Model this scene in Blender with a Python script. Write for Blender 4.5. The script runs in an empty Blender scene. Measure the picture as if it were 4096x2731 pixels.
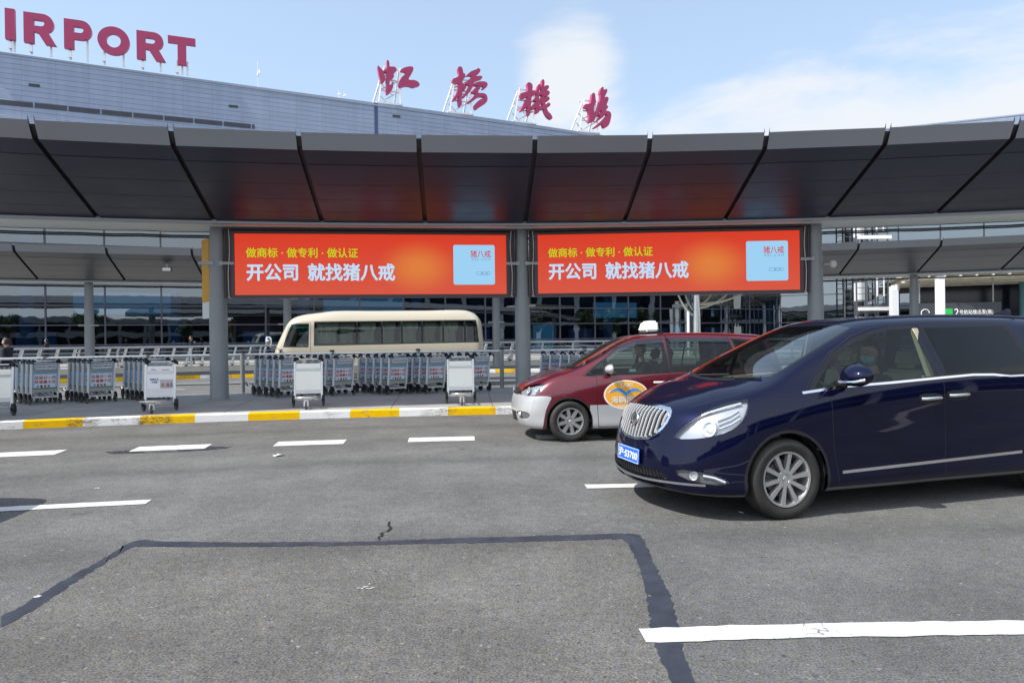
import bpy, bmesh, math, random
import numpy as np
from math import sin, cos, pi, radians, hypot, atan2
from mathutils import Vector, Matrix
from mathutils.bvhtree import BVHTree
random.seed(7)
SC = bpy.context.scene
COL = SC.collection

# ---------------------------------------------------------------- camera
CAMZ, ROLL, PITCH = 1.57, 0.0126, 0.0033
cd = bpy.data.cameras.new('camera'); cam = bpy.data.objects.new('camera', cd); COL.objects.link(cam)
cd.sensor_width = 36; cd.lens = 24.0; cd.clip_end = 6000; cd.clip_start = 0.05
cam.matrix_world = Matrix.Translation((0, 0, CAMZ)) @ Matrix.Rotation(pi/2-PITCH, 4, 'X') @ Matrix.Rotation(-ROLL, 4, 'Z')
SC.camera = cam
# ---------------------------------------------------------------- sun, sky, exposure
SUNV = Vector((-0.72, -0.38, 1.0)).normalized()
SKY_STRENGTH, SUN_STRENGTH, EXPOSURE = 0.15, 3.9, 0.46
ld = bpy.data.lights.new('sun', 'SUN'); sun = bpy.data.objects.new('sun', ld); COL.objects.link(sun)
ld.energy = SUN_STRENGTH; ld.angle = radians(0.55); ld.color = (1, .955, .88)
sun.rotation_euler = SUNV.to_track_quat('Z', 'Y').to_euler()
W = bpy.data.worlds.new('World'); SC.world = W; W.use_nodes = True
nt = W.node_tree; N = nt.nodes; L = nt.links
bgn = N['Background']; bgn.inputs['Strength'].default_value = SKY_STRENGTH
sky = N.new('ShaderNodeTexSky'); sky.sky_type = 'NISHITA'; sky.sun_disc = False
sky.sun_elevation = math.asin(SUNV.z); sky.sun_rotation = atan2(SUNV.x, SUNV.y)
sky.air_density = 1.1; sky.dust_density = 1.2; sky.ozone_density = 2.2; sky.altitude = 10
def wn(t, **k):
    n = N.new(t)
    for a, b in k.items(): setattr(n, a, b)
    return n
tc = wn('ShaderNodeTexCoord'); sep = wn('ShaderNodeSeparateXYZ'); L.new(tc.outputs['Generated'], sep.inputs[0])
def wm(op, a, b=None, c=None):
    n = wn('ShaderNodeMath', operation=op)
    for i, v in enumerate((a, b, c)):
        if v is None: continue
        if isinstance(v, (int, float)): n.inputs[i].default_value = v
        else: L.new(v, n.inputs[i])
    return n.outputs[0]
# clouds: noise over the sky direction, flattened towards the horizon, denser low in the east (right of view)
zc = wm('MAXIMUM', sep.outputs['Z'], 0.02)
zz = wm('ADD', zc, 0.16)
cmb = wn('ShaderNodeCombineXYZ'); L.new(wm('DIVIDE', sep.outputs['X'], zz), cmb.inputs[0]); L.new(wm('DIVIDE', sep.outputs['Y'], zz), cmb.inputs[1])
cn = wn('ShaderNodeTexNoise'); cn.inputs['Scale'].default_value = 1.5; cn.inputs['Detail'].default_value = 10; cn.inputs['Roughness'].default_value = .60
cn.inputs['Distortion'].default_value = .35
mp = wn('ShaderNodeMapping'); mp.inputs['Location'].default_value = (2.3, 4.1, 0); mp.inputs['Scale'].default_value = (.8, 1.15, 1)
L.new(cmb.outputs[0], mp.inputs[0]); L.new(mp.outputs[0], cn.inputs['Vector'])
az = wm('DIVIDE', sep.outputs['X'], wm('MAXIMUM', wm('ABSOLUTE', sep.outputs['Y']), .05))
azr = wn('ShaderNodeMapRange'); L.new(az, azr.inputs[0]); azr.inputs[1].default_value = -.1; azr.inputs[2].default_value = .5; azr.inputs[3].default_value = -.14; azr.inputs[4].default_value = .235
elr = wn('ShaderNodeMapRange'); L.new(sep.outputs['Z'], elr.inputs[0]); elr.inputs[1].default_value = .24; elr.inputs[2].default_value = .42; elr.inputs[3].default_value = .20; elr.inputs[4].default_value = -.32
# one bright soft cloud high over the middle of the terminal
wob = wn('ShaderNodeTexNoise'); wob.inputs['Scale'].default_value = 7; wob.inputs['Detail'].default_value = 5; L.new(tc.outputs['Generated'], wob.inputs['Vector'])
wv = wn('ShaderNodeVectorMath', operation='MULTIPLY_ADD'); L.new(wob.outputs['Color'], wv.inputs[0]); wv.inputs[1].default_value = (.06, .06, .06); L.new(tc.outputs['Generated'], wv.inputs[2])
dv = wn('ShaderNodeVectorMath', operation='DISTANCE'); L.new(wv.outputs[0], dv.inputs[0]); dv.inputs[1].default_value = Vector((.085, 1, .44)).normalized()+Vector((.03, .03, .03))
blob = wn('ShaderNodeMapRange', interpolation_type='SMOOTHERSTEP'); L.new(dv.outputs['Value'], blob.inputs[0]); blob.inputs[1].default_value = .0; blob.inputs[2].default_value = .17; blob.inputs[3].default_value = .48; blob.inputs[4].default_value = 0
dv2 = wn('ShaderNodeVectorMath', operation='DISTANCE'); L.new(wv.outputs[0], dv2.inputs[0]); dv2.inputs[1].default_value = Vector((.07, 1, .33)).normalized()+Vector((.03, .03, .03))
blob2 = wn('ShaderNodeMapRange', interpolation_type='SMOOTHERSTEP'); L.new(dv2.outputs['Value'], blob2.inputs[0]); blob2.inputs[1].default_value = .0; blob2.inputs[2].default_value = .16; blob2.inputs[3].default_value = .16; blob2.inputs[4].default_value = 0
dens = wm('ADD', wm('ADD', wm('ADD', cn.outputs['Fac'], azr.outputs[0]), elr.outputs[0]), wm('ADD', blob.outputs[0], blob2.outputs[0]))
cr_ = wn('ShaderNodeMapRange', interpolation_type='SMOOTHSTEP'); L.new(dens, cr_.inputs[0]); cr_.inputs[1].default_value = .55; cr_.inputs[2].default_value = .80; cr_.inputs[3].default_value = 0; cr_.inputs[4].default_value = .93
mix = wn('ShaderNodeMix', data_type='RGBA'); L.new(cr_.outputs[0], mix.inputs['Factor'])
hzr = wn('ShaderNodeMapRange'); L.new(sep.outputs['Z'], hzr.inputs[0]); hzr.inputs[1].default_value = .0; hzr.inputs[2].default_value = .5; hzr.inputs[3].default_value = .55; hzr.inputs[4].default_value = .40
hz = wn('ShaderNodeMix', data_type='RGBA'); L.new(hzr.outputs[0], hz.inputs['Factor']); L.new(sky.outputs[0], hz.inputs['A']); hz.inputs['B'].default_value = (3.8, 4.75, 5.8, 1)
L.new(hz.outputs['Result'], mix.inputs['A']); mix.inputs['B'].default_value = (4.35, 4.5, 4.7, 1)
# extra brightness added to the sky behind the camera as fill light
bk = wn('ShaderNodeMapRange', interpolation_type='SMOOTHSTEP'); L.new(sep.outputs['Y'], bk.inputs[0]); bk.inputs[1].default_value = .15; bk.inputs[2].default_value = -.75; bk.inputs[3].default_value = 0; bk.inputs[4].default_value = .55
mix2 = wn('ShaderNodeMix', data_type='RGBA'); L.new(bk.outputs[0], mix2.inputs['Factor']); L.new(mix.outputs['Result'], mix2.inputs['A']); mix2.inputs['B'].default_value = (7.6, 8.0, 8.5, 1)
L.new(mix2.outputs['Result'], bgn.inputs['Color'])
SC.view_settings.view_transform = 'Standard'; SC.view_settings.look = 'None'
SC.view_settings.exposure = EXPOSURE; SC.view_settings.gamma = 1
SC.render.engine = 'CYCLES'
SC.cycles.max_bounces = 8; SC.cycles.transparent_max_bounces = 24
SC.cycles.caustics_reflective = False; SC.cycles.caustics_refractive = False
SC.cycles.sample_clamp_indirect = 6

# ---------------------------------------------------------------- materials
def srgb(r, g, b):
    return tuple(((v/255)/12.92 if v/255 <= .04045 else ((v/255+.055)/1.055)**2.4) for v in (r, g, b))
class NT:
    def __init__(s, m): s.t = m.node_tree; s.b = s.t.nodes['Principled BSDF']; s.out = s.t.nodes['Material Output']
    def n(s, t, **k):
        o = s.t.nodes.new(t)
        for a, b in k.items(): setattr(o, a, b)
        return o
    def l(s, a, b): s.t.links.new(a, b)
    def math(s, op, a, b=None, c=None):
        n = s.n('ShaderNodeMath', operation=op)
        for i, v in enumerate((a, b, c)):
            if v is None: continue
            if isinstance(v, (int, float)): n.inputs[i].default_value = v
            else: s.l(v, n.inputs[i])
        return n.outputs[0]
    def noise(s, scale, detail=4, rough=.5, coord='Object', vec=None, stretch=None):
        n = s.n('ShaderNodeTexNoise'); n.inputs['Scale'].default_value = scale; n.inputs['Detail'].default_value = detail; n.inputs['Roughness'].default_value = rough
        if vec is None: vec = s.n('ShaderNodeTexCoord').outputs[coord]
        if stretch:
            m = s.n('ShaderNodeMapping'); m.inputs['Scale'].default_value = stretch; s.l(vec, m.inputs[0]); vec = m.outputs[0]
        s.l(vec, n.inputs['Vector']); return n.outputs['Fac']
    def rng(s, v, a, b, c, d, smooth=False):
        n = s.n('ShaderNodeMapRange')
        if smooth: n.interpolation_type = 'SMOOTHSTEP'
        s.l(v, n.inputs[0])
        for i, x in enumerate((a, b, c, d)): n.inputs[i+1].default_value = x
        return n.outputs[0]
    def mixc(s, f, a, b):
        n = s.n('ShaderNodeMix', data_type='RGBA')
        for k, v in (('Factor', f), ('A', a), ('B', b)):
            if isinstance(v, (int, float)): n.inputs[k].default_value = v
            elif isinstance(v, tuple): n.inputs[k].default_value = (*v[:3], 1)
            else: s.l(v, n.inputs[k])
        return n.outputs['Result']
    def bump(s, h, strength=.3, dist=.01):
        n = s.n('ShaderNodeBump'); n.inputs['Strength'].default_value = strength; n.inputs['Distance'].default_value = dist
        s.l(h, n.inputs['Height']); s.l(n.outputs[0], s.b.inputs['Normal'])
MATS = {}
def mat(name, col=(.5, .5, .5), rough=.5, metal=0, spec=.5, coat=0, var=0, vscale=3, emit=None, estr=1, alpha=1):
    m = bpy.data.materials.new(name); m.use_nodes = True; t = NT(m); b = t.b
    b.inputs['Base Color'].default_value = (*col, 1); b.inputs['Roughness'].default_value = rough
    b.inputs['Metallic'].default_value = metal; b.inputs['Specular IOR Level'].default_value = spec
    if coat: b.inputs['Coat Weight'].default_value = coat; b.inputs['Coat Roughness'].default_value = .03
    if var:
        f = t.noise(vscale, 5, .6)
        t.l(t.mixc(t.rng(f, .3, .7, 0, 1), tuple(c*(1-var) for c in col), tuple(min(1, c*(1+var)) for c in col)), b.inputs['Base Color'])
        t.l(t.rng(f, .3, .7, max(0, rough-.08), min(1, rough+.08)), b.inputs['Roughness'])
    if emit: b.inputs['Emission Color'].default_value = (*emit, 1); b.inputs['Emission Strength'].default_value = estr
    MATS[name] = m; return m
def glassmat(name, tint, refl=.06, rough=.02, opaque=0.0, dark=(.01, .012, .015)):
    m = bpy.data.materials.new(name); m.use_nodes = True; t = NT(m)
    tr = t.n('ShaderNodeBsdfTransparent'); tr.inputs[0].default_value = (*tint, 1)
    df = t.n('ShaderNodeBsdfDiffuse'); df.inputs[0].default_value = (*dark, 1)
    m0 = t.n('ShaderNodeMixShader'); m0.inputs[0].default_value = opaque; t.l(tr.outputs[0], m0.inputs[1]); t.l(df.outputs[0], m0.inputs[2])
    gl = t.n('ShaderNodeBsdfGlossy'); gl.inputs['Roughness'].default_value = rough; gl.inputs[0].default_value = (1, 1, 1, 1)
    lw = t.n('ShaderNodeLayerWeight'); lw.inputs[0].default_value = .5
    fr = t.math('MULTIPLY_ADD', t.math('POWER', lw.outputs['Facing'], 4.0), 1-refl, refl)
    mx = t.n('ShaderNodeMixShader'); t.l(fr, mx.inputs[0]); t.l(m0.outputs[0], mx.inputs[1]); t.l(gl.outputs[0], mx.inputs[2])
    t.l(mx.outputs[0], t.out.inputs[0]); MATS[name] = m; return m

def asphalt(name, base, warm=1.0, lanes=True):
    m = mat(name, rough=.9, spec=.2); t = NT(m); co = t.n('ShaderNodeTexCoord').outputs['Object']
    fine = t.noise(82, 3, .75, vec=co); mid = t.noise(14, 4, .6, vec=co); big = t.noise(.42, 5, .6, vec=co)
    v = t.n('ShaderNodeTexVoronoi'); v.inputs['Scale'].default_value = 58; t.l(co, v.inputs['Vector'])
    # distance from the centre of the curve: tyre-polished tracks and oil line along each lane
    ds = t.n('ShaderNodeVectorMath', operation='DISTANCE'); t.l(co, ds.inputs[0]); ds.inputs[1].default_value = (PC[0], PC[1], 0)
    wob = t.math('MULTIPLY_ADD', t.noise(.25, 3, .5, vec=co), .8, ds.outputs['Value'])
    ph = t.math('FRACT', t.math('DIVIDE', t.math('SUBTRACT', wob, 30.65), 3.58))
    track = t.math('COSINE', t.math('MULTIPLY', ph, 4*pi)); oil = t.rng(t.math('ABSOLUTE', t.math('SUBTRACT', ph, .5)), .0, .10, .86, 1, True)
    patchy = t.rng(t.noise(1.6, 5, .65, vec=co), .42, .62, .88, 1.06)
    near = t.rng(ds.outputs['Value'], 33.5, 38.5, .93, 1.06, True)
    g = t.math('MULTIPLY', t.math('MULTIPLY', t.rng(fine, .32, .68, .42, 1.58), t.rng(mid, .3, .7, .85, 1.15)), t.math('MULTIPLY', t.rng(big, .3, .7, .86, 1.13), patchy))
    if lanes: g = t.math('MULTIPLY', t.math('MULTIPLY', g, near), t.math('MULTIPLY', t.math('MULTIPLY_ADD', track, -.045, 1.0), oil))
    sp = t.rng(v.outputs['Color'], .90, .96, 0, 1)           # scattered pale stones
    dk = t.rng(t.noise(30, 2, .5, vec=co), .62, .72, 0, .75)  # pits between the stones
    spot = t.rng(t.noise(3.1, 3, .5, vec=co), .70, .74, 0, .45)   # old oil drips
    tint = t.mixc(t.rng(t.noise(21, 2, .5, vec=co), .45, .6, 0, 1), (base*.98*warm, base*.985, base*1.0/warm), (base*1.06*warm, base*1.03, base*.93/warm))
    mul = t.n('ShaderNodeVectorMath', operation='SCALE'); t.l(tint, mul.inputs[0]); t.l(g, mul.inputs['Scale'])
    c = t.mixc(t.math('MULTIPLY', sp, .5), mul.outputs[0], (base*2.5, base*2.4, base*2.2)); c = t.mixc(dk, c, (base*.3, base*.3, base*.34)); c = t.mixc(spot, c, (base*.35, base*.35, base*.36))
    t.l(c, t.b.inputs['Base Color']); t.bump(t.math('MULTIPLY_ADD', v.outputs['Distance'], -.8, fine), .6, .006)
    return m
PC = (2.344, -30.217)
M_ROAD = asphalt('asphalt', .137, 1); M_PATCH = asphalt('asphalt_patch', .138, 1.03)
M_FAR = asphalt('asphalt_far', .16, 1, False)
M_TAR = mat('tar', (.034, .038, .052), .62, spec=.35, var=.30, vscale=5)
M_PAVE = mat('pavement', rough=.88, spec=.3); t = NT(M_PAVE)
f1 = t.noise(1.3, 6, .65); f2 = t.noise(60, 3, .6)
t.l(t.mixc(t.rng(f1, .3, .72, 0, 1), (.27, .275, .28), (.38, .375, .36)), t.b.inputs['Base Color']); t.bump(f2, .25, .003)
M_GROUND = mat('ground', (.16, .16, .15), .95, var=.2, vscale=.05)
M_WHITE = mat('road_paint', (.74, .74, .72), .7); t = NT(M_WHITE)
w1 = t.noise(55, 4, .7); w2 = t.noise(3.5, 5, .6)
wear = t.math('MULTIPLY', t.rng(w1, .60, .72, 0, 1), t.rng(w2, .42, .66, .05, .9))
vc = t.n('ShaderNodeTexVoronoi', feature='DISTANCE_TO_EDGE'); vc.inputs['Scale'].default_value = 2.6
wn_ = t.n('ShaderNodeTexNoise'); wn_.inputs['Scale'].default_value = 5; t.l(t.n('ShaderNodeTexCoord').outputs['Object'], wn_.inputs['Vector'])
wv_ = t.n('ShaderNodeVectorMath', operation='MULTIPLY_ADD'); t.l(wn_.outputs['Color'], wv_.inputs[0]); wv_.inputs[1].default_value = (.25, .25, .25); t.l(t.n('ShaderNodeTexCoord').outputs['Object'], wv_.inputs[2]); t.l(wv_.outputs[0], vc.inputs['Vector'])
crk = t.math('MULTIPLY', t.rng(vc.outputs['Distance'], .0, .012, .9, 0), t.rng(t.noise(1.1, 2, .5), .48, .56, 0, 1))
grime = t.rng(t.noise(2.2, 5, .7), .35, .7, 0, .35)
wc = t.mixc(grime, (.66, .655, .635), (.42, .41, .39)); wc = t.mixc(wear, wc, (.2, .2, .2)); t.l(t.mixc(crk, wc, (.06, .055, .05)), t.b.inputs['Base Color']); t.bump(w1, .2, .003)
# kerb paint: u = arc length in blocks
M_KERB = mat('kerb_paint', rough=.8, spec=.15); t = NT(M_KERB)
uv = t.n('ShaderNodeUVMap'); sx = t.n('ShaderNodeSeparateXYZ'); t.l(uv.outputs[0], sx.inputs[0])
par = t.math('MODULO', t.math('FLOOR', t.math('ADD', sx.outputs[0], 200)), 2)
isy = t.math('GREATER_THAN', par, .5)
kc = t.mixc(isy, (.80, .80, .79), (.86, .50, .002))
k1 = t.noise(7, 6, .7, stretch=(1, 1, 2.2)); k2 = t.noise(.8, 3, .5)
chip = t.math('MULTIPLY', t.rng(k1, .58, .64, 0, 1), t.rng(k2, .50, .62, 0, 1))
scuff = t.math('MULTIPLY', t.rng(t.noise(26, 5, .75, stretch=(.5, .5, 2)), .44, .58, 0, .9), t.rng(t.noise(.75, 2, .4), .54, .60, 0, 1))
dirt = t.rng(k1, .35, .75, 1.0, .86)
kc = t.mixc(chip, kc, (.22, .21, .2)); kc = t.mixc(scuff, kc, (.10, .085, .05))
mm = t.n('ShaderNodeVectorMath', operation='SCALE'); t.l(kc, mm.inputs[0]); t.l(dirt, mm.inputs['Scale']); t.l(mm.outputs[0], t.b.inputs['Base Color'])
t.bump(t.noise(45, 3, .6), .3, .006)
M_BLACK = mat('black_rubber', (.014, .014, .016), .55)
M_TYRE = mat('tyre', (.030, .027, .025), .72, var=.3, vscale=8)
M_DKPLAS = mat('dark_plastic', (.014, .015, .018), .42, spec=.25)
M_GREYPL = mat('grey_plastic', (.12, .125, .13), .5)
M_CHROME = mat('chrome', (.86, .87, .88), .11, 1)
M_ALU = mat('aluminium', (.62, .63, .65), .32, .85, var=.06)
M_ALUP = mat('painted_aluminium', (.66, .67, .68), .4, .2, var=.05)
M_RIM = mat('alloy_rim', (.60, .60, .60), .28, .75)
M_POLE = mat('column_paint', (.27, .295, .315), .45, .1, var=.07, vscale=2.2)
M_STEELGREY = mat('rail_grey', (.30, .315, .33), .38, .35)
M_RAILSTEEL = mat('rail_steel', (.70, .71, .72), .25, .9)
M_PALE = mat('pale_soffit', (.70, .74, .72), .6)
M_CREAMW = mat('cream_wall', (.66, .62, .52), .8, var=.06)
M_WPAINT = mat('white_paint', (.78, .79, .80), .45, var=.04)
M_PINK = mat('sign_magenta', (.36, .022, .105), .42)
M_PINKE = mat('sign_magenta_edge', (.50, .05, .17), .42)
M_SKIN = mat('skin', (.46, .27, .19), .5)
M_HAIR = mat('hair', (.012, .010, .009), .5)
M_SUIT = mat('dark_cloth', (.012, .013, .02), .85)
M_SHIRT = mat('shirt_cloth', (.55, .62, .72), .8)
# canopy panels: satin grey metal that mirrors the screens softly
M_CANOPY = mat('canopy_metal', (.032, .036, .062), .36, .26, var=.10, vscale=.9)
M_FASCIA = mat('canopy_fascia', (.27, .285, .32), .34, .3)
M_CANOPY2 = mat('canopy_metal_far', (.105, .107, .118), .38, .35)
M_CHANNEL = mat('canopy_channel', (.035, .036, .045), .5)

# ---------------------------------------------------------------- mesh helpers
class MB:
    def __init__(s): s.v = []; s.f = []; s.m = []; s.uv = {}
    def add(s, vs, fs, mi=0, uvs=None):
        o = len(s.v); s.v += [tuple(v) for v in vs]
        for k, f in enumerate(fs):
            if uvs is not None: s.uv[len(s.f)] = [uvs[i] for i in f]
            s.f.append(tuple(i+o for i in f)); s.m.append(mi)
        return s
    def box(s, a, b, mi=0, M=None):
        x0, y0, z0 = (min(p, q) for p, q in zip(a, b)); x1, y1, z1 = (max(p, q) for p, q in zip(a, b))
        vs = [Vector(p) for p in ((x0,y0,z0),(x1,y0,z0),(x1,y1,z0),(x0,y1,z0),(x0,y0,z1),(x1,y0,z1),(x1,y1,z1),(x0,y1,z1))]
        if M: vs = [M @ v for v in vs]
        return s.add(vs, [(0,3,2,1),(4,5,6,7),(0,1,5,4),(1,2,6,5),(2,3,7,6),(3,0,4,7)], mi)
    def bar(s, p, q, w, h=None, mi=0, up=(0, 0, 1)):
        p = Vector(p); q = Vector(q); h = h or w; d = (q-p).normalized(); u = Vector(up)
        if abs(d.dot(u)) > .98: u = Vector((0, 1, 0)) if abs(d.y) < .9 else Vector((1, 0, 0))
        r = d.cross(u).normalized()*w/2; u = r.cross(d).normalized()*h/2
        vs = [p-r-u, p+r-u, p+r+u, p-r+u, q-r-u, q+r-u, q+r+u, q-r+u]
        return s.add(vs, [(0,3,2,1),(4,5,6,7),(0,1,5,4),(1,2,6,5),(2,3,7,6),(3,0,4,7)], mi)
    def tube(s, pts, r, n=8, mi=0, cap=True):
        pts = [Vector(p) for p in pts]; rs = r if isinstance(r, (list, tuple)) else [r]*len(pts)
        rings = []; pr = None
        for i, p in enumerate(pts):
            d = (pts[min(i+1, len(pts)-1)]-pts[max(i-1, 0)]).normalized()
            if pr is None:
                u = Vector((0, 0, 1)) if abs(d.z) < .9 else Vector((1, 0, 0)); pr = d.cross(u).normalized()
            else: pr = (pr-d*pr.dot(d)).normalized()
            b = d.cross(pr)
            rings.append([p+(pr*cos(2*pi*k/n)+b*sin(2*pi*k/n))*rs[i] for k in range(n)])
        vs = [v for R in rings for v in R]; fs = []
        for i in range(len(pts)-1):
            for k in range(n): fs.append((i*n+k, i*n+(k+1) % n, (i+1)*n+(k+1) % n, (i+1)*n+k))
        if cap: fs += [tuple(range(n))[::-1], tuple((len(pts)-1)*n+k for k in range(n))]
        return s.add(vs, fs, mi)
    def lathe(s, prof, n=32, mi=0, M=None, a0=0, a1=2*pi):
        full = abs(a1-a0-2*pi) < 1e-6; m = n if full else n+1; vs = []
        for r, z in prof:
            for k in range(m):
                a = a0+(a1-a0)*k/n; v = Vector((r*cos(a), r*sin(a), z)); vs.append(M @ v if M else v)
        fs = []
        for i in range(len(prof)-1):
            for k in range(n): fs.append((i*m+k, i*m+(k+1) % m, (i+1)*m+(k+1) % m, (i+1)*m+k))
        return s.add(vs, fs, mi)
    def prism(s, poly, M, depth, mi=0, mside=None):
        n = len(poly); vs = [M @ Vector((x, y, 0)) for x, y in poly]+[M @ Vector((x, y, depth)) for x, y in poly]
        s.add(vs, [tuple(range(n))[::-1], tuple(range(n, 2*n))], mi)
        return s.add(vs, [(i, (i+1) % n, n+(i+1) % n, n+i) for i in range(n)], mi if mside is None else mside)
    def mesh(s, name, mats, smooth=None):
        me = bpy.data.meshes.new(name); me.from_pydata(s.v, [], s.f); me.validate(clean_customdata=False) if False else None
        for m in mats: me.materials.append(m)
        me.polygons.foreach_set('material_index', s.m)
        if s.uv:
            ul = me.uv_layers.new(name='UVMap')
            for p in me.polygons:
                q = s.uv.get(p.index)
                if q:
                    for li, c in zip(p.loop_indices, q): ul.data[li].uv = c
        if smooth is not None:
            me.polygons.foreach_set('use_smooth', [True]*len(me.polygons)); me.set_sharp_from_angle(angle=radians(smooth))
        me.update(); return me
def link(name, me, parent=None, loc=None):
    o = bpy.data.objects.new(name, me); COL.objects.link(o)
    if parent: o.parent = parent
    if loc: o.location = loc
    return o
def part(name, mb, mats, parent=None, smooth=None, label=None):
    if not isinstance(mats, (list, tuple)): mats = [mats]
    o = link(name, mb.mesh(name, mats, smooth), parent)
    if label: o['label'] = label
    return o
def tag(o, label=None, cat=None, group=None, kind=None):
    if label: o['label'] = label
    if cat: o['category'] = cat
    if group: o['group'] = group
    if kind: o['kind'] = kind
    return o
def empty(name, loc=(0, 0, 0), rz=0, label=None, cat=None, group=None):
    o = bpy.data.objects.new(name, None); COL.objects.link(o); o.location = loc; o.rotation_euler = (0, 0, rz); o.empty_display_size = .2
    return tag(o, label, cat, group)
def kids(o): return [c for c in bpy.data.objects if c.parent == o]
def copy_tree(o, parent=None, tree=None):
    tree = tree if tree is not None else child_map()
    c = o.copy(); COL.objects.link(c); c.parent = parent
    for ch in tree.get(o.name, []): copy_tree(ch, c, tree)
    return c
def child_map():
    d = {}
    for q in bpy.data.objects:
        if q.parent: d.setdefault(q.parent.name, []).append(q)
    return d
def structure(name, mb, mats, smooth=None):
    return tag(part(name, mb, mats, None, smooth), kind='structure')
DG = bpy.context.evaluated_depsgraph_get
def text_mesh(s, size=1, bold=0, extrude=.002, align='CENTER', spacing=1):
    """text as a mesh; bold thickens the strokes with slightly shifted copies"""
    cu = bpy.data.curves.new('text', 'FONT'); cu.body = s; cu.size = size; cu.align_x = align; cu.align_y = 'CENTER'
    cu.extrude = extrude; cu.resolution_u = 3; cu.space_character = spacing
    o = bpy.data.objects.new('text', cu); COL.objects.link(o); bpy.context.view_layer.update()
    me = bpy.data.meshes.new_from_object(o.evaluated_get(DG())); bpy.data.objects.remove(o); bpy.data.curves.remove(cu)
    if bold:
        bm = bmesh.new(); b = bold*size
        for k, (dx, dy) in enumerate(((0, 0), (b, 0), (-b, 0), (0, b), (0, -b), (b*.7, b*.7), (-b*.7, b*.7), (b*.7, -b*.7), (-b*.7, -b*.7))):
            c = me.copy(); c.transform(Matrix.Translation((dx, dy, .0002*k))); bm.from_mesh(c); bpy.data.meshes.remove(c)
        bm.to_mesh(me); bm.free()
    return me
def shape_mesh(loops, extrude, bevel=0):
    cu = bpy.data.curves.new('shape', 'CURVE'); cu.dimensions = '2D'; cu.fill_mode = 'BOTH'; cu.extrude = extrude; cu.bevel_depth = bevel
    for lp in loops:
        sp = cu.splines.new('POLY'); sp.points.add(len(lp)-1); sp.use_cyclic_u = True
        for p, q in zip(sp.points, lp): p.co = (q[0], q[1], 0, 1)
    o = bpy.data.objects.new('shape', cu); COL.objects.link(o); bpy.context.view_layer.update()
    me = bpy.data.meshes.new_from_object(o.evaluated_get(DG())); bpy.data.objects.remove(o); bpy.data.curves.remove(cu); return me
def put(name, me, m, parent=None, M=None):
    me.materials.clear(); me.materials.append(m); me.name = name
    if M is not None: me.transform(M)
    return link(name, me, parent)
def basis(o, x, z):
    """frame with origin o, local x axis x, local z (out of the page) z"""
    x = Vector(x).normalized(); z = Vector(z).normalized(); y = z.cross(x)
    return Matrix(((x.x, y.x, z.x, o[0]), (x.y, y.y, z.y, o[1]), (x.z, y.z, z.z, o[2]), (0, 0, 0, 1)))
def rounded(w, h, r, n=4):
    out = []
    for cx, cy, a in ((w/2-r, h/2-r, 0), (-w/2+r, h/2-r, pi/2), (-w/2+r, -h/2+r, pi), (w/2-r, -h/2+r, 1.5*pi)):
        out += [(cx+r*cos(a+pi/2*k/n), cy+r*sin(a+pi/2*k/n)) for k in range(n+1)]
    return out
# polar frame of the curved forecourt: everything is concentric about PC
PC = (2.344, -30.217)
def pol(R, a, z=0):
    a = radians(a); return Vector((PC[0]+R*sin(a), PC[1]+R*cos(a), z))
def strip(mb, R0, z0, R1, z1, a0, a1, step=.5, mi=0, us=1, u0=0):
    n = max(1, int(round((a1-a0)/step))); vs = []; uv = []
    for k in range(n+1):
        a = a0+(a1-a0)*k/n
        vs += [pol(R0, a, z0), pol(R1, a, z1)]; uv += [((a-u0)*us, 0), ((a-u0)*us, 1)]
    fs = [(2*k, 2*k+2, 2*k+3, 2*k+1) for k in range(n)]
    return mb.add(vs, fs, mi, uv)
def unproj(px, py, z=0):
    """ground point seen at photo pixel (4096 wide), used once to survey the tar seams"""
    f = 2730.7; x = (px-2048)/f; zz = -(py-1365.5)/f
    xr = x*cos(ROLL)+zz*sin(ROLL); zr = -x*sin(ROLL)+zz*cos(ROLL)
    Y = cos(PITCH)+zr*sin(PITCH); Z = zr*cos(PITCH)-sin(PITCH); t = (z-CAMZ)/Z
    return xr*t, Y*t
# ================================================================ SETTING
mb = MB(); mb.add([(-2500, -2500, -.05), (2500, -2500, -.05), (2500, 2500, -.05), (-2500, 2500, -.05)], [(0, 1, 2, 3)])
structure('ground', mb, M_GROUND)
mb = MB(); strip(mb, 4, 0, 44.7, 0, -75, 75, 1.5)
structure('road', mb, M_ROAD)
mb = MB(); strip(mb, 50.4, 0, 62.7, 0, -65, 65, 1)
structure('far_road', mb, M_FAR)
# island between the roads
KP = 1.285
mb = MB()
strip(mb, 44.6, -.02, 44.6, .135, -65, 65, .3, 0, 1/KP, -15.04+KP)
strip(mb, 44.6, .135, 44.63, .15, -65, 65, .3, 0, 1/KP, -15.04+KP)
strip(mb, 44.63, .15, 44.84, .15, -65, 65, .3, 0, 1/KP, -15.04+KP)
structure('kerb', mb, M_KERB, 40)
mb = MB(); strip(mb, 44.84, .148, 50.55, .148, -65, 65, .5); strip(mb, 50.55, .148, 50.57, -.02, -65, 65, .5)
structure('island_pavement', mb, M_PAVE)
mb = MB()
for a in (-19.3, -15.4, -10.6, -6.3, -3.55, .7, 4.9, 9.4):
    strip(mb, 44.84, .1495, 50.5, .1495, a, a+.018, .02)
structure('pavement_joint', mb, mat('joint_dark', (.07, .07, .075), .9))
mb = MB(); strip(mb, 62.6, -.02, 62.6, .14, -60, 60, .4, 0, 1/1.1, -14.98); strip(mb, 62.6, .14, 62.84, .15, -60, 60, .4, 0, 1/1.1, -14.98)
structure('far_kerb', mb, M_KERB)
mb = MB(); strip(mb, 62.84, .148, 67.1, .148, -60, 60, 1)
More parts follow.
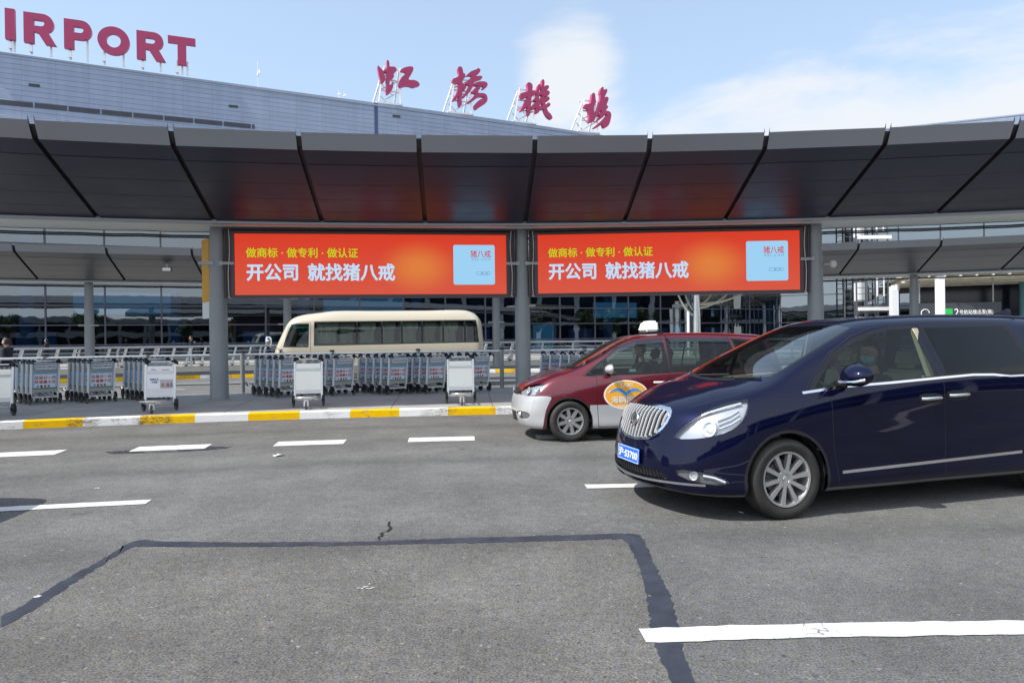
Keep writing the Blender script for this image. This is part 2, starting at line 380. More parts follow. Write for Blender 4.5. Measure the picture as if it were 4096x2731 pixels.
structure('far_pavement', mb, mat('far_pavement', (.16, .17, .185), .85, var=.1))
mb = MB(); strip(mb, 67.0, .14, 67.0, .39, -60, 60, .7); strip(mb, 67.0, .39, 96, .39, -60, 60, .7, 1)
structure('sidewalk', mb, [M_CREAMW, mat('sidewalk_stone', (.34, .33, .31), .7, var=.08)])
# tar seams of the road repair (surveyed outline)
up = [(0,972),(110,915),(200,860),(300,800),(400,745),(500,688),(580,640),(625,627),(680,628),(740,635),(860,634),(980,637),(1140,639),(1300,635),(1500,637),(1700,632),(1850,627),(2000,620),(2200,615),(2352,612)]
lo = [(0,1020),(60,994),(110,965),(180,922),(260,870),(330,822),(400,775),(455,742),(500,710),(550,680),(600,657),(660,658),(720,657),(860,660),(1000,657),(1200,657),(1400,655),(1730,648),(2000,643),(2352,635)]
up2 = [(60,286),(250,283),(430,275),(500,275),(545,285),(570,330),(600,395),(622,445),(650,500),(680,560),(700,620),(715,690),(722,740),(735,790),(748,840),(765,890),(790,940),(805,979),(830,1040)]
lo2 = [(60,311),(250,308),(460,300),(480,315),(505,365),(530,410),(548,460),(562,510),(572,560),(580,610),(585,660),(592,720),(602,755),(612,790),(625,835),(640,875),(662,920),(690,979),(715,1040)]
q1 = lambda p: unproj(p[0]/1.12, 1600+p[1]/1.12); q2 = lambda p: unproj(2100+p[0]/1.1784, 1900+p[1]/1.1784)
def resample(P, n):
    P = [Vector(p) for p in P]; d = [0]
    for a, b in zip(P, P[1:]): d.append(d[-1]+(b-a).length)
    out = []
    for k in range(n):
        s = d[-1]*k/(n-1); i = max(j for j in range(len(d)) if d[j] <= s+1e-9); i = min(i, len(P)-2)
        out.append(P[i].lerp(P[i+1], (s-d[i])/max(1e-9, d[i+1]-d[i])))
    return out
A = resample([q1(p) for p in up]+[q2(p) for p in up2], 240); B = resample([q1(p) for p in lo]+[q2(p) for p in lo2], 240)
rj = random.Random(3)
A = [p+Vector((rj.gauss(0, .006), rj.gauss(0, .006))) for p in A]; B = [p+Vector((rj.gauss(0, .006), rj.gauss(0, .006))) for p in B]
mb = MB(); mb.add([(p.x, p.y, .004) for p in A]+[(p.x, p.y, .004) for p in B], [(240+i, 240+i+1, i+1, i) for i in range(239)])
structure('tar_seam', mb, M_TAR)
bm = bmesh.new(); bm.faces.new([bm.verts.new((q.x, q.y, .002)) for q in [B[i] for i in range(239, -1, -1)]]+[bm.verts.new((-3.2, .7, .002)), bm.verts.new((2.2, .7, .002))]); bmesh.ops.triangulate(bm, faces=bm.faces); bmesh.ops.recalc_face_normals(bm, faces=bm.faces)
if sum(f.normal.z for f in bm.faces) < 0: bmesh.ops.reverse_faces(bm, faces=bm.faces)
me = bpy.data.meshes.new('road_patch'); bm.to_mesh(me); bm.free(); me.materials.append(M_PATCH); tag(link('road_patch', me), kind='structure')
# painted markings
def dash(R0, R1, a0, a1, z=.006, skew=0):
    mb = MB(); n = max(2, int((a1-a0)/.12)); vs = []
    for k in range(n+1):
        a = a0+(a1-a0)*k/n; j = rj.gauss(0, .004)
        vs += [pol(R0+j, a, z), pol(R1+rj.gauss(0, .004), a+skew, z)]
    mb.add(vs, [(2*k, 2*k+2, 2*k+3, 2*k+1) for k in range(n)]); structure('lane_marking', mb, M_WHITE)
for k in range(-9, 14): dash(40.94, 41.40, -11.2+2.815*k, -11.2+2.815*k+1.45)
for a0, a1 in ((-30, -26), (-20.4, -17), (-12.8, -9.17), (-2.42, 1.3), (5.2, 8.9), (13, 16.7), (20.6, 24.3)): dash(37.37, 37.56, a0, a1)
for a0, a1 in ((-16.5, -10.2), (-2.84, 4.0), (10.5, 17)): dash(33.76, 33.93, a0, a1)
for k in range(-9, 12):
    dash(55.15, 55.3, -16.1+4.6*k, -16.1+4.6*k+1.9); dash(58.35, 58.5, -14.9+4.6*k, -14.9+4.6*k+2.0)
# damp patch round one marking, crack, chalk scrawl
mb = MB(); rp = random.Random(11); ring = []
for k in range(60):
    a = 2*pi*k/60; w = 1+.16*rp.uniform(-1, 1)*(1 if abs(cos(a)) > .6 else .4)
    p = pol(40.98+.24*sin(a)*w, -10.45+1.13*cos(a)*w); ring.append((p.x, p.y, .0035))
mb.add([tuple(pol(40.98, -10.45, .0035))]+ring, [(0, i+1, (i+1) % 60+1) for i in range(60)])
structure('damp_patch', mb, mat('wet_asphalt', (.028, .028, .031), .16, spec=.6))
mb = MB(); rp = random.Random(5); P = [(1745, 545), (1740, 560), (1752, 575), (1735, 590), (1708, 596), (1712, 608), (1695, 615), (1700, 630)]
for i, (a, b) in enumerate(zip(P, P[1:])):
    a = Vector((*q1(a), .005)); b = Vector((*q1(b), .005)); d = (b-a).normalized(); s = Vector((-d.y, d.x, 0))
    w0, w1 = rp.uniform(.003, .012), rp.uniform(.003, .012); z = Vector((0, 0, .0004*i))
    mb.add([a-s*w0+z, b-s*w1+z, b+s*w1+z, a+s*w0+z], [(0, 1, 2, 3)])
structure('road_crack', mb, M_BLACK)
mb = MB()
for i in range(7):
    p = Vector((*q1((1605+rp.uniform(0, 62), 822+rp.uniform(0, 26))), .005+.0005*i)); a = rp.uniform(0, pi); d = Vector((cos(a), sin(a), 0))*rp.uniform(.008, .022); s = Vector((-sin(a), cos(a), 0))*.0035
    mb.add([p-d-s, p+d-s, p+d+s, p-d+s], [(0, 1, 2, 3)])
structure('chalk_scrawl', mb, M_WHITE)
def litter(p, size, label, m, seed):
    r = random.Random(seed); mb = MB(); n = 9; vs = [(p[0], p[1], .03*size/.12)]
    for k in range(n):
        a = 2*pi*k/n; q = size*r.uniform(.45, 1); vs.append((p[0]+q*cos(a), p[1]+q*sin(a)*.8, r.uniform(.005, .035)*size/.12))
    mb.add(vs, [(0, k+1, (k+1) % n+1) for k in range(n)]); tag(part('litter', mb, m), label, 'litter')
litter(q1((1250, 250)), .10, 'crumpled white paper scrap on the road below the lane dashes', M_WHITE, 1)
litter(q1((435, 396)), .035, 'small pale scrap of wrapper on the asphalt at left', M_ALUP, 2)
litter(q1((172, 880)), .03, 'thin white straw lying across the tar seam at left', M_WHITE, 3)
litter(q2((588, 570)), .018, 'tiny yellow leaf lying on the right tar seam', mat('leaf', (.5, .5, .12), .7), 4)

# ================================================================ CANOPIES
M_ROOFTOP = mat('canopy_rooftop', (.10, .105, .115), .5, .3)
def canopy(dR, a_off, k0, k1, name, label, msof, pale, inner=True):
    root = empty(name, pol(48.5+dR, a_off), 0, label, 'canopy'); inv = Matrix.Translation(-Vector(root.location))
    sc = 3.03; g = .052*44/(44+dR)*1.25
    prof = [(44.0+dR, 5.65), (44.2+dR, 5.36), (44.75+dR, 5.215), (47.6+dR, 4.50)]
    for k in range(k0, k1):
        a0 = a_off+sc*k+g; a1 = a_off+sc*(k+1)-g; mb = MB()
        for s in (1,):
            pr = [(R if s == 1 else 2*(48.5+dR)-R, z) for R, z in prof]
            n = 2
            for j in range(3):
                vs = []
                for q in range(n+1):
                    a = a0+(a1-a0)*q/n; vs += [pol(pr[j][0], a, pr[j][1]), pol(pr[j+1][0], a, pr[j+1][1])]
                # flat panel: chord between its two ends
                e0, e1, f0, f1 = vs[0], vs[-2], vs[1], vs[-1]
                eps = Vector((0, 0, 0)) if j != 2 else Vector((0, 0, -.006))
                fs = [(0, 1, 3, 2)] if s == 1 else [(2, 3, 1, 0)]
                mb.add([e0+eps, e1+eps, f0+eps*.3, f1+eps*.3], [(1, 0, 2, 3)] if s == 1 else [(0, 1, 3, 2)], 0 if j == 0 else 1)
                # panel edges return upwards into the groove
                if j < 3:
                    for e, f in ((e0, f0), (e1, f1)):
                        u = Vector((0, 0, .10)); mb.add([e, f, f+u, e+u], [(0, 1, 2, 3)], 2)
            # thin dark lines across the soffit
            for fr, lw_ in ((.30, .022), (.56, .010), (.79, .010)):
                R = pr[2][0]+(pr[3][0]-pr[2][0])*fr; z = pr[2][1]+(pr[3][1]-pr[2][1])*fr-.0075; dd = lw_
                c0, c1 = pol(R, a0, z), pol(R, a1, z); d0, d1 = pol(R+dd, a0, z-.2083*dd), pol(R+dd, a1, z-.2083*dd)
                mb.add([c0, c1, d1, d0], [(0, 1, 2, 3)], 2)
        mb.v = [tuple(inv @ Vector(v)) for v in mb.v]
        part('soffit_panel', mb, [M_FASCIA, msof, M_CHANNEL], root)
    a0 = a_off+sc*k0; a1 = a_off+sc*k1
    mb = MB()      # dark shell behind the panels, with the roof on top
    P = [(44.07+dR, 5.60), (44.25+dR, 5.45), (47.6+dR, 4.60), (47.62+dR, 4.53)]
    for (R0, z0), (R1, z1) in zip(P, P[1:]):
        strip(mb, R0, z0, R1, z1, a0, a1, 1.01)
    strip(mb, 44.07+dR, 5.60, 49.4+dR, 4.75, a0, a1, 1.01, 1); strip(mb, 49.4+dR, 4.75, 49.42+dR, 4.53, a0, a1, 1.01, 1)
    mb.v = [tuple(inv @ Vector(v)) for v in mb.v]; part('roof_shell', mb, [M_CHANNEL, M_ROOFTOP], root)
    mb = MB()      # pale flat gutter underside along the column line
    strip(mb, 47.6+dR, 4.485, 49.4+dR, 4.485, a0, a1, 1.01); strip(mb, 47.6+dR, 4.485, 47.6+dR, 4.54, a0, a1, 1.01); strip(mb, 49.4+dR, 4.485, 49.4+dR, 4.54, a0, a1, 1.01)
    strip(mb, 47.55+dR, 4.50, 47.55+dR, 4.44, a0, a1, 1.01, 1); strip(mb, 47.55+dR, 4.44, 47.70+dR, 4.44, a0, a1, 1.01, 1); strip(mb, 47.70+dR, 4.44, 47.70+dR, 4.50, a0, a1, 1.01, 1)
    mb.v = [tuple(inv @ Vector(v)) for v in mb.v]; part('gutter', mb, [pale, M_FASCIA], root)
    mb = MB()      # cable tray and slack cables under the gutter
    for R, z, r in ((49.30, 4.40, .022), (49.34, 4.36, .02), (49.0, 4.455, .008)):
        n = int((a1-a0)/.8); mb.tube([pol(R+dR, a0+(a1-a0)*q/n, z-.02*abs(sin(q*1.3))) for q in range(n+1)], r, 5)
    mb.v = [tuple(inv @ Vector(v)) for v in mb.v]; part('cable', mb, M_BLACK, root)
    return root
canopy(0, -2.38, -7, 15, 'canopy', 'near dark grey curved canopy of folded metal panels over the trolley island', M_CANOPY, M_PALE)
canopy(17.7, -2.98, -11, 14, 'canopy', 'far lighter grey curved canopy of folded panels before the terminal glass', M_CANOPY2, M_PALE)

def column(R, a, h, d0, d1, label, zb, collars, brackets):
    p = pol(R, a, zb); root = empty('canopy_column', p, -radians(a), label, 'column', 'canopy columns')
    mb = MB(); hh = h-zb
    prof = [(d0/2, 0), (d0/2*.985, hh*.45), (d1/2, hh-.28), (d1/2*.99, hh-.04)]
    mb.lathe(prof, 28); mb.lathe([(d1/2*.93, hh-.04), (d1/2*.93, hh)], 28)
    for z in collars:
        r = d0/2+(d1-d0)/2*(z/hh)+.006; mb.lathe([(r-.01, z-.012), (r+.004, z-.012), (r+.004, z+.012), (r-.01, z+.012)], 28)
    part('shaft', mb, M_POLE, root, 40)
    mb = MB(); mb.lathe([(d0/2+.05, 0), (d0/2+.05, .012), (d0/2, .018)], 24); part('base_plate', mb, M_STEELGREY, root)
    for s, z in brackets:
        mb = MB(); mb.box((s*.12, -.19, z-.035), (s*.42, -.12, z+.035)); mb.box((s*.06, -.20, z-.05), (s*.16, -.10, z+.05)); part('bracket', mb, M_STEELGREY, root)
    return root
column(48.5, -11.62, 4.485, .44, .37, 'thick grey steel column at left carrying the yellow banner', .148, (2.5, 3.3, 4.05), ((-1, 3.42), (1, 3.42)))
column(48.5, -2.43, 4.485, .41, .34, 'grey steel column between the two red screens', .148, (2.55, 2.95, 3.95, 4.2), ((-1, 3.42), (1, 3.42)))
column(48.5, 6.69, 4.485, .41, .34, 'grey steel column at right of the screens with a small camera', .148, (2.9, 4.1), ((-1, 3.42),))
column(48.5, -20.8, 4.485, .41, .34, 'grey steel column of the near canopy beyond the left edge', .148, (2.5, 4.05), ())
column(48.5, 15.8, 4.485, .41, .34, 'grey steel column of the near canopy beyond the right edge', .148, (2.5, 4.05), ())
FC = [(-19.62, 'far grey column at left behind the nested trolleys'), (-11.94, 'far grey column standing behind the front of the cream minibus'), (-2.74, 'far grey column just left of the middle screen column'),
      (15.31, 'far grey column at right beside the white portal'), (24.5, 'far grey column beyond the right edge')]
for a, lb in FC: column(66.2, a, 4.485, .42, .37, lb, .148, (2.2,), ((-1, 2.32), (1, 2.32)))

# yellow banner on the left column, seen nearly edge on
p = pol(48.5, -11.62); yb = empty('banner_sign', (p.x-.20-.52*.656, p.y-.02+.52*.755, 2.2), radians(-49), 'yellow hanging banner with black print on the left steel column', 'banner')
M_YEL = mat('banner_yellow', (.72, .36, .006), .5)
mb = MB(); mb.box((-.05, -.015, .42), (.52, .015, 2.02)); part('panel', mb, M_YEL, yb)
mb = MB(); mb.box((-.05, -.014, 0), (.52, .014, .415)); part('white_panel', mb, M_WPAINT, yb)
mb = MB(); rr = random.Random(2)
for c_ in range(5):
    z = 1.42
    while z > .55:
        h = rr.uniform(.03, .07); mb.box((.02+c_*.1, .0155, z-h), (.06+c_*.1, .017, z)); z -= h+.025
mb.prism([(.12, 1.55), (.36, 1.55), (.36, 1.7), (.45, 1.7), (.24, 1.9), (.03, 1.7), (.12, 1.7)][::-1], basis((0, .0155, 0), (1, 0, 0), (0, -1, 0)), -.002)
part('printed_text', mb, M_BLACK, yb)

# small camera on the right column
p = pol(48.5, 6.69); sc_ = empty('security_camera', (p.x+.2, p.y-.12, 3.42), 0, 'small grey security camera on the right side of the right column', 'camera')
mb = MB(); mb.box((-.03, -.03, -.02), (.16, .03, .02)); part('arm', mb, M_STEELGREY, sc_)
mb = MB(); mb.lathe([(0, -.09), (.05, -.085), (.085, -.03), (.085, .05), (.06, .09), (0, .1)], 18, 0, Matrix.Translation((.22, 0, 0))); part('housing', mb, M_ALUP, sc_, 40)
# floodlight under the far canopy at left
p = pol(62.9, -16.2, 4.95); fl = empty('floodlight', p, radians(16), 'small floodlight hanging under the far canopy panel at left', 'floodlight')
mb = MB(); mb.box((-.03, -.03, -.02), (.03, .03, .35)); part('stem', mb, M_STEELGREY, fl)
mb = MB(); mb.box((-.19, -.13, -.2), (.19, .13, -.02)); part('head', mb, M_GREYPL, fl)
mb = MB(); mb.box((-.16, -.135, -.18), (.16, -.131, -.05)); part('lens', mb, mat('lamp_glass', (.8, .8, .78), .2), fl)
# ================================================================ RED SCREENS
M_LED = bpy.data.materials.new('led_face'); M_LED.use_nodes = True; t = NT(M_LED)
uv = t.n('ShaderNodeUVMap'); sx = t.n('ShaderNodeSeparateXYZ'); t.l(uv.outputs[0], sx.inputs[0])
cx = t.math('SUBTRACT', sx.outputs[0], .665); cy = t.math('SUBTRACT', sx.outputs[1], .45)
dd = t.math('SQRT', t.math('ADD', t.math('MULTIPLY', t.math('MULTIPLY', cx, cx), 9.5), t.math('MULTIPLY', cy, cy)))
glow = t.rng(dd, .02, .52, 1, 0, True)
low = t.rng(sx.outputs[1], 0, 1, 1, 0)
c = t.mixc(low, srgb(219, 60, 36), srgb(217, 88, 66)); c = t.mixc(t.math('MULTIPLY', glow, .75), c, srgb(228, 140, 62))
tx = t.n('ShaderNodeTexChecker') if False else None
t.l(c, t.b.inputs['Emission Color']); t.b.inputs['Emission Strength'].default_value = .70; t.b.inputs['Specular IOR Level'].default_value = 0
t.b.inputs['Base Color'].default_value = (.02, .02, .02, 1); t.b.inputs['Roughness'].default_value = .6
def em(name, c, s=.70): return mat(name, (.01, .01, .01), .6, emit=srgb(*c), spec=0, estr=s)
M_LYEL = em('led_yellow', (196, 214, 32)); M_LWHITE = em('led_white', (196, 224, 250)); M_LCARD = em('led_card', (160, 212, 246)); M_LRED = em('led_red', (206, 52, 58)); M_LGREY = em('led_grey', (70, 110, 150))
M_FRAME = mat('screen_frame', (.085, .062, .075), .5)
def fit_text(s, x0, x1, y0, y1, bold=0, spacing=1, ex=.001):
    me = text_mesh(s, 1, bold, ex, 'CENTER', spacing)
    co = np.array([v.co for v in me.vertices]); a = co.min(0); b = co.max(0)
    me.transform(Matrix.Translation(((x0+x1)/2, (y0+y1)/2, 0)) @ Matrix.Diagonal(((x1-x0)/(b[0]-a[0]), (y1-y0)/(b[1]-a[1]), 1, 1)) @ Matrix.Translation((-(a[0]+b[0])/2, -(a[1]+b[1])/2, 0)))
    return me
def screen(P, Q, label, s0, s1):
    P = Vector((*P, 0)); Q = Vector((*Q, 0)); e = (Q-P).normalized(); n = Vector((e.y, -e.x, 0)); o = P+n*.12
    root = empty('led_screen', (P+Q)/2+Vector((0, 0, 2.72)), 0, label, 'screen', 'red advertising screens')
    M = Matrix.Translation(-Vector(root.location)) @ basis(o, e, n)      # local: x along, y up, z towards the road
    Mz = lambda z: M @ Matrix.Translation((0, 0, z))
    w = s1-s0; z0, z1 = 2.77, 4.32
    mb = MB(); mb.add([M @ Vector(v) for v in ((s0, z0, 0), (s1, z0, 0), (s1, z1, 0), (s0, z1, 0))], [(0, 1, 2, 3)], 0, [(0, 0), (1, 0), (1, 1), (0, 1)])
    part('display', mb, M_LED, root)
    mb = MB()
    mb.box((s0-.06, z0-.075, -.42), (s1+.06, z0-.004, .03), 0, M); mb.box((s0-.06, z1+.004, -.42), (s1+.06, z1+.07, .03), 0, M)
    mb.box((s0-.06, z0-.004, -.42), (s0-.004, z1+.004, .03), 0, M); mb.box((s1+.004, z0-.004, -.42), (s1+.06, z1+.004, .03), 0, M)
    mb.box((s0-.06, z0-.07, -.44), (s1+.06, z1+.07, -.421), 0, M)
    part('frame', mb, M_FRAME, root)
    for a, b in ((s0-.235, s0-.062), (s1+.062, s1+.235)):
        mb = MB(); mb.box((a, z0-.07, -.40), (b, z1+.09, -.03), 0, M); k = 0; z = z0-.03
        mb.box((a, z0-.07, -.03), (a+.025, z1+.09, .02), 0, M); mb.box((b-.025, z0-.07, -.03), (b, z1+.09, .02), 0, M)
        while z < z1+.06: mb.box((a+.026, z, -.029), (b-.026, z+.022, .004), 0, M); z += .048
        part('side_louver', mb, M_FRAME, root)
    mb = MB(); mb.box((s0-.25, z1+.10, -.36), (s1+.25, z1+.15, .0), 0, M); part('top_rail', mb, M_FRAME, root)
    q = lambda x: s0+x*w/6.896       # text surveyed on a face 6.896 m wide, from its left edge
    put('yellow_slogan', fit_text('做商标 · 做专利 · 做认证', q(.273), q(3.05), 3.715, 3.965, .014), M_LYEL, root, Mz(.004))
    put('white_slogan', fit_text('开公司', q(.285), q(1.55), 3.125, 3.56, .030), M_LWHITE, root, Mz(.004))
    put('white_slogan', fit_text('就找猪八戒', q(1.79), q(3.99), 3.12, 3.57, .030), M_LWHITE, root, Mz(.004))
    card = shape_mesh([[(x, y) for x, y in rounded(1.09*w/6.896, 1.04, .05)]], .001)
    pc = put('white_card', card, M_LCARD, root, Mz(.003) @ Matrix.Translation((q(6.045), 3.536, 0)))
    put('card_text', fit_text('猪八戒', q(5.95), q(6.485), 3.725, 3.915, .01), M_LRED, pc, Mz(.007))
    put('card_text', fit_text('ZBJ.COM', q(5.97), q(6.475), 3.645, 3.695, 0, 1.6), M_LGREY, pc, Mz(.007))
    mb = MB(); x0, x1, y0, y1 = q(6.1), q(6.46), 3.27, 3.35; k = .006
    for a, b in (((x0, y0), (x1, y0+k)), ((x0, y1-k), (x1, y1)), ((x0, y0), (x0+k, y1)), ((x1-k, y0), (x1, y1))): mb.box((*a, .004), (*b, .0075), 0, M)
    part('card_box', mb, M_LGREY, pc); put('card_text', fit_text('猪八戒', q(6.22), q(6.4), 3.285, 3.337), M_LGREY, pc, Mz(.007))
    # white ropes tied down both ends
    for a, sg in ((s0-.13, 1), (s1+.13, -1)):
        rp = random.Random(int(a*10)); pts = [M @ Vector((a+sg*.02*sin(k*.7)+rp.uniform(-.006, .006), z1+.1-(z1-z0+.16)*k/9, .035)) for k in range(10)]
        mb = MB(); mb.tube(pts, .0085, 5); e_ = pts[-1]; mb.tube([e_+Vector((-.03, 0, -.02)), e_+Vector((0, -.012, .03)), e_+Vector((.035, 0, -.03))], .008, 5)
        part('rope', mb, M_WPAINT, root)
    return root
PA, PB_, PD = pol(48.5, -11.62).xy, pol(48.5, -2.43).xy, pol(48.5, 6.69).xy
screen(PA, PB_, 'red screen hung left of the middle column, above the minibus', .444, 7.34)
screen(PB_, PD, 'red screen hung right of the middle column, above the maroon taxi', .43, 7.27)
# ================================================================ RAILINGS
for k in range(-4, 11):
    a = -11.37+2.785*k; nm = ['', 'tenth']
    ROW = {-4: 'grey railing post beyond the left edge', -3: 'grey railing post beyond the left edge of the photo', -2: 'grey railing post behind the leftmost nested trolleys', -1: 'grey railing post behind the poster trolley', 0: 'grey railing post just right of the left steel column',
           1: 'grey railing post in front of the minibus door', 2: 'grey railing post in front of the rear half of the minibus', 3: 'grey railing post just left of the middle steel column', 4: 'grey railing post above the trolleys behind the taxi bonnet'}
    lb = ROW.get(k, 'grey railing post hidden behind the taxi and the van')
    r = empty('railing_post', pol(50.43, a, .148), -radians(a), lb, 'post', 'railing posts on the island')
    if k > 4: r['label'] = 'grey railing post standing behind the taxi or the van'
    mb = MB(); mb.lathe([(.062, 0), (.062, 1.14)], 16); part('post_tube', mb, M_STEELGREY, r, 40)
    mb = MB(); mb.lathe([(.07, 1.135), (.07, 1.175), (.0, 1.18)], 16); part('cap', mb, M_DKPLAS, r, 40)
for z, nm, lb, rr_ in ((1.225, 'railing', 'upper shiny steel rail of the island railing behind the trolleys', .034), (.43, 'railing', 'lower grey rail of the island railing near the ground', .034)):
    mb = MB(); n = 160; mb.tube([pol(50.43, -24+42*k/n, z) for k in range(n+1)], rr_, 8)
    o = part(nm, mb, M_RAILSTEEL if z > 1 else M_STEELGREY, None, 60); tag(o, lb, 'railing')
# sidewalk railing: white posts, thick top rail, five thin rails
rl = empty('sidewalk_railing', pol(67.25, -2.5, .39), 0, 'long white tubular railing on the ledge in front of the terminal', 'railing')
iv = Matrix.Translation(-Vector(rl.location)); n = 200
mb = MB(); mb.tube([iv @ pol(67.3, -30+56*k/n, 1.40) for k in range(n+1)], .055, 8); part('top_rail', mb, M_ALUP, rl, 60)
for z in (.52, .68, .84, 1.0, 1.16):
    mb = MB(); mb.tube([iv @ pol(67.25, -30+56*k/100, z) for k in range(101)], .02, 5); part('rail', mb, M_ALUP, rl, 60)
for k in range(41):
    a = -30+1.4*k; mb = MB(); mb.bar(iv @ pol(67.22, a, .39), iv @ pol(67.22, a, 1.2), .09, .05); mb.bar(iv @ pol(67.22, a, 1.18), iv @ pol(67.3, a+.05, 1.37), .09, .05); part('baluster', mb, M_ALUP, rl)
# ================================================================ LUGGAGE TROLLEYS
M_SKYAD = bpy.data.materials.new('ad_board'); M_SKYAD.use_nodes = True; t = NT(M_SKYAD)
uv = t.n('ShaderNodeUVMap'); sx = t.n('ShaderNodeSeparateXYZ'); t.l(uv.outputs[0], sx.inputs[0])
u_, v_ = sx.outputs[0], sx.outputs[1]
edge = t.math('MAXIMUM', t.math('ABSOLUTE', t.math('SUBTRACT', u_, .5)), t.math('MULTIPLY', t.math('SUBTRACT', v_, .42), .95))
c = t.mixc(t.rng(edge, .33, .58, 0, 1, True), (.72, .79, .85), (.05, .33, .66))
nz = t.noise(9, 3, .6, vec=uv.outputs[0])
c = t.mixc(t.math('LESS_THAN', v_, t.math('MULTIPLY_ADD', nz, .13, -.005)), c, (.05, .22, .12))
t.l(c, t.b.inputs['Base Color']); t.b.inputs['Roughness'].default_value = .4
M_ADRED = mat('ad_red', (.46, .03, .06), .5); M_ADBLUE = mat('ad_blue', (.06, .12, .38), .5); M_ADDK = mat('ad_dark', (.08, .08, .14), .5)
M_BOARD = mat('blank_board', (.90, .905, .85), .45, var=.03); M_GREYBD = mat('board_back', (.34, .35, .35), .5)
BIN = [mat('bin_'+k, c, .5) for k, c in (('lilac', (.25, .25, .5)), ('black', (.04, .04, .05)), ('red', (.5, .04, .05)), ('teal', (.05, .2, .25)))]
def quad_uv(mb, M, x0, x1, y0, y1, z, mi=0, flip=False):
    vs = [M @ Vector(v) for v in ((x0, y0, z), (x1, y0, z), (x1, y1, z), (x0, y1, z))]
    mb.add(vs, [(0, 1, 2, 3)], mi, [(0, 0), (1, 0), (1, 1), (0, 1)])
LEAN = .105; M_RAILGREY = mat('board_rail_grey', (.40, .41, .40), .45, .1); M_WALU = mat('anodised_white', (.80, .81, .82), .38, .1)
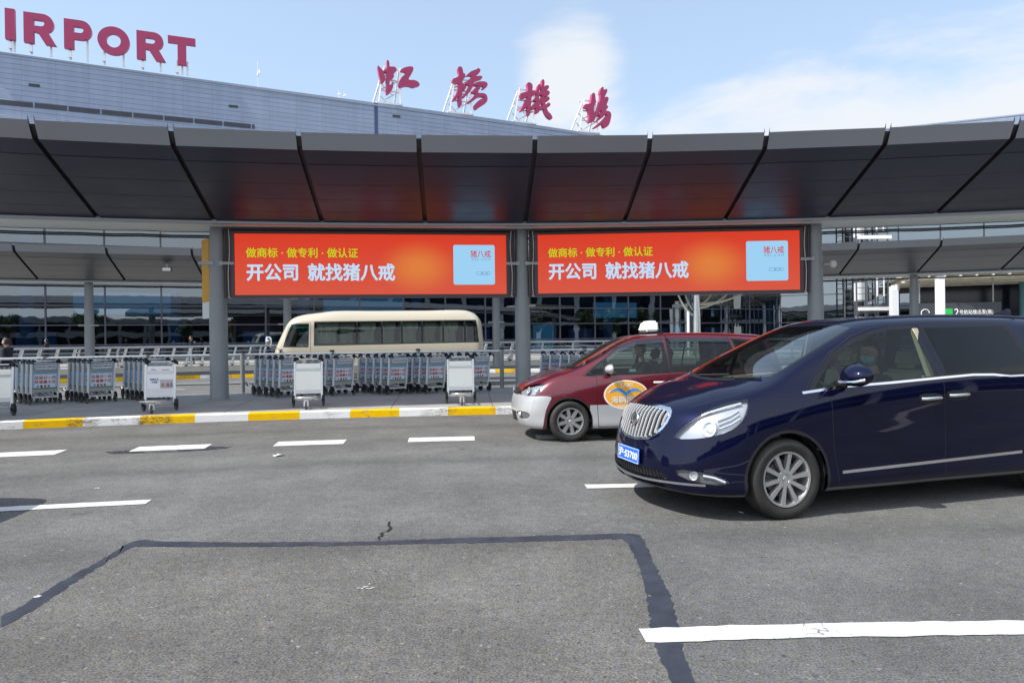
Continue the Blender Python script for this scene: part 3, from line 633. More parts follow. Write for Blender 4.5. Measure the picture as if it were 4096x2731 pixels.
def trolley(kind, label, group):
    """local: x across, +y towards the platform end, base on the floor"""
    T = empty('luggage_trolley', (0, 0, 0), 0, label, 'trolley', group)
    yy = lambda z: -(z-.15)*LEAN          # uprights lean back towards the pusher
    for s in (-1, 1):
        mb = MB(); mb.bar((s*.285, yy(.13), .13), (s*.285, yy(.98), .98), .042, .03); mb.bar((s*.285, yy(.97), .97), (s*.285, yy(1.02)-.03, 1.03), .03, .03)
        part('upright', mb, M_WALU, T)
    def face(s): # s=+1 the side turned to the platform, -1 the pusher's side
        o = Vector((0, yy(.5)+s*.014, .5)); up_ = Vector((0, -LEAN, 1)).normalized(); x = Vector((-s, 0, 0)); return basis(o, x, x.cross(up_))
    a = Matrix.Rotation(math.atan(LEAN), 4, 'X')
    Mb = Matrix.Translation((0, yy(.5), .5)) @ a
    def panel(nm, z0, z1, wd, m):
        mb = MB(); mb.box((-wd, -.009, z0-.5), (wd, .009, z1-.5), 0, Mb); return part(nm, mb, m, T)
    frame_m = M_RAILGREY if kind == 'ad' else M_ALUP
    for z0_, z1_ in ((-.215, -.137), (.277, .318)): mb = MB(); mb.box((-.264, -.013, z0_), (.264, .013, z1_), 0, Mb); part('board_rail', mb, frame_m, T)
    if kind == 'ad':
        lo_, hi_ = panel('lower_board', .365, .775, .262, M_GREYBD), panel('upper_board', .82, .965, .262, M_GREYBD)
        for s in (-1, 1):
            F = face(s); mb = MB(); quad_uv(mb, F, -.257, .257, -.125, .268, .0); q = part('advert', mb, M_SKYAD, lo_)
            mb = MB(); quad_uv(mb, F, -.225, .255, .325, .46, .0); q2 = part('advert', mb, M_SKYAD, hi_)
            F2 = F @ Matrix.Translation((0, 0, .0025))
            for k in range(4): x = -.15+k*.075; mb = MB(); mb.box((x-.022, -.092, 0), (x+.022, -.05, .001), 0, F2); mb.box((x-.026, -.05, 0), (x+.026, -.04, .001), 0, F2); part('bin_icon', mb, BIN[k], lo_)
            for tx, a_, b_, l_, h_, bd in AD_TEXT:
                me = tx.copy(); put('slogan', me, M_ADRED, lo_ if h_ < .22 else hi_, F2 @ Matrix.Translation((a_, l_, 0)))
    else:
        m = M_BOARD if kind == 'blank' else M_WPAINT
        lo_, hi_ = panel('lower_board', .365, .775, .262, m), panel('upper_board', .82, .945, .255, m)
        mb = MB(); mb.box((-.25, -.03, .42), (.25, -.0095, .445), 0, Mb); mb.box((-.25, .0095, .318), (.25, .03, .336), 0, Mb); part('board_lip', mb, M_ALU, T)
        if kind == 'poster':
            F = face(1) @ Matrix.Translation((0, .06, .003))
            mb = MB(); pr = random.Random(4)
            mb.box((.0, -.08, 0), (.25, .10, .001), 0, F)
            for x, hh, k in ((.05, .10, 1), (.10, .09, 2), (.155, .105, 3), (.22, .11, 1)):
                mb.prism([(x-.03, -.06), (x+.03, -.06), (x+.022, -.06+hh*.75), (x-.022, -.06+hh*.75)], F @ Matrix.Translation((0, 0, .0012)), .0006, k)
                mb.prism([(x+.014*cos(2*pi*i/8), -.06+hh*.9+.016*sin(2*pi*i/8)) for i in range(8)], F @ Matrix.Translation((0, 0, .0012)), .0006, 4)
            mb.prism([(.03, -.078), (.13, -.078), (.14, -.05), (.05, -.05)], F @ Matrix.Translation((0, 0, .002)), .0006, 5)
            part('poster_picture', mb, [mat('poster_room', (.45, .43, .47), .5), mat('poster_blue', (.16, .2, .34), .5), mat('poster_beige', (.45, .36, .3), .5), mat('poster_plum', (.2, .12, .22), .5), M_SKIN, M_YEL], lo_)
            mb = MB(); mb.box((-.26, -.155, 0), (.26, -.09, .001), 0, F)
            for k in range(3):
                z = -.10-.018*k; x = -.24
                while x < .22: L_ = pr.uniform(.02, .07); mb.box((x, z, .001), (x+L_, z+.005, .0015), 1, F); x += L_+.02
            part('poster_footer', mb, [M_WPAINT, mat('poster_print', (.35, .4, .5), .6)], lo_)
            put('poster_text', fit_text('热爱生活', -.20, -.03, .085, .125, .015), M_ADBLUE, lo_, F)
            put('poster_text', fit_text('才是家', -.17, -.05, .03, .068, .015), M_ADBLUE, lo_, F)
            mb = MB(); mb.box((-.19, .30, 0), (-.08, .315, .001), 0, F); mb.box((.03, .30, 0), (.18, .315, .001), 0, F); mb.box((-.15, .33, 0), (-.125, .345, .001), 0, F); part('poster_print', mb, mat('poster_print2', (.3, .34, .45), .6), hi_)
    # handle bar with moulded grips, small wire basket under it
    mb = MB(); mb.tube([(-.20, yy(1.03)-.05, 1.035), (.20, yy(1.03)-.05, 1.035)], .017, 8); part('handle_bar', mb, M_ALUP, T, 60)
    for s in (-1, 1):
        mb = MB(); y0 = yy(1.03)
        mb.tube([(s*.285, y0-.0, .985), (s*.285, y0-.02, 1.03), (s*.27, y0-.06, 1.05), (s*.21, y0-.05, 1.037)], [.026, .036, .034, .022], 8)
        mb.tube([(s*.285, y0-.03, 1.035), (s*.30, y0-.12, 1.01), (s*.29, y0-.19, .985)], [.026, .022, .018], 8); part('grip', mb, M_DKPLAS, T, 60)
    mb = MB(); z0, z1 = .90, .985; y0 = yy(.95)
    for s in (-1, 1):
        for k in range(3): mb.tube([(s*.06+s*k*.08, y0+.0, z1), (s*.06+s*k*.08, y0-.03, z0), (s*.06+s*k*.08, y0-.16, z0), (s*.06+s*k*.08, y0-.18, z1-.02)], .0045, 4)
    for yq, zq in ((y0-.18, z1-.02), (y0-.16, z0), (y0, z1)): mb.tube([(-.235, yq, zq), (.235, yq, zq)], .005, 4)
    part('wire_basket', mb, M_ALU, T)
    # base: side runners rising gently to the bumper, cross plates, rear wheel forks
    mb = MB()
    for s in (-1, 1): mb.tube([(s*.28, .02, .17), (s*.24, .20, .18), (s*.20, .55, .25), (s*.16, .70, .265)], .019, 7); mb.bar((s*.10, .03, .165), (s*.10, .66, .262), .03, .014)
    mb.bar((-.28, .02, .165), (.28, .02, .165), .035, .03); mb.bar((-.17, .58, .255), (.17, .58, .255), .03, .012)
    part('base_frame', mb, M_ALUP, T, 60)
    mb = MB(); mb.tube([(-.215, .60, .235), (-.19, .70, .25), (-.10, .755, .26), (0, .77, .262), (.10, .755, .26), (.19, .70, .25), (.215, .60, .235)], .024, 8); part('bumper', mb, M_GREYPL if kind == 'ad' else M_ALU, T, 60)
    for s in (-1, 1):
        w = wheel_small(T, (s*.315, -.02, .082), .082, .034)
        mb = MB(); mb.prism([(-.085, .06), (.045, .05), (.07, .15), (.03, .25), (-.03, .255), (-.085, .17)], basis((s*.315-.028, 0, 0), (0, 1, 0), (1, 0, 0)), .056); part('wheel_guard', mb, M_DKPLAS, T)
    w = wheel_small(T, (0, .62, .085), .085, .034); mb = MB()
    for s in (-1, 1): mb.bar((s*.026, .62, .07), (s*.026, .60, .21), .05, .008, 0, (0, 1, 0))
    mb.lathe([(0, .20), (.055, .20), (.06, .25), (0, .255)], 14, 0, Matrix.Translation((0, .60, 0))); part('caster_fork', mb, M_ALU, T, 40)
    return T
def wheel_small(T, p, r, w):
    M = Matrix.Translation(p) @ Matrix.Rotation(pi/2, 4, 'Y')
    mb = MB(); mb.lathe([(r*.62, -w/2), (r*.92, -w/2), (r, -w*.3), (r, w*.3), (r*.92, w/2), (r*.62, w/2)], 18, 0, M); o = part('wheel', mb, mat('caster_tyre', (.10, .095, .085), .7) if 'caster_tyre' not in MATS else MATS['caster_tyre'], T, 50)
    mb = MB(); mb.lathe([(0, -w*.42), (r*.63, -w*.42), (r*.63, w*.42), (0, w*.42)], 14, 0, M); part('hub', mb, M_GREYPL, o, 40); return o
AD_TEXT = [(text_mesh('垃圾分一分', .086, .022, .0004, 'CENTER', 1.05), 0, 0, .135, .1, 0), (text_mesh('环境美十分', .086, .022, .0004, 'CENTER', 1.05), 0, 0, .03, .1, 0), (text_mesh('垃圾分类 · 举手之劳', .042, .014, .0004), .02, 0, .395, .3, 0)]
GRP = 'waste sorting trolleys in nested rows'
ad0 = trolley('ad', 'x', GRP); TREE = child_map(); first = True
ORD = ['first', 'second', 'third', 'fourth', 'fifth', 'sixth']
ROWS = [((-11.5, 16.26), (-.77, .64), 5, 'leftmost nested row'), ((-10.31, 16.52), (-.75, .66), 5, 'nested row left of the poster trolley'),
        ((-9.19, 16.93), (-.72, .70), 5, 'row behind the poster trolley'), ((-5.99, 17.45), (-.70, .715), 5, 'row behind the left blank trolley'),
        ((-4.71, 17.8), (-.70, .715), 5, 'row right of the left blank trolley'), ((-3.3, 17.92), (-.69, .725), 5, 'row below the minibus rear wheel'),
        ((-2.29, 18.08), (-.68, .73), 5, 'row left of the right blank trolley'), ((-1.1, 18.42), (-.67, .74), 5, 'row behind the right blank trolley'), ((2.0, 18.35), (-.66, .75), 6, 'row half hidden behind the taxi bonnet')]
jr = random.Random(9)
for (x, y), d, n, rn in ROWS:
    d = Vector((*d, 0)).normalized(); ac = Vector((d.y, -d.x, 0))      # from left wheel to right wheel
    for k in range(n):
        o = ad0 if first else copy_tree(ad0, None, TREE); first = False
        p = Vector((x, y, .148))+ac*.30+d*(.365*k+jr.uniform(-.03, .03))
        o.location = p; o.rotation_euler = (0, 0, atan2(-d.x, d.y)+jr.uniform(-.045, .045))
        o['label'] = f'{ORD[k]} waste sorting trolley from the front of the {rn}'
for kind, p, a, lb in (('poster', (-7.48, 14.47), radians(193), 'trolley with a white family poster near the kerb at left'), ('blank', (-4.48, 14.97), radians(192), 'blank white trolley at the kerb, left of the two under the red screens'),
                       ('blank', (-1.17, 15.40), radians(186.5), 'blank white trolley at the kerb, right of the two under the red screens'), ('blank', (-10.42, 13.74), radians(195), 'blank white trolley cut off by the left edge of the photo')):
    o = trolley(kind, lb, 'loose trolleys along the kerb'); o.location = (*p, .148); o.rotation_euler = (0, 0, a)
# simpler trolleys parked behind the sidewalk railing (seen through it)
def small_trolley(label):
    T = empty('parked_trolley', (0, 0, 0), 0, label, 'trolley', 'trolleys parked behind the sidewalk railing')
    mb = MB()
    for s in (-1, 1): mb.bar((0, s*.27, .16), (.22, s*.27, .98), .05, .085)
    mb.bar((.20, -.27, .9), (.20, .27, .9), .03, .03)
    part('frame', mb, M_WPAINT, T)
    mb = MB(); mb.prism([(-.22, .06), (.12, .06), (.06, .26), (-.02, .26)], basis((0, .29, 0), (1, 0, 0), (0, -1, 0)), .58); part('base', mb, M_ALUP, T)
    mb = MB(); mb.tube([(.2, -.3, 1.0), (.25, -.3, 1.03), (.25, .3, 1.03), (.2, .3, 1.0)], .03, 6); mb.box((-.05, -.3, 0), (.08, .3, .07)); part('handle_and_wheels', mb, M_DKPLAS, T)
    return T
s0 = small_trolley('white trolley nested in the long line behind the sidewalk railing'); TREE2 = child_map()
for k in range(34):
    o = s0 if k == 0 else copy_tree(s0, None, TREE2); a = -17.6+.62*k if k < 17 else -7.05+.62*(k-17)
    if k >= 26: a = -17.6-.62*(k-25)
    o.location = pol(68.4, a, .39); o.rotation_euler = (0, 0, -radians(a)+.1)
# ================================================================ TERMINAL
WO = Vector((0, 53.2, 0)); WE = Vector((1, .4, 0)).normalized(); WN = Vector((WE.y, -WE.x, 0))
VO = Vector((24.9, 63.16, 0)); VE = Vector((1, -.38, 0)).normalized(); VN = Vector((VE.y, -VE.x, 0))
M_CLAD = mat('cladding', rough=.42, metal=.25); t = NT(M_CLAD)
uv = t.n('ShaderNodeUVMap'); sx = t.n('ShaderNodeSeparateXYZ'); t.l(uv.outputs[0], sx.inputs[0])
fu = t.math('FRACT', t.math('DIVIDE', t.math('ADD', sx.outputs[0], 100*1.765), 1.765)); fv = t.math('FRACT', t.math('DIVIDE', t.math('ADD', sx.outputs[1], 31), .31))
hl = t.math('LESS_THAN', fv, .085); vl = t.math('LESS_THAN', fu, .022)
pv = t.n('ShaderNodeTexWhiteNoise', noise_dimensions='2D'); cb = t.n('ShaderNodeCombineXYZ')
t.l(t.math('FLOOR', t.math('DIVIDE', t.math('ADD', sx.outputs[0], 176.5), 1.765)), cb.inputs[0]); t.l(t.math('FLOOR', t.math('DIVIDE', t.math('ADD', sx.outputs[1], 31), .31)), cb.inputs[1]); t.l(cb.outputs[0], pv.inputs['Vector'])
streak = t.noise(1.0, 4, .6, stretch=(2.5, 2.5, .12))
tone = t.math('MULTIPLY', t.rng(pv.outputs['Value'], 0, 1, .96, 1.04), t.rng(streak, .3, .7, .92, 1.06))
base = t.n('ShaderNodeVectorMath', operation='SCALE'); base.inputs[0].default_value = (.25, .305, .42); t.l(tone, base.inputs['Scale'])
c = t.mixc(t.math('MULTIPLY', vl, .45), base.outputs[0], (.18, .20, .25)); c = t.mixc(t.math('MULTIPLY', hl, .8), c, (.10, .11, .15)); t.l(c, t.b.inputs['Base Color'])
t.bump(t.math('MULTIPLY', t.math('MAXIMUM', hl, vl), -1), .4, .02)
# curtain wall: dark tinted glass, slightly wavy panes
def curtain(name, refl, darkc, wav):
    m = bpy.data.materials.new(name); m.use_nodes = True; t = NT(m)
    gl = t.n('ShaderNodeBsdfGlossy'); gl.inputs['Roughness'].default_value = .015; gl.inputs[0].default_value = (.82, .92, 1.0, 1)
    tr = t.n('ShaderNodeBsdfTransparent'); tr.inputs[0].default_value = (*darkc, 1)
    uv = t.n('ShaderNodeUVMap'); nz = t.noise(.55, 2, .5, vec=uv.outputs[0], stretch=(1, .8, 1)); nz2 = t.noise(2.2, 1, .4, vec=uv.outputs[0], stretch=(.7, .35, 1))
    bp = t.n('ShaderNodeBump'); bp.inputs['Strength'].default_value = wav; bp.inputs['Distance'].default_value = .05; t.l(t.math('MULTIPLY_ADD', nz2, .25, nz), bp.inputs['Height']); t.l(bp.outputs[0], gl.inputs['Normal'])
    mx = t.n('ShaderNodeMixShader'); lw = t.n('ShaderNodeLayerWeight'); lw.inputs[0].default_value = .5
    t.l(t.math('MULTIPLY_ADD', t.math('POWER', lw.outputs['Facing'], 3.0), 1-refl, refl), mx.inputs[0]); t.l(tr.outputs[0], mx.inputs[1]); t.l(gl.outputs[0], mx.inputs[2]); t.l(mx.outputs[0], t.out.inputs[0])
    MATS[name] = m; return m
M_CURT = curtain('curtain_glass', .19, (.14, .22, .34), .07); M_CURT2 = curtain('curtain_glass_pale', .27, (.15, .22, .27), .10)
M_MULL = mat('mullion', (.055, .06, .085), .4, .4)
M_INT = mat('interior_dark', (.03, .035, .045), .7); M_INTF = mat('interior_floor', (.24, .24, .24), .3); M_TEAL = mat('interior_teal', (.10, .25, .31), .5); M_INTCOL = mat('interior_column', (.16, .30, .42), .4)
M_PANEL = mat('teal_panel_glow', (.08, .22, .26), .4, emit=(.05, .16, .2), estr=.9)  # glow stands in for indoor light falling on the teal panels
def wing(name, label, O, E, Nn, u0, u1, ztop, glass, mu0, mpitch, zs, joint=None, louv=None, zclad=10.5, name_i=0):
    root = empty(name, O, 0, label, 'terminal'); iv = Matrix.Translation(-O)
    P = lambda u, z, d=0: iv @ (O+E*u+Nn*d+Vector((0, 0, z)))
    M = Matrix(((E.x, 0, Nn.x, 0), (E.y, 0, Nn.y, 0), (0, 1, 0, 0), (0, 0, 0, 1)))      # local u, z, outward
    zt = lambda u: ztop(u)
    n = 24; mb = MB(); vs = []; uvs = []
    for k in range(n+1):
        u = u0+(u1-u0)*k/n; vs += [P(u, zclad, .12), P(u, zt(u), .12)]; uvs += [(u, zclad-zt(u)), (u, 0)]
    mb.add(vs, [(2*k, 2*k+2, 2*k+3, 2*k+1) for k in range(n)], 0, uvs); part('cladding', mb, M_CLAD, root)
    mb = MB()
    mb.add([P(u0, zt(u0)+.0, .16), P(u1, zt(u1), .16), P(u1, zt(u1)+.12, .16), P(u0, zt(u0)+.12, .16)], [(0, 1, 2, 3)]); mb.add([P(u0, zt(u0)+.12, .16), P(u1, zt(u1)+.12, .16), P(u1, zt(u1)+.12, -34), P(u0, zt(u0)+.12, -34)], [(0, 1, 2, 3)]); mb.add([P(u0, zt(u0), .16), P(u1, zt(u1), .16), P(u1, zt(u1), .1), P(u0, zt(u0), .1)], [(3, 2, 1, 0)])
    mb.add([P(u0, zclad, .12), P(u1, zclad, .12), P(u1, zclad, -.2), P(u0, zclad, -.2)], [(3, 2, 1, 0)])
    mb.add([P(u0, 0, -34), P(u1, 0, -34), P(u1, zt(u1)+.12, -34), P(u0, zt(u0)+.12, -34)], [(0, 1, 2, 3)])
    for u in (u0, u1): mb.add([P(u, 0, -34), P(u, 0, .1), P(u, zt(u)+.12, .1), P(u, zt(u)+.12, -34)], [(0, 1, 2, 3)])
    part('roof', mb, mat('roof_trim', (.26, .30, .37), .45, .2) if 'roof_trim' not in MATS else MATS['roof_trim'], root)
    # glass, one sheet per bay
    us = [u0]; u = mu0
    while u < u1-.2:
        if u > u0+.2: us.append(u)
        u += mpitch
    us.append(u1)
    mb = MB()
    for a, b in zip(us, us[1:]):
        off = random.uniform(0, 50); mb.add([P(a, .39), P(b, .39), P(b, zclad), P(a, zclad)], [(0, 1, 2, 3)], 0, [(a+off, 0), (b+off, 0), (b+off, zclad), (a+off, zclad)])
    part('window', mb, glass, root)
    for u in us[1:-1]:
        mb = MB(); mb.box((u-.045, .39, -.05), (u+.045, zclad, .08), 0, M); part('mullion', mb, M_MULL, root)
    for z in zs:
        mb = MB(); mb.box((u0, z-.035, -.04), (u1, z+.035, .10), 0, M); part('transom', mb, M_MULL, root)
    # interior: floor, back wall, ceiling, columns, teal panels
    mb = MB(); mb.box((u0+.3, .3, -13), (u1-.3, .38, -.1), 0, M); mb.box((u0+.3, .39, -13.2), (u1-.3, zclad, -13.01), 1, M); mb.box((u0+.3, 4.6, -13), (u1-.3, 4.9, -2.5), 1, M)
    part('interior', mb, [M_INTF, M_INT], root)
    if name_i == 0:
        for a, b, z0, z1 in ((-29.6, -24.0, 3.55, 4.95), (-14, -8.2, 3.5, 4.9), (2.6, 4.4, .5, 2.7), (8.2, 12.4, 3.3, 4.6), (16, 17.2, .5, 2.6)):
            mb = MB(); mb.box((a, z0, -1.9), (b, z1, -1.7), 0, M); part('interior_panel', mb, M_PANEL, root)
        for u in (-33, -19.5, -3, 6.5, 14.2, 20.5): mb = MB(); mb.box((u, .39, -3.2), (u+2.2, 2.4, -2.9), 0, M); part('interior_kiosk', mb, M_INTCOL, root)
    k = 0; u = u0+3
    while u < u1-2:
        mb = MB(); mb.lathe([(.42, .38), (.42, 10)], 14, 0, M @ Matrix.Translation((u, 0, -2.2)) @ Matrix.Rotation(-pi/2, 4, 'X')); part('interior_column', mb, M_INTCOL, root, 50); u += 8.4
    if joint is not None:
        mb = MB(); mb.box((joint-.13, zclad, .0), (joint+.13, zt(joint)-.02, .125), 0, M); part('wall_joint', mb, mat('joint_blue', (.03, .06, .16), .4), root)
    if louv:
        b0, b1 = louv; v = b0
        while v < b1-.1:
            w = min(v+1.765, b1); mb = MB(); mb.box((v+.04, 15.97, .1), (w-.04, 16.29, .124), 1, M)
            for q in range(6): mb.box((v+.04, 15.985+q*.052, .124), (w-.04, 16.0+q*.052, .16), 0, M)
            part('louver_vent', mb, [mat('louver', (.15, .17, .23), .5) if 'louver' not in MATS else MATS['louver'], M_CHANNEL], root); v += 1.765
    return root, M
zA = lambda u: 18.51-.0188*u if u < 0 else 18.51-.035*u
WA, MA = wing('terminal_wing', 'main terminal wing with grey blue metal cladding above dark glass and rooftop signs', WO, WE, WN, -52, 26.8, zA, M_CURT, -30.72-3.17*6, 3.17, (1.54, 2.78, 4.02, 5.26, 6.5, 7.76, 9.0), -10.37, (-38.2+1.765*.0, -18.55))
WB, MBm = wing('terminal_wing', 'right terminal wing of pale reflecting glass behind the white portal', VO, VE, VN, .05, 46, lambda u: 19.5, M_CURT2, 3.3, 3.17, (1.54, 2.78, 4.02, 5.26, 6.5, 7.76, 9.4), None, None, 13.5, 1)
# small vents and masts on the main wing
for u, z in ((-31.1, 17.35), (-19.9, 17.35), (-8.9, 17.9)):
    mb = MB(); mb.box((u-.28, z-.07, .12), (u+.28, z+.07, .17), 0, MA); o = part('wall_vent', mb, M_CHANNEL, WA); o.location = (0, 0, 0)
def mast(u, h, lb):
    p = WO+WE*u-WN*.6+Vector((0, 0, zA(u)+.12)); T = empty('roof_mast', p, 0, lb, 'mast')
    mb = MB(); mb.tube([(0, 0, 0), (0, 0, h)], .022, 6); part('pole', mb, M_WPAINT, T)
    mb = MB(); mb.lathe([(.05, h*.45), (.07, h*.5), (.05, h*.6)], 8); mb.box((-.15, -.15, 0), (.15, .15, .08)); mb.box((.03, -.03, h*.55), (.16, .03, h*.68)); part('instrument', mb, M_WPAINT, T)
mast(-18.3, 1.9, 'white instrument mast on the roof between the letters and the characters')
mast(-12.9, .7, 'short white aerial on the roof left of the first red character')
mast(-12.5, .6, 'short thin aerial beside the other aerial on the roof')
# ---- AIRPORT letters
def arc(cx, cy, rx, ry, a0, a1, n=14): return [(cx+rx*cos(radians(a0+(a1-a0)*k/n)), cy+ry*sin(radians(a0+(a1-a0)*k/n))) for k in range(n+1)]
def let_R(leg=True):
    o = [(0, 0), (0, 1), (.62, 1)]+arc(.62, .70, .36, .30, 90, -90)
    if leg:
        o = [(0, 0), (0, 1), (.60, 1)]+arc(.60, .69, .345, .31, 90, -62, 12)+[(1.02, 0), (.68, 0), (.44, .36), (.33, .385), (.31, .385), (.31, 0)]
        h = [(.31, .79), (.31, .58), (.54, .58)]+arc(.54, .685, .115, .105, -90, 90, 8)
    else:
        o = [(0, 0), (0, 1), (.60, 1)]+arc(.60, .675, .36, .325, 90, -90)+[(.33, .35), (.33, 0)]
        h = [(.33, .78), (.33, .565), (.56, .565)]+arc(.56, .672, .115, .107, -90, 90, 8)
    return [o, h]
LET = {'I': ([[(0, 0), (0, 1), (1, 1), (1, 0)]]), 'R': let_R(), 'P': let_R(False), 'O': [arc(.5, .5, .5, .53, 0, 350, 34), arc(.5, .5, .225, .27, 0, 350, 28)], 'T': [[(0, 1), (1, 1), (1, .76), (.655, .76), (.655, 0), (.345, 0), (.345, .76), (0, .76)]],
       'A': [[(0, 0), (.36, 1), (.64, 1), (1, 0), (.7, 0), (.64, .2), (.36, .2), (.3, 0)], [(.42, .4), (.58, .4), (.5, .7)]]}
def sign_char(name, loops, label, posts, zb, grp, frame_mat, smooth=0, boxes=True, truss=None, thick=.3, cx=0):
    for _ in range(smooth):
        nl = []
        for lp in loops:
            q = []
            for a, b in zip(lp, lp[1:]+lp[:1]): q += [(a[0]*.75+b[0]*.25, a[1]*.75+b[1]*.25), (a[0]*.25+b[0]*.75, a[1]*.25+b[1]*.75)]
            nl.append(q)
        loops = nl
    o = WO+WE*cx+WN*.25+Vector((0, 0, zb)); T = empty(name, o, 0, label, 'sign letter', grp)
    Mx = Matrix(((WE.x, 0, WN.x, 0), (WE.y, 0, WN.y, 0), (0, 1, 0, 0), (0, 0, 0, 1)))
    sets = [loops] if smooth == 0 else [[l] for l in loops]
    for i, ls in enumerate(sets):
        me = shape_mesh([[(x-cx, y-zb) for x, y in l] for l in ls], thick/2, 0)
        me.transform(Mx @ Matrix.Translation((0, 0, .1+.004*i)))
        fr = [p.index for p in me.polygons if p.normal.dot(WN) > .5]
        me.materials.clear(); me.materials.append(M_PINKE); me.materials.append(M_PINK)
        for k in fr: me.polygons[k].material_index = 1
        link('letter_face' if smooth == 0 else 'stroke', me, T)
    return T, Mx
HZ0, HZ1 = 19.72, 21.55
for ch, u0_, u1_, y0, y1, lb in (('A', -34.9, -32.95, 19.8, 21.7, 'magenta rooftop letter A beyond the left edge'), ('I', -32.45, -31.96, 19.83, 21.66, 'magenta rooftop letter I at the left edge'), ('R', -31.52, -29.86, 19.78, 21.60, 'first magenta rooftop letter R, between I and P'), ('P', -29.45, -27.98, 19.72, 21.53, 'magenta rooftop letter P'),
                             ('O', -27.68, -25.92, 19.74, 21.38, 'magenta rooftop letter O'), ('R', -25.53, -23.89, 19.63, 21.42, 'second magenta rooftop letter R, between O and T'), ('T', -23.75, -22.14, 19.58, 21.37, 'magenta rooftop letter T at the end of the word')):
    w = u1_-u0_; mx = max(p[0] for l in LET[ch] for p in l)
    loops = [[(u0_+x/mx*w, y0+y*(y1-y0)) for x, y in l] for l in LET[ch]]
    uc = (u0_+u1_)/2; zr = zA(uc)+.1
    T, Mx = sign_char('roof_letter', loops, lb, 0, zr, 'magenta rooftop letters', M_WPAINT, cx=uc)
    ps = {'I': (-.03, .15), 'R': (-.5, .5), 'P': (-.45, .45), 'O': (-.55, .5), 'T': (-.28, .0, .3), 'A': (-.5, .5)}[ch]
    for q in ps:
        mb = MB(); mb.box((q-.055, 0, -.12), (q+.055, y0-zr+(.75 if ch == 'P' and q > 0 else .35), -.06), 0, Mx); part('support_post', mb, M_WPAINT, T)
    mb = MB(); q = ps[0]; mb.box((q-.12, y0-zr-.48, -.05), (q+.06, y0-zr-.06, .06), 0, Mx); part('junction_box', mb, M_ALU, T)
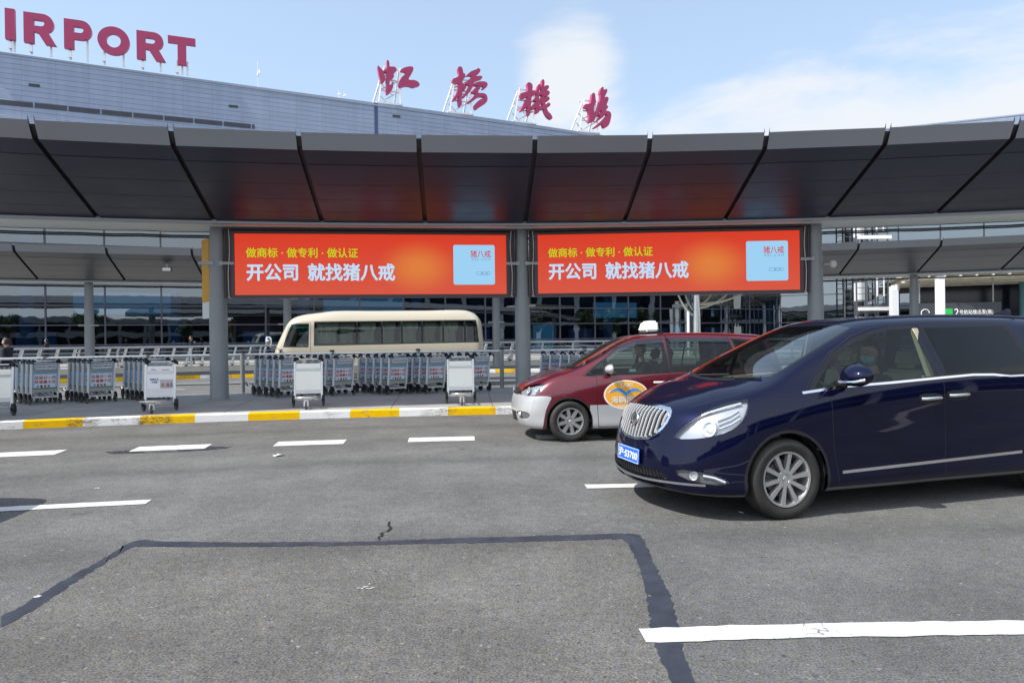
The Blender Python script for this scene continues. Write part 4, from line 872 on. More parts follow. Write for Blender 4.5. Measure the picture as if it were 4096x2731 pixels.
CHARS = [[[[-10.3,21.3],[-10.1,21.12],[-9.9,20.94],[-9.88,20.83],[-9.79,20.61],[-9.72,20.41],[-9.79,20.19],[-9.96,20.05],[-10.06,20.09],[-10.17,20.49],[-10.26,20.94]],[[-9.63,21.72],[-9.54,21.75],[-9.46,21.67],[-9.43,21.47],[-9.44,21.28],[-9.17,21.33],[-9.01,21.31],[-8.91,21.19],[-8.94,21.04],[-9.13,20.83],[-9.17,20.76],[-9.11,20.72],[-9.14,20.53],[-9.28,20.4],[-9.46,20.31],[-9.42,20.15],[-9.47,20.0],[-9.36,19.95],[-9.24,20.22],[-9.14,20.3],[-9.19,20.01],[-9.17,19.92],[-9.29,19.58],[-9.48,19.35],[-9.67,19.26],[-9.68,19.4],[-9.76,19.6],[-9.64,19.68],[-9.67,20.02],[-9.69,20.32],[-9.63,20.65],[-9.62,20.86],[-9.88,20.84],[-9.91,20.92],[-9.78,21.05],[-9.67,21.07],[-9.61,21.16],[-9.61,21.44]],[[-8.66,21.08],[-8.59,21.2],[-8.35,21.37],[-8.04,21.49],[-7.78,21.53],[-7.68,21.45],[-7.69,21.26],[-7.81,21.01],[-7.93,20.78],[-8.04,20.67],[-8.04,20.56],[-7.98,20.5],[-7.7,20.56],[-7.48,20.53],[-7.31,20.44],[-7.2,20.26],[-7.29,20.18],[-7.51,20.11],[-7.68,20.02],[-7.87,20.05],[-8.01,20.08],[-8.25,20.07],[-8.61,19.92],[-8.72,19.94],[-8.79,20.09],[-8.72,20.35],[-8.57,20.63],[-8.28,20.92],[-8.26,21.03],[-8.35,21.08]]],
[[[-4.26,21.99],[-4.06,22.04],[-3.95,21.97],[-3.89,21.79],[-3.86,21.53],[-3.74,21.56],[-3.7,21.44],[-3.71,21.28],[-3.85,21.09],[-3.92,21.04],[-3.94,20.77],[-3.77,20.72],[-3.65,20.62],[-3.64,20.49],[-3.75,20.32],[-3.86,20.29],[-3.95,20.4],[-3.96,20.11],[-3.98,19.81],[-4.03,19.57],[-4.0,19.23],[-4.06,19.09],[-4.19,19.0],[-4.27,19.15],[-4.3,19.46],[-4.26,19.73],[-4.22,19.84],[-4.34,19.67],[-4.46,19.49],[-4.62,19.4],[-4.73,19.41],[-4.69,19.57],[-4.51,19.78],[-4.36,20.11],[-4.26,20.42],[-4.2,20.77],[-4.41,20.74],[-4.63,20.75],[-4.74,20.86],[-4.68,21.05],[-4.43,21.16],[-4.2,21.27],[-4.21,21.54],[-4.3,21.73]],[[-3.65,21.38],[-3.51,21.55],[-3.26,21.77],[-2.97,21.92],[-2.75,22.01],[-2.72,22.11],[-2.58,22.08],[-2.49,21.98],[-2.55,21.78],[-2.75,21.59],[-2.92,21.46],[-2.41,21.56],[-2.33,21.43],[-2.42,21.31],[-2.7,21.2],[-2.93,21.06],[-3.04,20.94],[-3.07,20.78],[-3.1,20.64],[-3.25,20.41],[-3.42,20.15],[-3.62,19.91],[-3.84,19.72],[-3.91,19.74],[-3.87,19.93],[-3.7,20.1],[-3.59,20.31],[-3.47,20.59],[-3.4,20.74],[-3.61,20.71],[-3.76,20.8],[-3.6,20.98],[-3.38,21.19],[-3.22,21.32],[-3.19,21.44],[-3.37,21.45]],[[-3.04,20.89],[-2.82,21.02],[-2.51,21.12],[-2.16,21.15],[-1.97,21.08],[-1.92,20.92],[-2.03,20.72],[-2.2,20.59],[-2.33,20.52],[-2.37,20.6],[-2.28,20.74],[-2.31,20.81],[-2.65,20.78],[-3.02,20.74]],[[-3.25,20.22],[-3.05,20.46],[-2.85,20.67],[-2.77,20.68],[-2.68,20.72],[-2.55,20.75],[-2.5,20.58],[-2.68,20.4],[-2.7,20.26],[-2.65,20.21],[-2.35,20.26],[-2.12,20.22],[-1.99,20.08],[-1.95,19.84],[-2.01,19.62],[-2.19,19.44],[-2.5,19.24],[-2.73,19.05],[-2.89,18.93],[-3.03,19.05],[-3.05,19.24],[-2.95,19.35],[-2.78,19.56],[-2.5,19.78],[-2.24,19.86],[-2.21,19.96],[-2.44,19.99],[-2.66,19.94],[-2.86,19.79],[-3.09,19.6],[-3.4,19.36],[-3.54,19.39],[-3.55,19.45],[-3.34,19.62],[-3.12,19.85],[-2.94,20.1],[-2.89,20.16],[-3.05,20.15]]],
[[[0.75,20.61],[1.31,20.82],[1.69,20.94],[1.92,21.0],[2.09,20.94],[2.09,20.65],[1.68,20.57],[1.28,20.37],[1.05,20.26],[0.86,20.24],[0.74,20.46]],[[1.35,21.49],[1.49,21.57],[1.67,21.53],[1.81,21.38],[1.8,21.12],[1.68,20.57],[1.65,20.2],[1.72,20.05],[1.64,19.89],[1.62,19.51],[1.56,19.22],[1.53,19.0],[1.42,18.91],[1.33,19.11],[1.31,19.58],[1.36,20.27],[1.4,20.96],[1.4,21.15],[1.33,21.35]],[[1.31,20.37],[1.45,20.34],[1.38,19.75],[1.12,19.41],[0.89,19.24],[0.71,19.2],[0.87,19.51],[1.07,19.9]],[[2.23,21.38],[2.36,21.55],[2.49,21.52],[2.5,21.36],[2.38,21.08],[2.35,20.76],[2.34,20.23],[2.39,19.87],[2.36,19.44],[2.33,19.3],[2.12,19.2],[2.04,19.27],[2.07,19.46],[2.04,19.67],[2.11,20.15],[2.13,20.63],[2.1,20.94],[2.18,21.16]],[[1.88,20.23],[1.94,20.39],[2.14,20.39],[2.54,20.37],[2.54,20.21],[2.12,20.15],[1.91,20.15]],[[1.68,19.49],[1.76,19.79],[1.93,20.0],[2.14,20.13],[2.54,20.2],[2.57,20.02],[2.25,19.77],[2.01,19.58],[1.75,19.45]],[[2.07,19.67],[2.48,19.85],[2.8,19.83],[2.74,19.59],[2.47,19.53],[2.13,19.57]],[[2.59,21.88],[2.67,21.95],[2.78,21.9],[2.83,21.77],[2.79,21.42],[2.81,20.98],[2.79,20.44],[2.85,20.1],[2.92,19.93],[3.01,19.64],[3.11,19.44],[3.32,19.3],[3.42,19.16],[3.49,18.95],[3.34,18.87],[3.08,18.99],[2.88,19.23],[2.76,19.48],[2.65,19.9],[2.57,20.07],[2.52,20.41],[2.58,20.68],[2.55,21.0],[2.53,21.28],[2.58,21.48]],[[2.75,21.39],[3.0,21.52],[3.16,21.51],[3.21,21.4],[3.14,21.23],[2.96,21.07],[2.74,21.02]],[[2.74,20.97],[3.06,21.14],[3.25,21.04],[3.27,20.9],[3.1,20.66],[2.74,20.59]],[[2.74,20.54],[3.1,20.64],[3.23,20.6],[3.25,20.44],[3.13,20.29],[2.86,20.18],[2.73,20.22]],[[2.9,19.91],[3.04,20.12],[3.21,20.18],[3.31,20.05],[3.27,19.91],[3.03,19.74],[2.9,19.68]],[[2.33,20.9],[2.6,20.95],[2.59,20.67],[2.33,20.65]]],
[[[7.07,21.37],[7.19,21.45],[7.31,21.4],[7.35,21.21],[7.37,20.95],[7.42,20.71],[7.33,20.52],[7.24,20.29],[7.2,19.99],[7.21,19.73],[7.35,19.72],[7.31,19.39],[7.25,19.17],[7.07,19.09],[6.89,19.0],[6.75,19.07],[6.77,19.41],[6.76,19.81],[6.63,20.12],[6.36,20.13],[6.31,20.29],[6.4,20.42],[6.67,20.48],[6.93,20.55],[6.97,20.85],[7.01,21.09]],[[7.93,21.95],[8.03,22.04],[8.13,21.98],[8.12,21.83],[8.2,21.8],[8.38,21.92],[8.49,21.78],[8.41,21.58],[8.28,21.35],[8.22,21.18],[8.45,21.29],[8.6,21.15],[8.52,20.9],[8.41,20.69],[8.4,20.56],[8.53,20.49],[8.5,20.35],[8.33,20.17],[8.33,20.12],[8.6,20.11],[8.77,20.01],[8.82,19.82],[8.75,19.44],[8.62,19.05],[8.43,18.81],[8.16,18.68],[8.04,18.8],[7.99,19.01],[7.85,18.89],[7.58,18.72],[7.24,18.54],[7.15,18.6],[7.43,18.84],[7.73,19.09],[8.01,19.33],[8.26,19.6],[8.45,19.84],[8.23,19.81],[8.08,19.58],[7.8,19.36],[7.55,19.19],[7.49,19.22],[7.59,19.42],[7.86,19.67],[7.59,19.58],[7.62,19.72],[7.87,19.93],[7.96,20.13],[7.78,20.03],[7.65,19.78],[7.38,19.45],[7.32,19.71],[7.48,20.05],[7.63,20.47],[7.79,20.89],[7.84,21.35],[7.77,21.45],[7.8,21.7]]]]
for nm, strokes, uc, lb, ub, wd in (('hong', CHARS[0], -9.0, 'left red rooftop character, a broad one of a leaf stroke and hooked curves', -9.35, 1.6), ('qiao', CHARS[1], -3.5, 'second red rooftop character from the left, with a tall cross at its left', -3.95, 1.7),
                            ('ji', CHARS[2], 1.9, 'third red rooftop character from the left, dense with three uprights', 1.3, 1.7), ('chang', CHARS[3], 7.5, 'rightmost red rooftop character with a looping hook', 7.0, 1.7)):
    zr = zA(uc)+.1
    T, Mx = sign_char('roof_character', [[tuple(p) for p in s] for s in strokes], lb, 0, zr, 'red rooftop characters', M_WPAINT, smooth=1, thick=.34, cx=uc)
    mb = MB(); b = ub-uc; h = 2.7; d = -.35; V3 = lambda x, z, y: Mx @ Vector((x, z, y))
    for s in (-1, 1):
        mb.bar(V3(b+s*wd/2, 0, d), V3(b+s*wd*.36+.22, h, d+.1), .10); mb.bar(V3(b+s*wd/2-.25, 0, d-1.3), V3(b+s*wd*.36+.15, h*.92, d-.1), .10)
        mb.bar(V3(b+s*wd/2, .05, d), V3(b+s*wd/2-.25, .05, d-1.3), .08); mb.bar(V3(b+s*wd*.45, 1.3, d), V3(b+s*wd*.42, 1.4, d-.8), .08)
    for z, k in ((.04, 1), (.95, .9), (1.75, .8), (h-.1, .72)): mb.bar(V3(b-wd*k/2+.0+.1*z, z, d+.02), V3(b+wd*k/2+.1*z, z, d+.02), .09)
    for z0, z1 in ((.04, .95), (.95, 1.75), (1.75, h-.1)): mb.bar(V3(b-wd*.45, z0, d-.02), V3(b+wd*.42, z1, d-.02), .07); mb.bar(V3(b+wd*.42-.3, z0, d-1.0+.3*z0), V3(b-wd*.42, z1, d-1.0+.3*z1), .06)
    mb.box((b-wd*.6, -.03, d-.1), (b+wd*.6, .09, d+.12), 0, Mx)
    part('truss', mb, M_WPAINT, T)
# ---- things in front of the terminal on the right
def treecol(p):
    T = empty('tree_column', p, 0, 'silver branching steel column in front of the terminal glass above the taxi', 'column')
    mb = MB(); mb.lathe([(.26, 0), (.24, 2.6), (.17, 4.2), (.15, 5.6)], 20); part('trunk', mb, M_RAILSTEEL, T, 40)
    mb = MB(); mb.tube([(-.55, -.1, 0), (-.55, -.1, 2.8)], .09, 10); part('side_pipe', mb, M_WPAINT, T, 40)
    for ax, ay, h0, h1, r in ((-1.25, 0, 2.5, 4.1, .075), (-.7, .5, 2.8, 4.3, .06), (2.2, .1, 3.0, 4.05, .06), (3.5, -.1, 3.2, 4.15, .06), (1.4, .6, 3.2, 4.3, .05)):
        mb = MB(); pts = [(ax*f**.75, ay*f**.75, h0+(h1-h0)*f**1.5) for f in (0.02, .2, .45, .7, 1)]; mb.tube(pts, [r*1.2, r*1.1, r, r*.9, r*.8], 8); part('branch', mb, mat('branch_paint', (.42, .41, .34), .4, .3) if 'branch_paint' not in MATS else MATS['branch_paint'], T, 60)
    mb = MB(); mb.box((-1.6, -1.5, 4.28), (4.4, 2.5, 4.5)); part('glass_roof', mb, MATS['cream_wall'], T)
treecol((11.75, 43.4, .39))
M_PORTAL = mat('portal_white', (.66, .68, .70), .45, var=.05)
def portal(x, y, rz, lb, w, kind):
    T = empty('portal_frame', (x, y, .39), rz, lb, 'portal'); h = 4.95
    if kind == 2:
        mb = MB(); mb.box((-.36, -.2, 0), (.06, .2, h-.6)); mb.box((.36, 1.2, 0), (.78, 1.6, h-.2)); part('post', mb, M_PORTAL, T)
        mb = MB(); mb.bar((-.15, 0, h-.38), (2.6, 4.5, h-.1), .40, .36); part('beam', mb, M_WPAINT, T)
    else:
        mb = MB(); mb.box((-.22, -.22, 0), (.22, .22, h+.2)); part('post', mb, M_WPAINT, T)
        mb = MB(); mb.box((-.26, -.26, h+.2), (.26, .26, h+.3)); part('cap', mb, M_WPAINT, T)
portal(27.95, 49.6, 0, 'white portal with paired posts and a slanted beam at right', 1, 2)
portal(30.5, 48.6, 0, 'single bright white square post beside the paired portal', 1, 1)
# lift tower of pale steel inside the pale wing
T = empty('lift_tower', (29.6, 57.0, .39), 0, 'open steel lift tower with white landings behind the security camera', 'lift tower')
mb = MB()
for x in (-1.3, -.45, .45, 1.3):
    for y in (-1, 1): mb.box((x-.05, y-.05, 0), (x+.05, y+.05, 13))
for k in range(27): z = .5*k; mb.box((-1.3, -1.03, z), (1.3, -.97, z+.05)); mb.box((-1.3, .97, z), (1.3, 1.03, z+.05))
part('steel_frame', mb, mat('lift_frame', (.13, .14, .16), .4, .4), T)
for z in (3.15, 9.0): mb = MB(); mb.box((-1.2, -1.25, z), (1.5, -.9, z+.28)); part('landing', mb, M_WPAINT, T)
mb = MB()
for z in (1.0, 4.3, 9.6): mb.bar((.35, -1.1, z), (.35, -1.1, z+1.5), .1); mb.bar((.9, -1.1, z), (.9, -1.1, z+1.5), .08); mb.bar((.3, -1.1, z+.8), (1, -1.1, z+.8), .05); mb.box((-.9, -.6, z-.3), (-.4, .2, z+1.2))
part('lift_car', mb, M_WPAINT, T)
# entrance canopy and sign board on the right
T = empty('entrance_canopy', (38, 52.5, 5.75), -atan2(.38, 1), 'cream ribbed entrance canopy at the right of the terminal', 'canopy')
mb = MB(); mb.box((-7.2, -4.5, .3), (16, 5.5, .5)); part('roof_slab', mb, M_CREAMW, T)
mb = MB(); mb.box((-5.5, 5.2, -5.3), (16, 5.4, -.1)); part('dark_glazing', mb, mat('dark_glazing', (.012, .016, .03), .12), T)
for k in range(24): mb = MB(); mb.box((-7+k*1.0, -4.5, .0), (-6.86+k*1.0, 5.5, .3)); part('rib', mb, M_CREAMW, T)
for k in range(4): mb = MB(); mb.box((-7.2, -4.2+k*3, -.15), (16, -4.0+k*3, 0)); part('purlin', mb, M_CREAMW, T)
for x, y in ((2.0, 3.0), (9.6, 3.0), (2.0, -3.6)): mb = MB(); mb.lathe([(.28, -4.9), (.28, 0)], 16, 0, Matrix.Translation((x, y, 0))); part('post', mb, M_TEAL, T, 40)
mb = MB(); mb.box((4.2, 2.2, -4.9), (5.3, 2.9, 0)); part('pier', mb, M_GREYPL, T)
T = empty('direction_sign', (33.3, 51.0, 2.62), -.18, 'dark overhead direction sign with white text and a green square at right', 'sign')
mb = MB(); mb.box((-3.1, -.12, 0), (2.9, .12, 1.25)); part('board', mb, mat('sign_grey', (.045, .05, .06), .4), T)
Ms = basis((0, -.125, .62), (1, 0, 0), (0, -1, 0))
mb = MB(); mb.box((-.95, -.36, .002), (-.38, .2, .004), 0, Ms); part('green_square', mb, mat('sign_green', (.02, .45, .08), .5), T)
MW = mat('sign_white', (.8, .8, .8), .5)
put('sign_text', fit_text('2', -.26, .04, -.34, .2, .01), MW, T, Ms @ Matrix.Translation((0, 0, .004))); put('sign_text', fit_text('号航站楼出发(南)', .08, 2.35, -.3, .1, .008), MW, T, Ms @ Matrix.Translation((0, 0, .004)))
mb = MB(); mb.tube([Ms @ Vector((-2.25+.28*cos(a), -.1+.28*sin(a), .01)) for a in [2*pi*k/16 for k in range(13)]], .035, 5); part('sign_ring', mb, MW, T)
for x in (-2.6, 2.4): mb = MB(); mb.bar((x, 0, 1.25), (x, 0, 3.3), .08); part('hanger', mb, M_STEELGREY, T)

# ---- garage and trees added out of view to be mirrored in glass and paint
T = empty('added_garage', (-10, -78, 0), 0, 'low grey parking garage added out of view, seen only mirrored in the glass', 'garage')
mb = MB()
for z in (0, 3.2, 6.2): mb.box((-70, -20, z+.0), (70, 0, z+1.1)) if z else mb.box((-70, -20, 0), (70, 0, .6))
part('deck', mb, mat('garage_concrete', (.30, .30, .29), .8, var=.1), T)
mb = MB()
for k in range(29): mb.box((-70.2+k*5, -.6, 0), (-69.8+k*5, -.2, 6.2))
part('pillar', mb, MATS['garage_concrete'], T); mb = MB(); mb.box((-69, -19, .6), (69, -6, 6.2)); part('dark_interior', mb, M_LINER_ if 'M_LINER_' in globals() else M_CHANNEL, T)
def crown(n, rx, rz, zc, seed):
    r = random.Random(seed); mb = MB()
    cl = [(r.gauss(0, rx*.5), r.gauss(0, rx*.5), zc+r.uniform(-rz, rz)*.8, r.uniform(.25, .5)*rx) for _ in range(14)]
    for _ in range(n):
        c = r.choice(cl); d = Vector((r.gauss(0, 1), r.gauss(0, 1), r.gauss(0, 1))).normalized()*c[3]*r.uniform(.5, 1.05); p = Vector(c[:3])+d
        a = Vector((r.gauss(0, 1), r.gauss(0, 1), r.gauss(0, 1))).normalized(); b = a.cross(d).normalized(); s = r.uniform(.18, .34)
        mb.add([p-a*s, p+b*s*.6, p+a*s, p-b*s*.6], [(0, 1, 2, 3)], r.choice((0, 0, 1)))
    return mb
M_LEAF = [mat('leaf_dark', (.035, .065, .025), .6), mat('leaf_light', (.07, .11, .035), .6)]; M_BARK = mat('bark', (.12, .09, .06), .9)
def tree_(x, y, h, seed, lb, src=None):
    T = empty('added_tree', (x, y, 0), 0, lb, 'tree', 'trees added out of view for the mirrored glass')
    mb = MB(); mb.tube([(0, 0, 0), (.1, 0, h*.3), (0, .1, h*.62)], [.22, .16, .08], 8)
    for a in (0, 2.1, 4.2): mb.tube([(.05, 0, h*.35), (cos(a)*h*.14, sin(a)*h*.14, h*.6)], [.1, .04], 6)
    part('trunk', mb, M_BARK, T); part('crown', crown(1500, h*.30, h*.26, h*.66, seed), M_LEAF, T)
for k in range(7): tree_(-52+k*15.5+(k*37 % 5), -58-(k % 3)*4, 6.5+(k*13 % 4)*.8, k, f'{ORD[k] if k < 6 else "seventh"} leafy tree from the left, added behind the viewer, only mirrored in glass')

for k, (x, y, h) in enumerate(((46, 9, 7.5), (54, 1, 8.2), (61, 15, 7), (67, 4, 8.5), (76, 12, 8))): tree_(x, y, h, 20+k, f'{ORD[k]} leafy tree of the clump added beyond the right edge, only mirrored in glass')

# ---- hall added out of view to darken reflections in the right-hand glass
T = empty('added_hall', (64, -6, 0), atan2(60, 60), 'added dark glazed hall with white columns beyond the right edge, only mirrored in glass', 'hall')
mb = MB(); mb.box((-48, -24, 0), (48, -3, 11)); part('glazed_body', mb, MATS['dark_glazing'], T)
mb = MB(); mb.box((-50, -26, 11), (50, 3, 11.7)); part('roof', mb, M_GREYPL, T)
mb = MB(); mb.box((-50, 2.7, 10.6), (50, 3.1, 11.9)); mb.box((-48, -2.9, 4.4), (48, -2.5, 5.0)); part('white_fascia', mb, M_WPAINT, T)
for k in range(13): mb = MB(); mb.box((-46+k*7.6, .6, 0), (-45.1+k*7.6, 1.5, 11)); part('white_column', mb, M_WPAINT, T)
for k in range(25): mb = MB(); mb.box((-48+k*4, -2.95, 0), (-47.85+k*4, -2.7, 11)); part('mullion', mb, M_MULL, T)
# ================================================================ VEHICLES
M_CARBODY = mat('paint_navy', (.0036, .0050, .028), .38, .5, spec=.0, coat=.75)
M_MAROON = mat('paint_maroon', (.135, .010, .022), .28, .3, coat=1.0); M_SILVERP = mat('paint_silver', (.56, .565, .575), .32, .35, coat=.8)
M_CREAMP = mat('paint_cream', (.55, .495, .385), .3, .05, coat=.6)
M_GLASS = glassmat('car_glass', (.42, .50, .47), .035); M_WSGL = glassmat('windscreen_glass', (.52, .61, .58), .11); M_TINT = glassmat('tinted_glass', (.06, .07, .10), .022, opaque=.3, dark=(.004, .005, .009))
M_BUSGL = glassmat('bus_glass', (.44, .50, .49), .045)
M_LAMPGL = glassmat('lamp_glass_clear', (.93, .95, .97), .10, .01); M_REFL = mat('lamp_reflector', (.88, .89, .91), .16, .6); M_ORANGE = mat('lamp_orange', (.8, .2, .02), .3)
M_BAR = mat('bright_bar', (.82, .83, .84), .28, .55); M_GRILLE = mat('grille_dark', (.010, .010, .012), .4); M_CREAMI = mat('cream_leather', (.52, .46, .33), .6); M_GREYI = mat('grey_interior', (.09, .09, .095), .7); M_LINER = mat('dark_liner', (.012, .012, .014), .8)
M_GAP = mat('panel_gap', (.004, .004, .005), .6)

def cr(P, n, c0=None, c1=None):
    """centripetal Catmull-Rom through P, n samples per span; c0, c1 phantom ends"""
    P = [np.array(p, float) for p in P]
    a = np.array(c0, float) if c0 is not None else 2*P[0]-P[1]; b = np.array(c1, float) if c1 is not None else 2*P[-1]-P[-2]
    Q = [a]+P+[b]; out = []
    for i in range(1, len(Q)-2):
        p0, p1, p2, p3 = Q[i-1:i+3]
        d = [max(1e-4, np.linalg.norm(v)**.5) for v in (p1-p0, p2-p1, p3-p2)]
        t0, t1 = 0, d[0]; t2 = t1+d[1]; t3 = t2+d[2]
        for k in range(n):
            t = t1+(t2-t1)*k/n
            A1 = (t1-t)/(t1-t0)*p0+(t-t0)/(t1-t0)*p1; A2 = (t2-t)/(t2-t1)*p1+(t-t1)/(t2-t1)*p2; A3 = (t3-t)/(t3-t2)*p2+(t-t2)/(t3-t2)*p3
            B1 = (t2-t)/(t2-t0)*A1+(t-t0)/(t2-t0)*A2; B2 = (t3-t)/(t3-t1)*A2+(t-t1)/(t3-t1)*A3
            out.append((t2-t)/(t2-t1)*B1+(t-t1)/(t2-t1)*B2)
    out.append(P[-1]); return out
class Body:
    """Lofted shell. stations: list of rows of (x, y>=0, z) from bottom centre round to top centre."""
    def __init__(s, st, ni=8, nj=6, close_end=True):
        J = len(st[0]); mir = lambda p: (p[0], -p[1], p[2])
        rails = []
        for j in range(J):
            c = [r[j] for r in st]
            rails.append(cr(c, ni, mir(c[1]), mir(c[-2]) if close_end else None))
        rows = []
        for i in range(len(rails[0])):
            c = [rails[j][i] for j in range(J)]
            rows.append(cr(c, nj, mir(c[1]), mir(c[-2])))
        bm = bmesh.new(); R, K = len(rows), len(rows[0])
        g = {}
        for sgn in (-1, 1):
            for i in range(R):
                for k in range(K): g[sgn, i, k] = bm.verts.new((rows[i][k][0], sgn*max(0, rows[i][k][1]), rows[i][k][2]))
        for sgn in (-1, 1):
            for i in range(R-1):
                for k in range(K-1):
                    q = [g[sgn, i, k], g[sgn, i+1, k], g[sgn, i+1, k+1], g[sgn, i, k+1]]
                    bm.faces.new(q if sgn == -1 else q[::-1])
        bmesh.ops.remove_doubles(bm, verts=bm.verts, dist=1e-4); bmesh.ops.dissolve_degenerate(bm, dist=1e-5, edges=bm.edges)
        bmesh.ops.recalc_face_normals(bm, faces=bm.faces)
        s.bm = bm; s.L = bm.faces.layers.int.new('part'); s.L2 = bm.faces.layers.int.new('mat'); s.parts = {}
        s.L = bm.faces.layers.int['part']; s.L2 = bm.faces.layers.int['mat']
        s.bvh = BVHTree.FromBMesh(bm)
    def carve(s, poly, pid, ax=(0, 2), cond=None, mid=0, over=None):
        bm = s.bm; a, b = ax; c = 3-a-b
        x0, x1 = min(p[0] for p in poly), max(p[0] for p in poly); y0, y1 = min(p[1] for p in poly), max(p[1] for p in poly)
        def hit(f, X0, X1, Y0, Y1):
            xs = [v.co[a] for v in f.verts]; ys = [v.co[b] for v in f.verts]
            return max(xs) > X0 and min(xs) < X1 and max(ys) > Y0 and min(ys) < Y1
        bm.normal_update()
        fs = [f for f in bm.faces if hit(f, x0, x1, y0, y1) and (cond is None or cond(f.calc_center_median(), f.normal)) and (over is None or f[s.L] in over)]
        fs = set(fs)
        for p, q in zip(poly, poly[1:]+poly[:1]):
            dx, dy = q[0]-p[0], q[1]-p[1]; l = hypot(dx, dy)
            if l < 1e-5: continue
            no = [0, 0, 0]; no[a] = -dy/l; no[b] = dx/l; co = [0, 0, 0]; co[a], co[b] = p
            e = .001; sub = [f for f in fs if hit(f, min(p[0], q[0])-e, max(p[0], q[0])+e, min(p[1], q[1])-e, max(p[1], q[1])+e)]
            if not sub: continue
            geom = list({v for f in sub for v in f.verts})+list({ed for f in sub for ed in f.edges})+sub
            r = bmesh.ops.bisect_plane(bm, geom=geom, dist=1e-5, plane_co=co, plane_no=no)
            fs -= set(sub)
            fs |= {g for g in r['geom'] if isinstance(g, bmesh.types.BMFace) and g.is_valid} | {f for f in sub if f.is_valid}
        fs = [f for f in fs if f.is_valid]
        n = len(poly); cnt = 0
        for f in fs:
            m = f.calc_center_median(); X, Y = m[a], m[b]; ins = False; j = n-1
            for i in range(n):
                if (poly[i][1] > Y) != (poly[j][1] > Y) and X < (poly[j][0]-poly[i][0])*(Y-poly[i][1])/(poly[j][1]-poly[i][1])+poly[i][0]: ins = not ins
                j = i
            if ins:
                cnt += 1
                if pid is not None: f[s.L] = pid
                f[s.L2] = mid
        return cnt
    def line(s, pts, w, mid, pid=None, **k):
        """thin strip along a polyline, only changing material"""
        for p, q in zip(pts, pts[1:]):
            d = hypot(q[0]-p[0], q[1]-p[1]); nx, ny = -(q[1]-p[1])/d*w/2, (q[0]-p[0])/d*w/2; ex, ey = (q[0]-p[0])/d*w*.3, (q[1]-p[1])/d*w*.3
            s.carve([(p[0]-nx-ex, p[1]-ny-ey), (q[0]-nx+ex, q[1]-ny+ey), (q[0]+nx+ex, q[1]+ny+ey), (p[0]+nx-ex, p[1]+ny-ey)], pid, mid=mid, **k)
    def finish(s): s.bm.normal_update(); s.nrm = {v: v.normal.copy() for v in s.bm.verts}
    def extract(s, name, pid, mats, parent, side=0, off=0, label=None):
        fs = [f for f in s.bm.faces if f[s.L] == pid and (side == 0 or f.calc_center_median().y*side > 0)]
        if not fs: return None
        idx = {}; vs = []; ns = []
        for f in fs:
            for v in f.verts:
                if v not in idx: idx[v] = len(vs); n = s.nrm[v]; vs.append(v.co+n*off); ns.append(n)
        me = bpy.data.meshes.new(name); me.from_pydata([tuple(v) for v in vs], [], [[idx[v] for v in f.verts] for f in fs])
        for m in (mats if isinstance(mats, (list, tuple)) else [mats]): me.materials.append(m)
        me.polygons.foreach_set('material_index', [f[s.L2] for f in fs]); me.polygons.foreach_set('use_smooth', [True]*len(fs))
        me.normals_split_custom_set_from_vertices([tuple(n) for n in ns]); me.update()
        o = link(name, me, parent)
        if label: o['label'] = label
        return o
    def cast(s, o, d):
        h = s.bvh.ray_cast(Vector(o), Vector(d)); return h[0], h[1]
    def wrap(s, me, o, ax, off):
        """lay a flat mesh (x, z used) onto the near side"""
        for v in me.vertices:
            p, n = s.cast((v.co.x, -3, v.co.z), (0, 1, 0))
            if p: v.co.y = p.y-off+v.co.y
        me.update(); return me
def inset(poly, d):
    cx = sum(p[0] for p in poly)/len(poly); cy = sum(p[1] for p in poly)/len(poly); out = []
    n = len(poly); ar = sum(poly[i][0]*poly[(i+1) % n][1]-poly[(i+1) % n][0]*poly[i][1] for i in range(n)); sg = 1 if ar > 0 else -1
    for i in range(n):
        a, b, c = (Vector(poly[(i+k) % n]) for k in (-1, 0, 1)); e0 = (b-a).normalized(); e1 = (c-b).normalized()
        n0 = Vector((-e0.y, e0.x))*sg; n1 = Vector((-e1.y, e1.x))*sg; m = (n0+n1); m = m/max(.3, m.length_squared)*2 if m.length > 1e-6 else n0
        out.append(tuple(b+m*d))
    return out
def circ(x, z, r, n=28): return [(x+r*cos(2*pi*k/n), z+r*sin(2*pi*k/n)) for k in range(n)]
def smoothp(poly, it=2):
    for _ in range(it):
        q = []
        for a, b in zip(poly, poly[1:]+poly[:1]): q += [(a[0]*.75+b[0]*.25, a[1]*.75+b[1]*.25), (a[0]*.25+b[0]*.75, a[1]*.25+b[1]*.75)]
        poly = q
    return poly
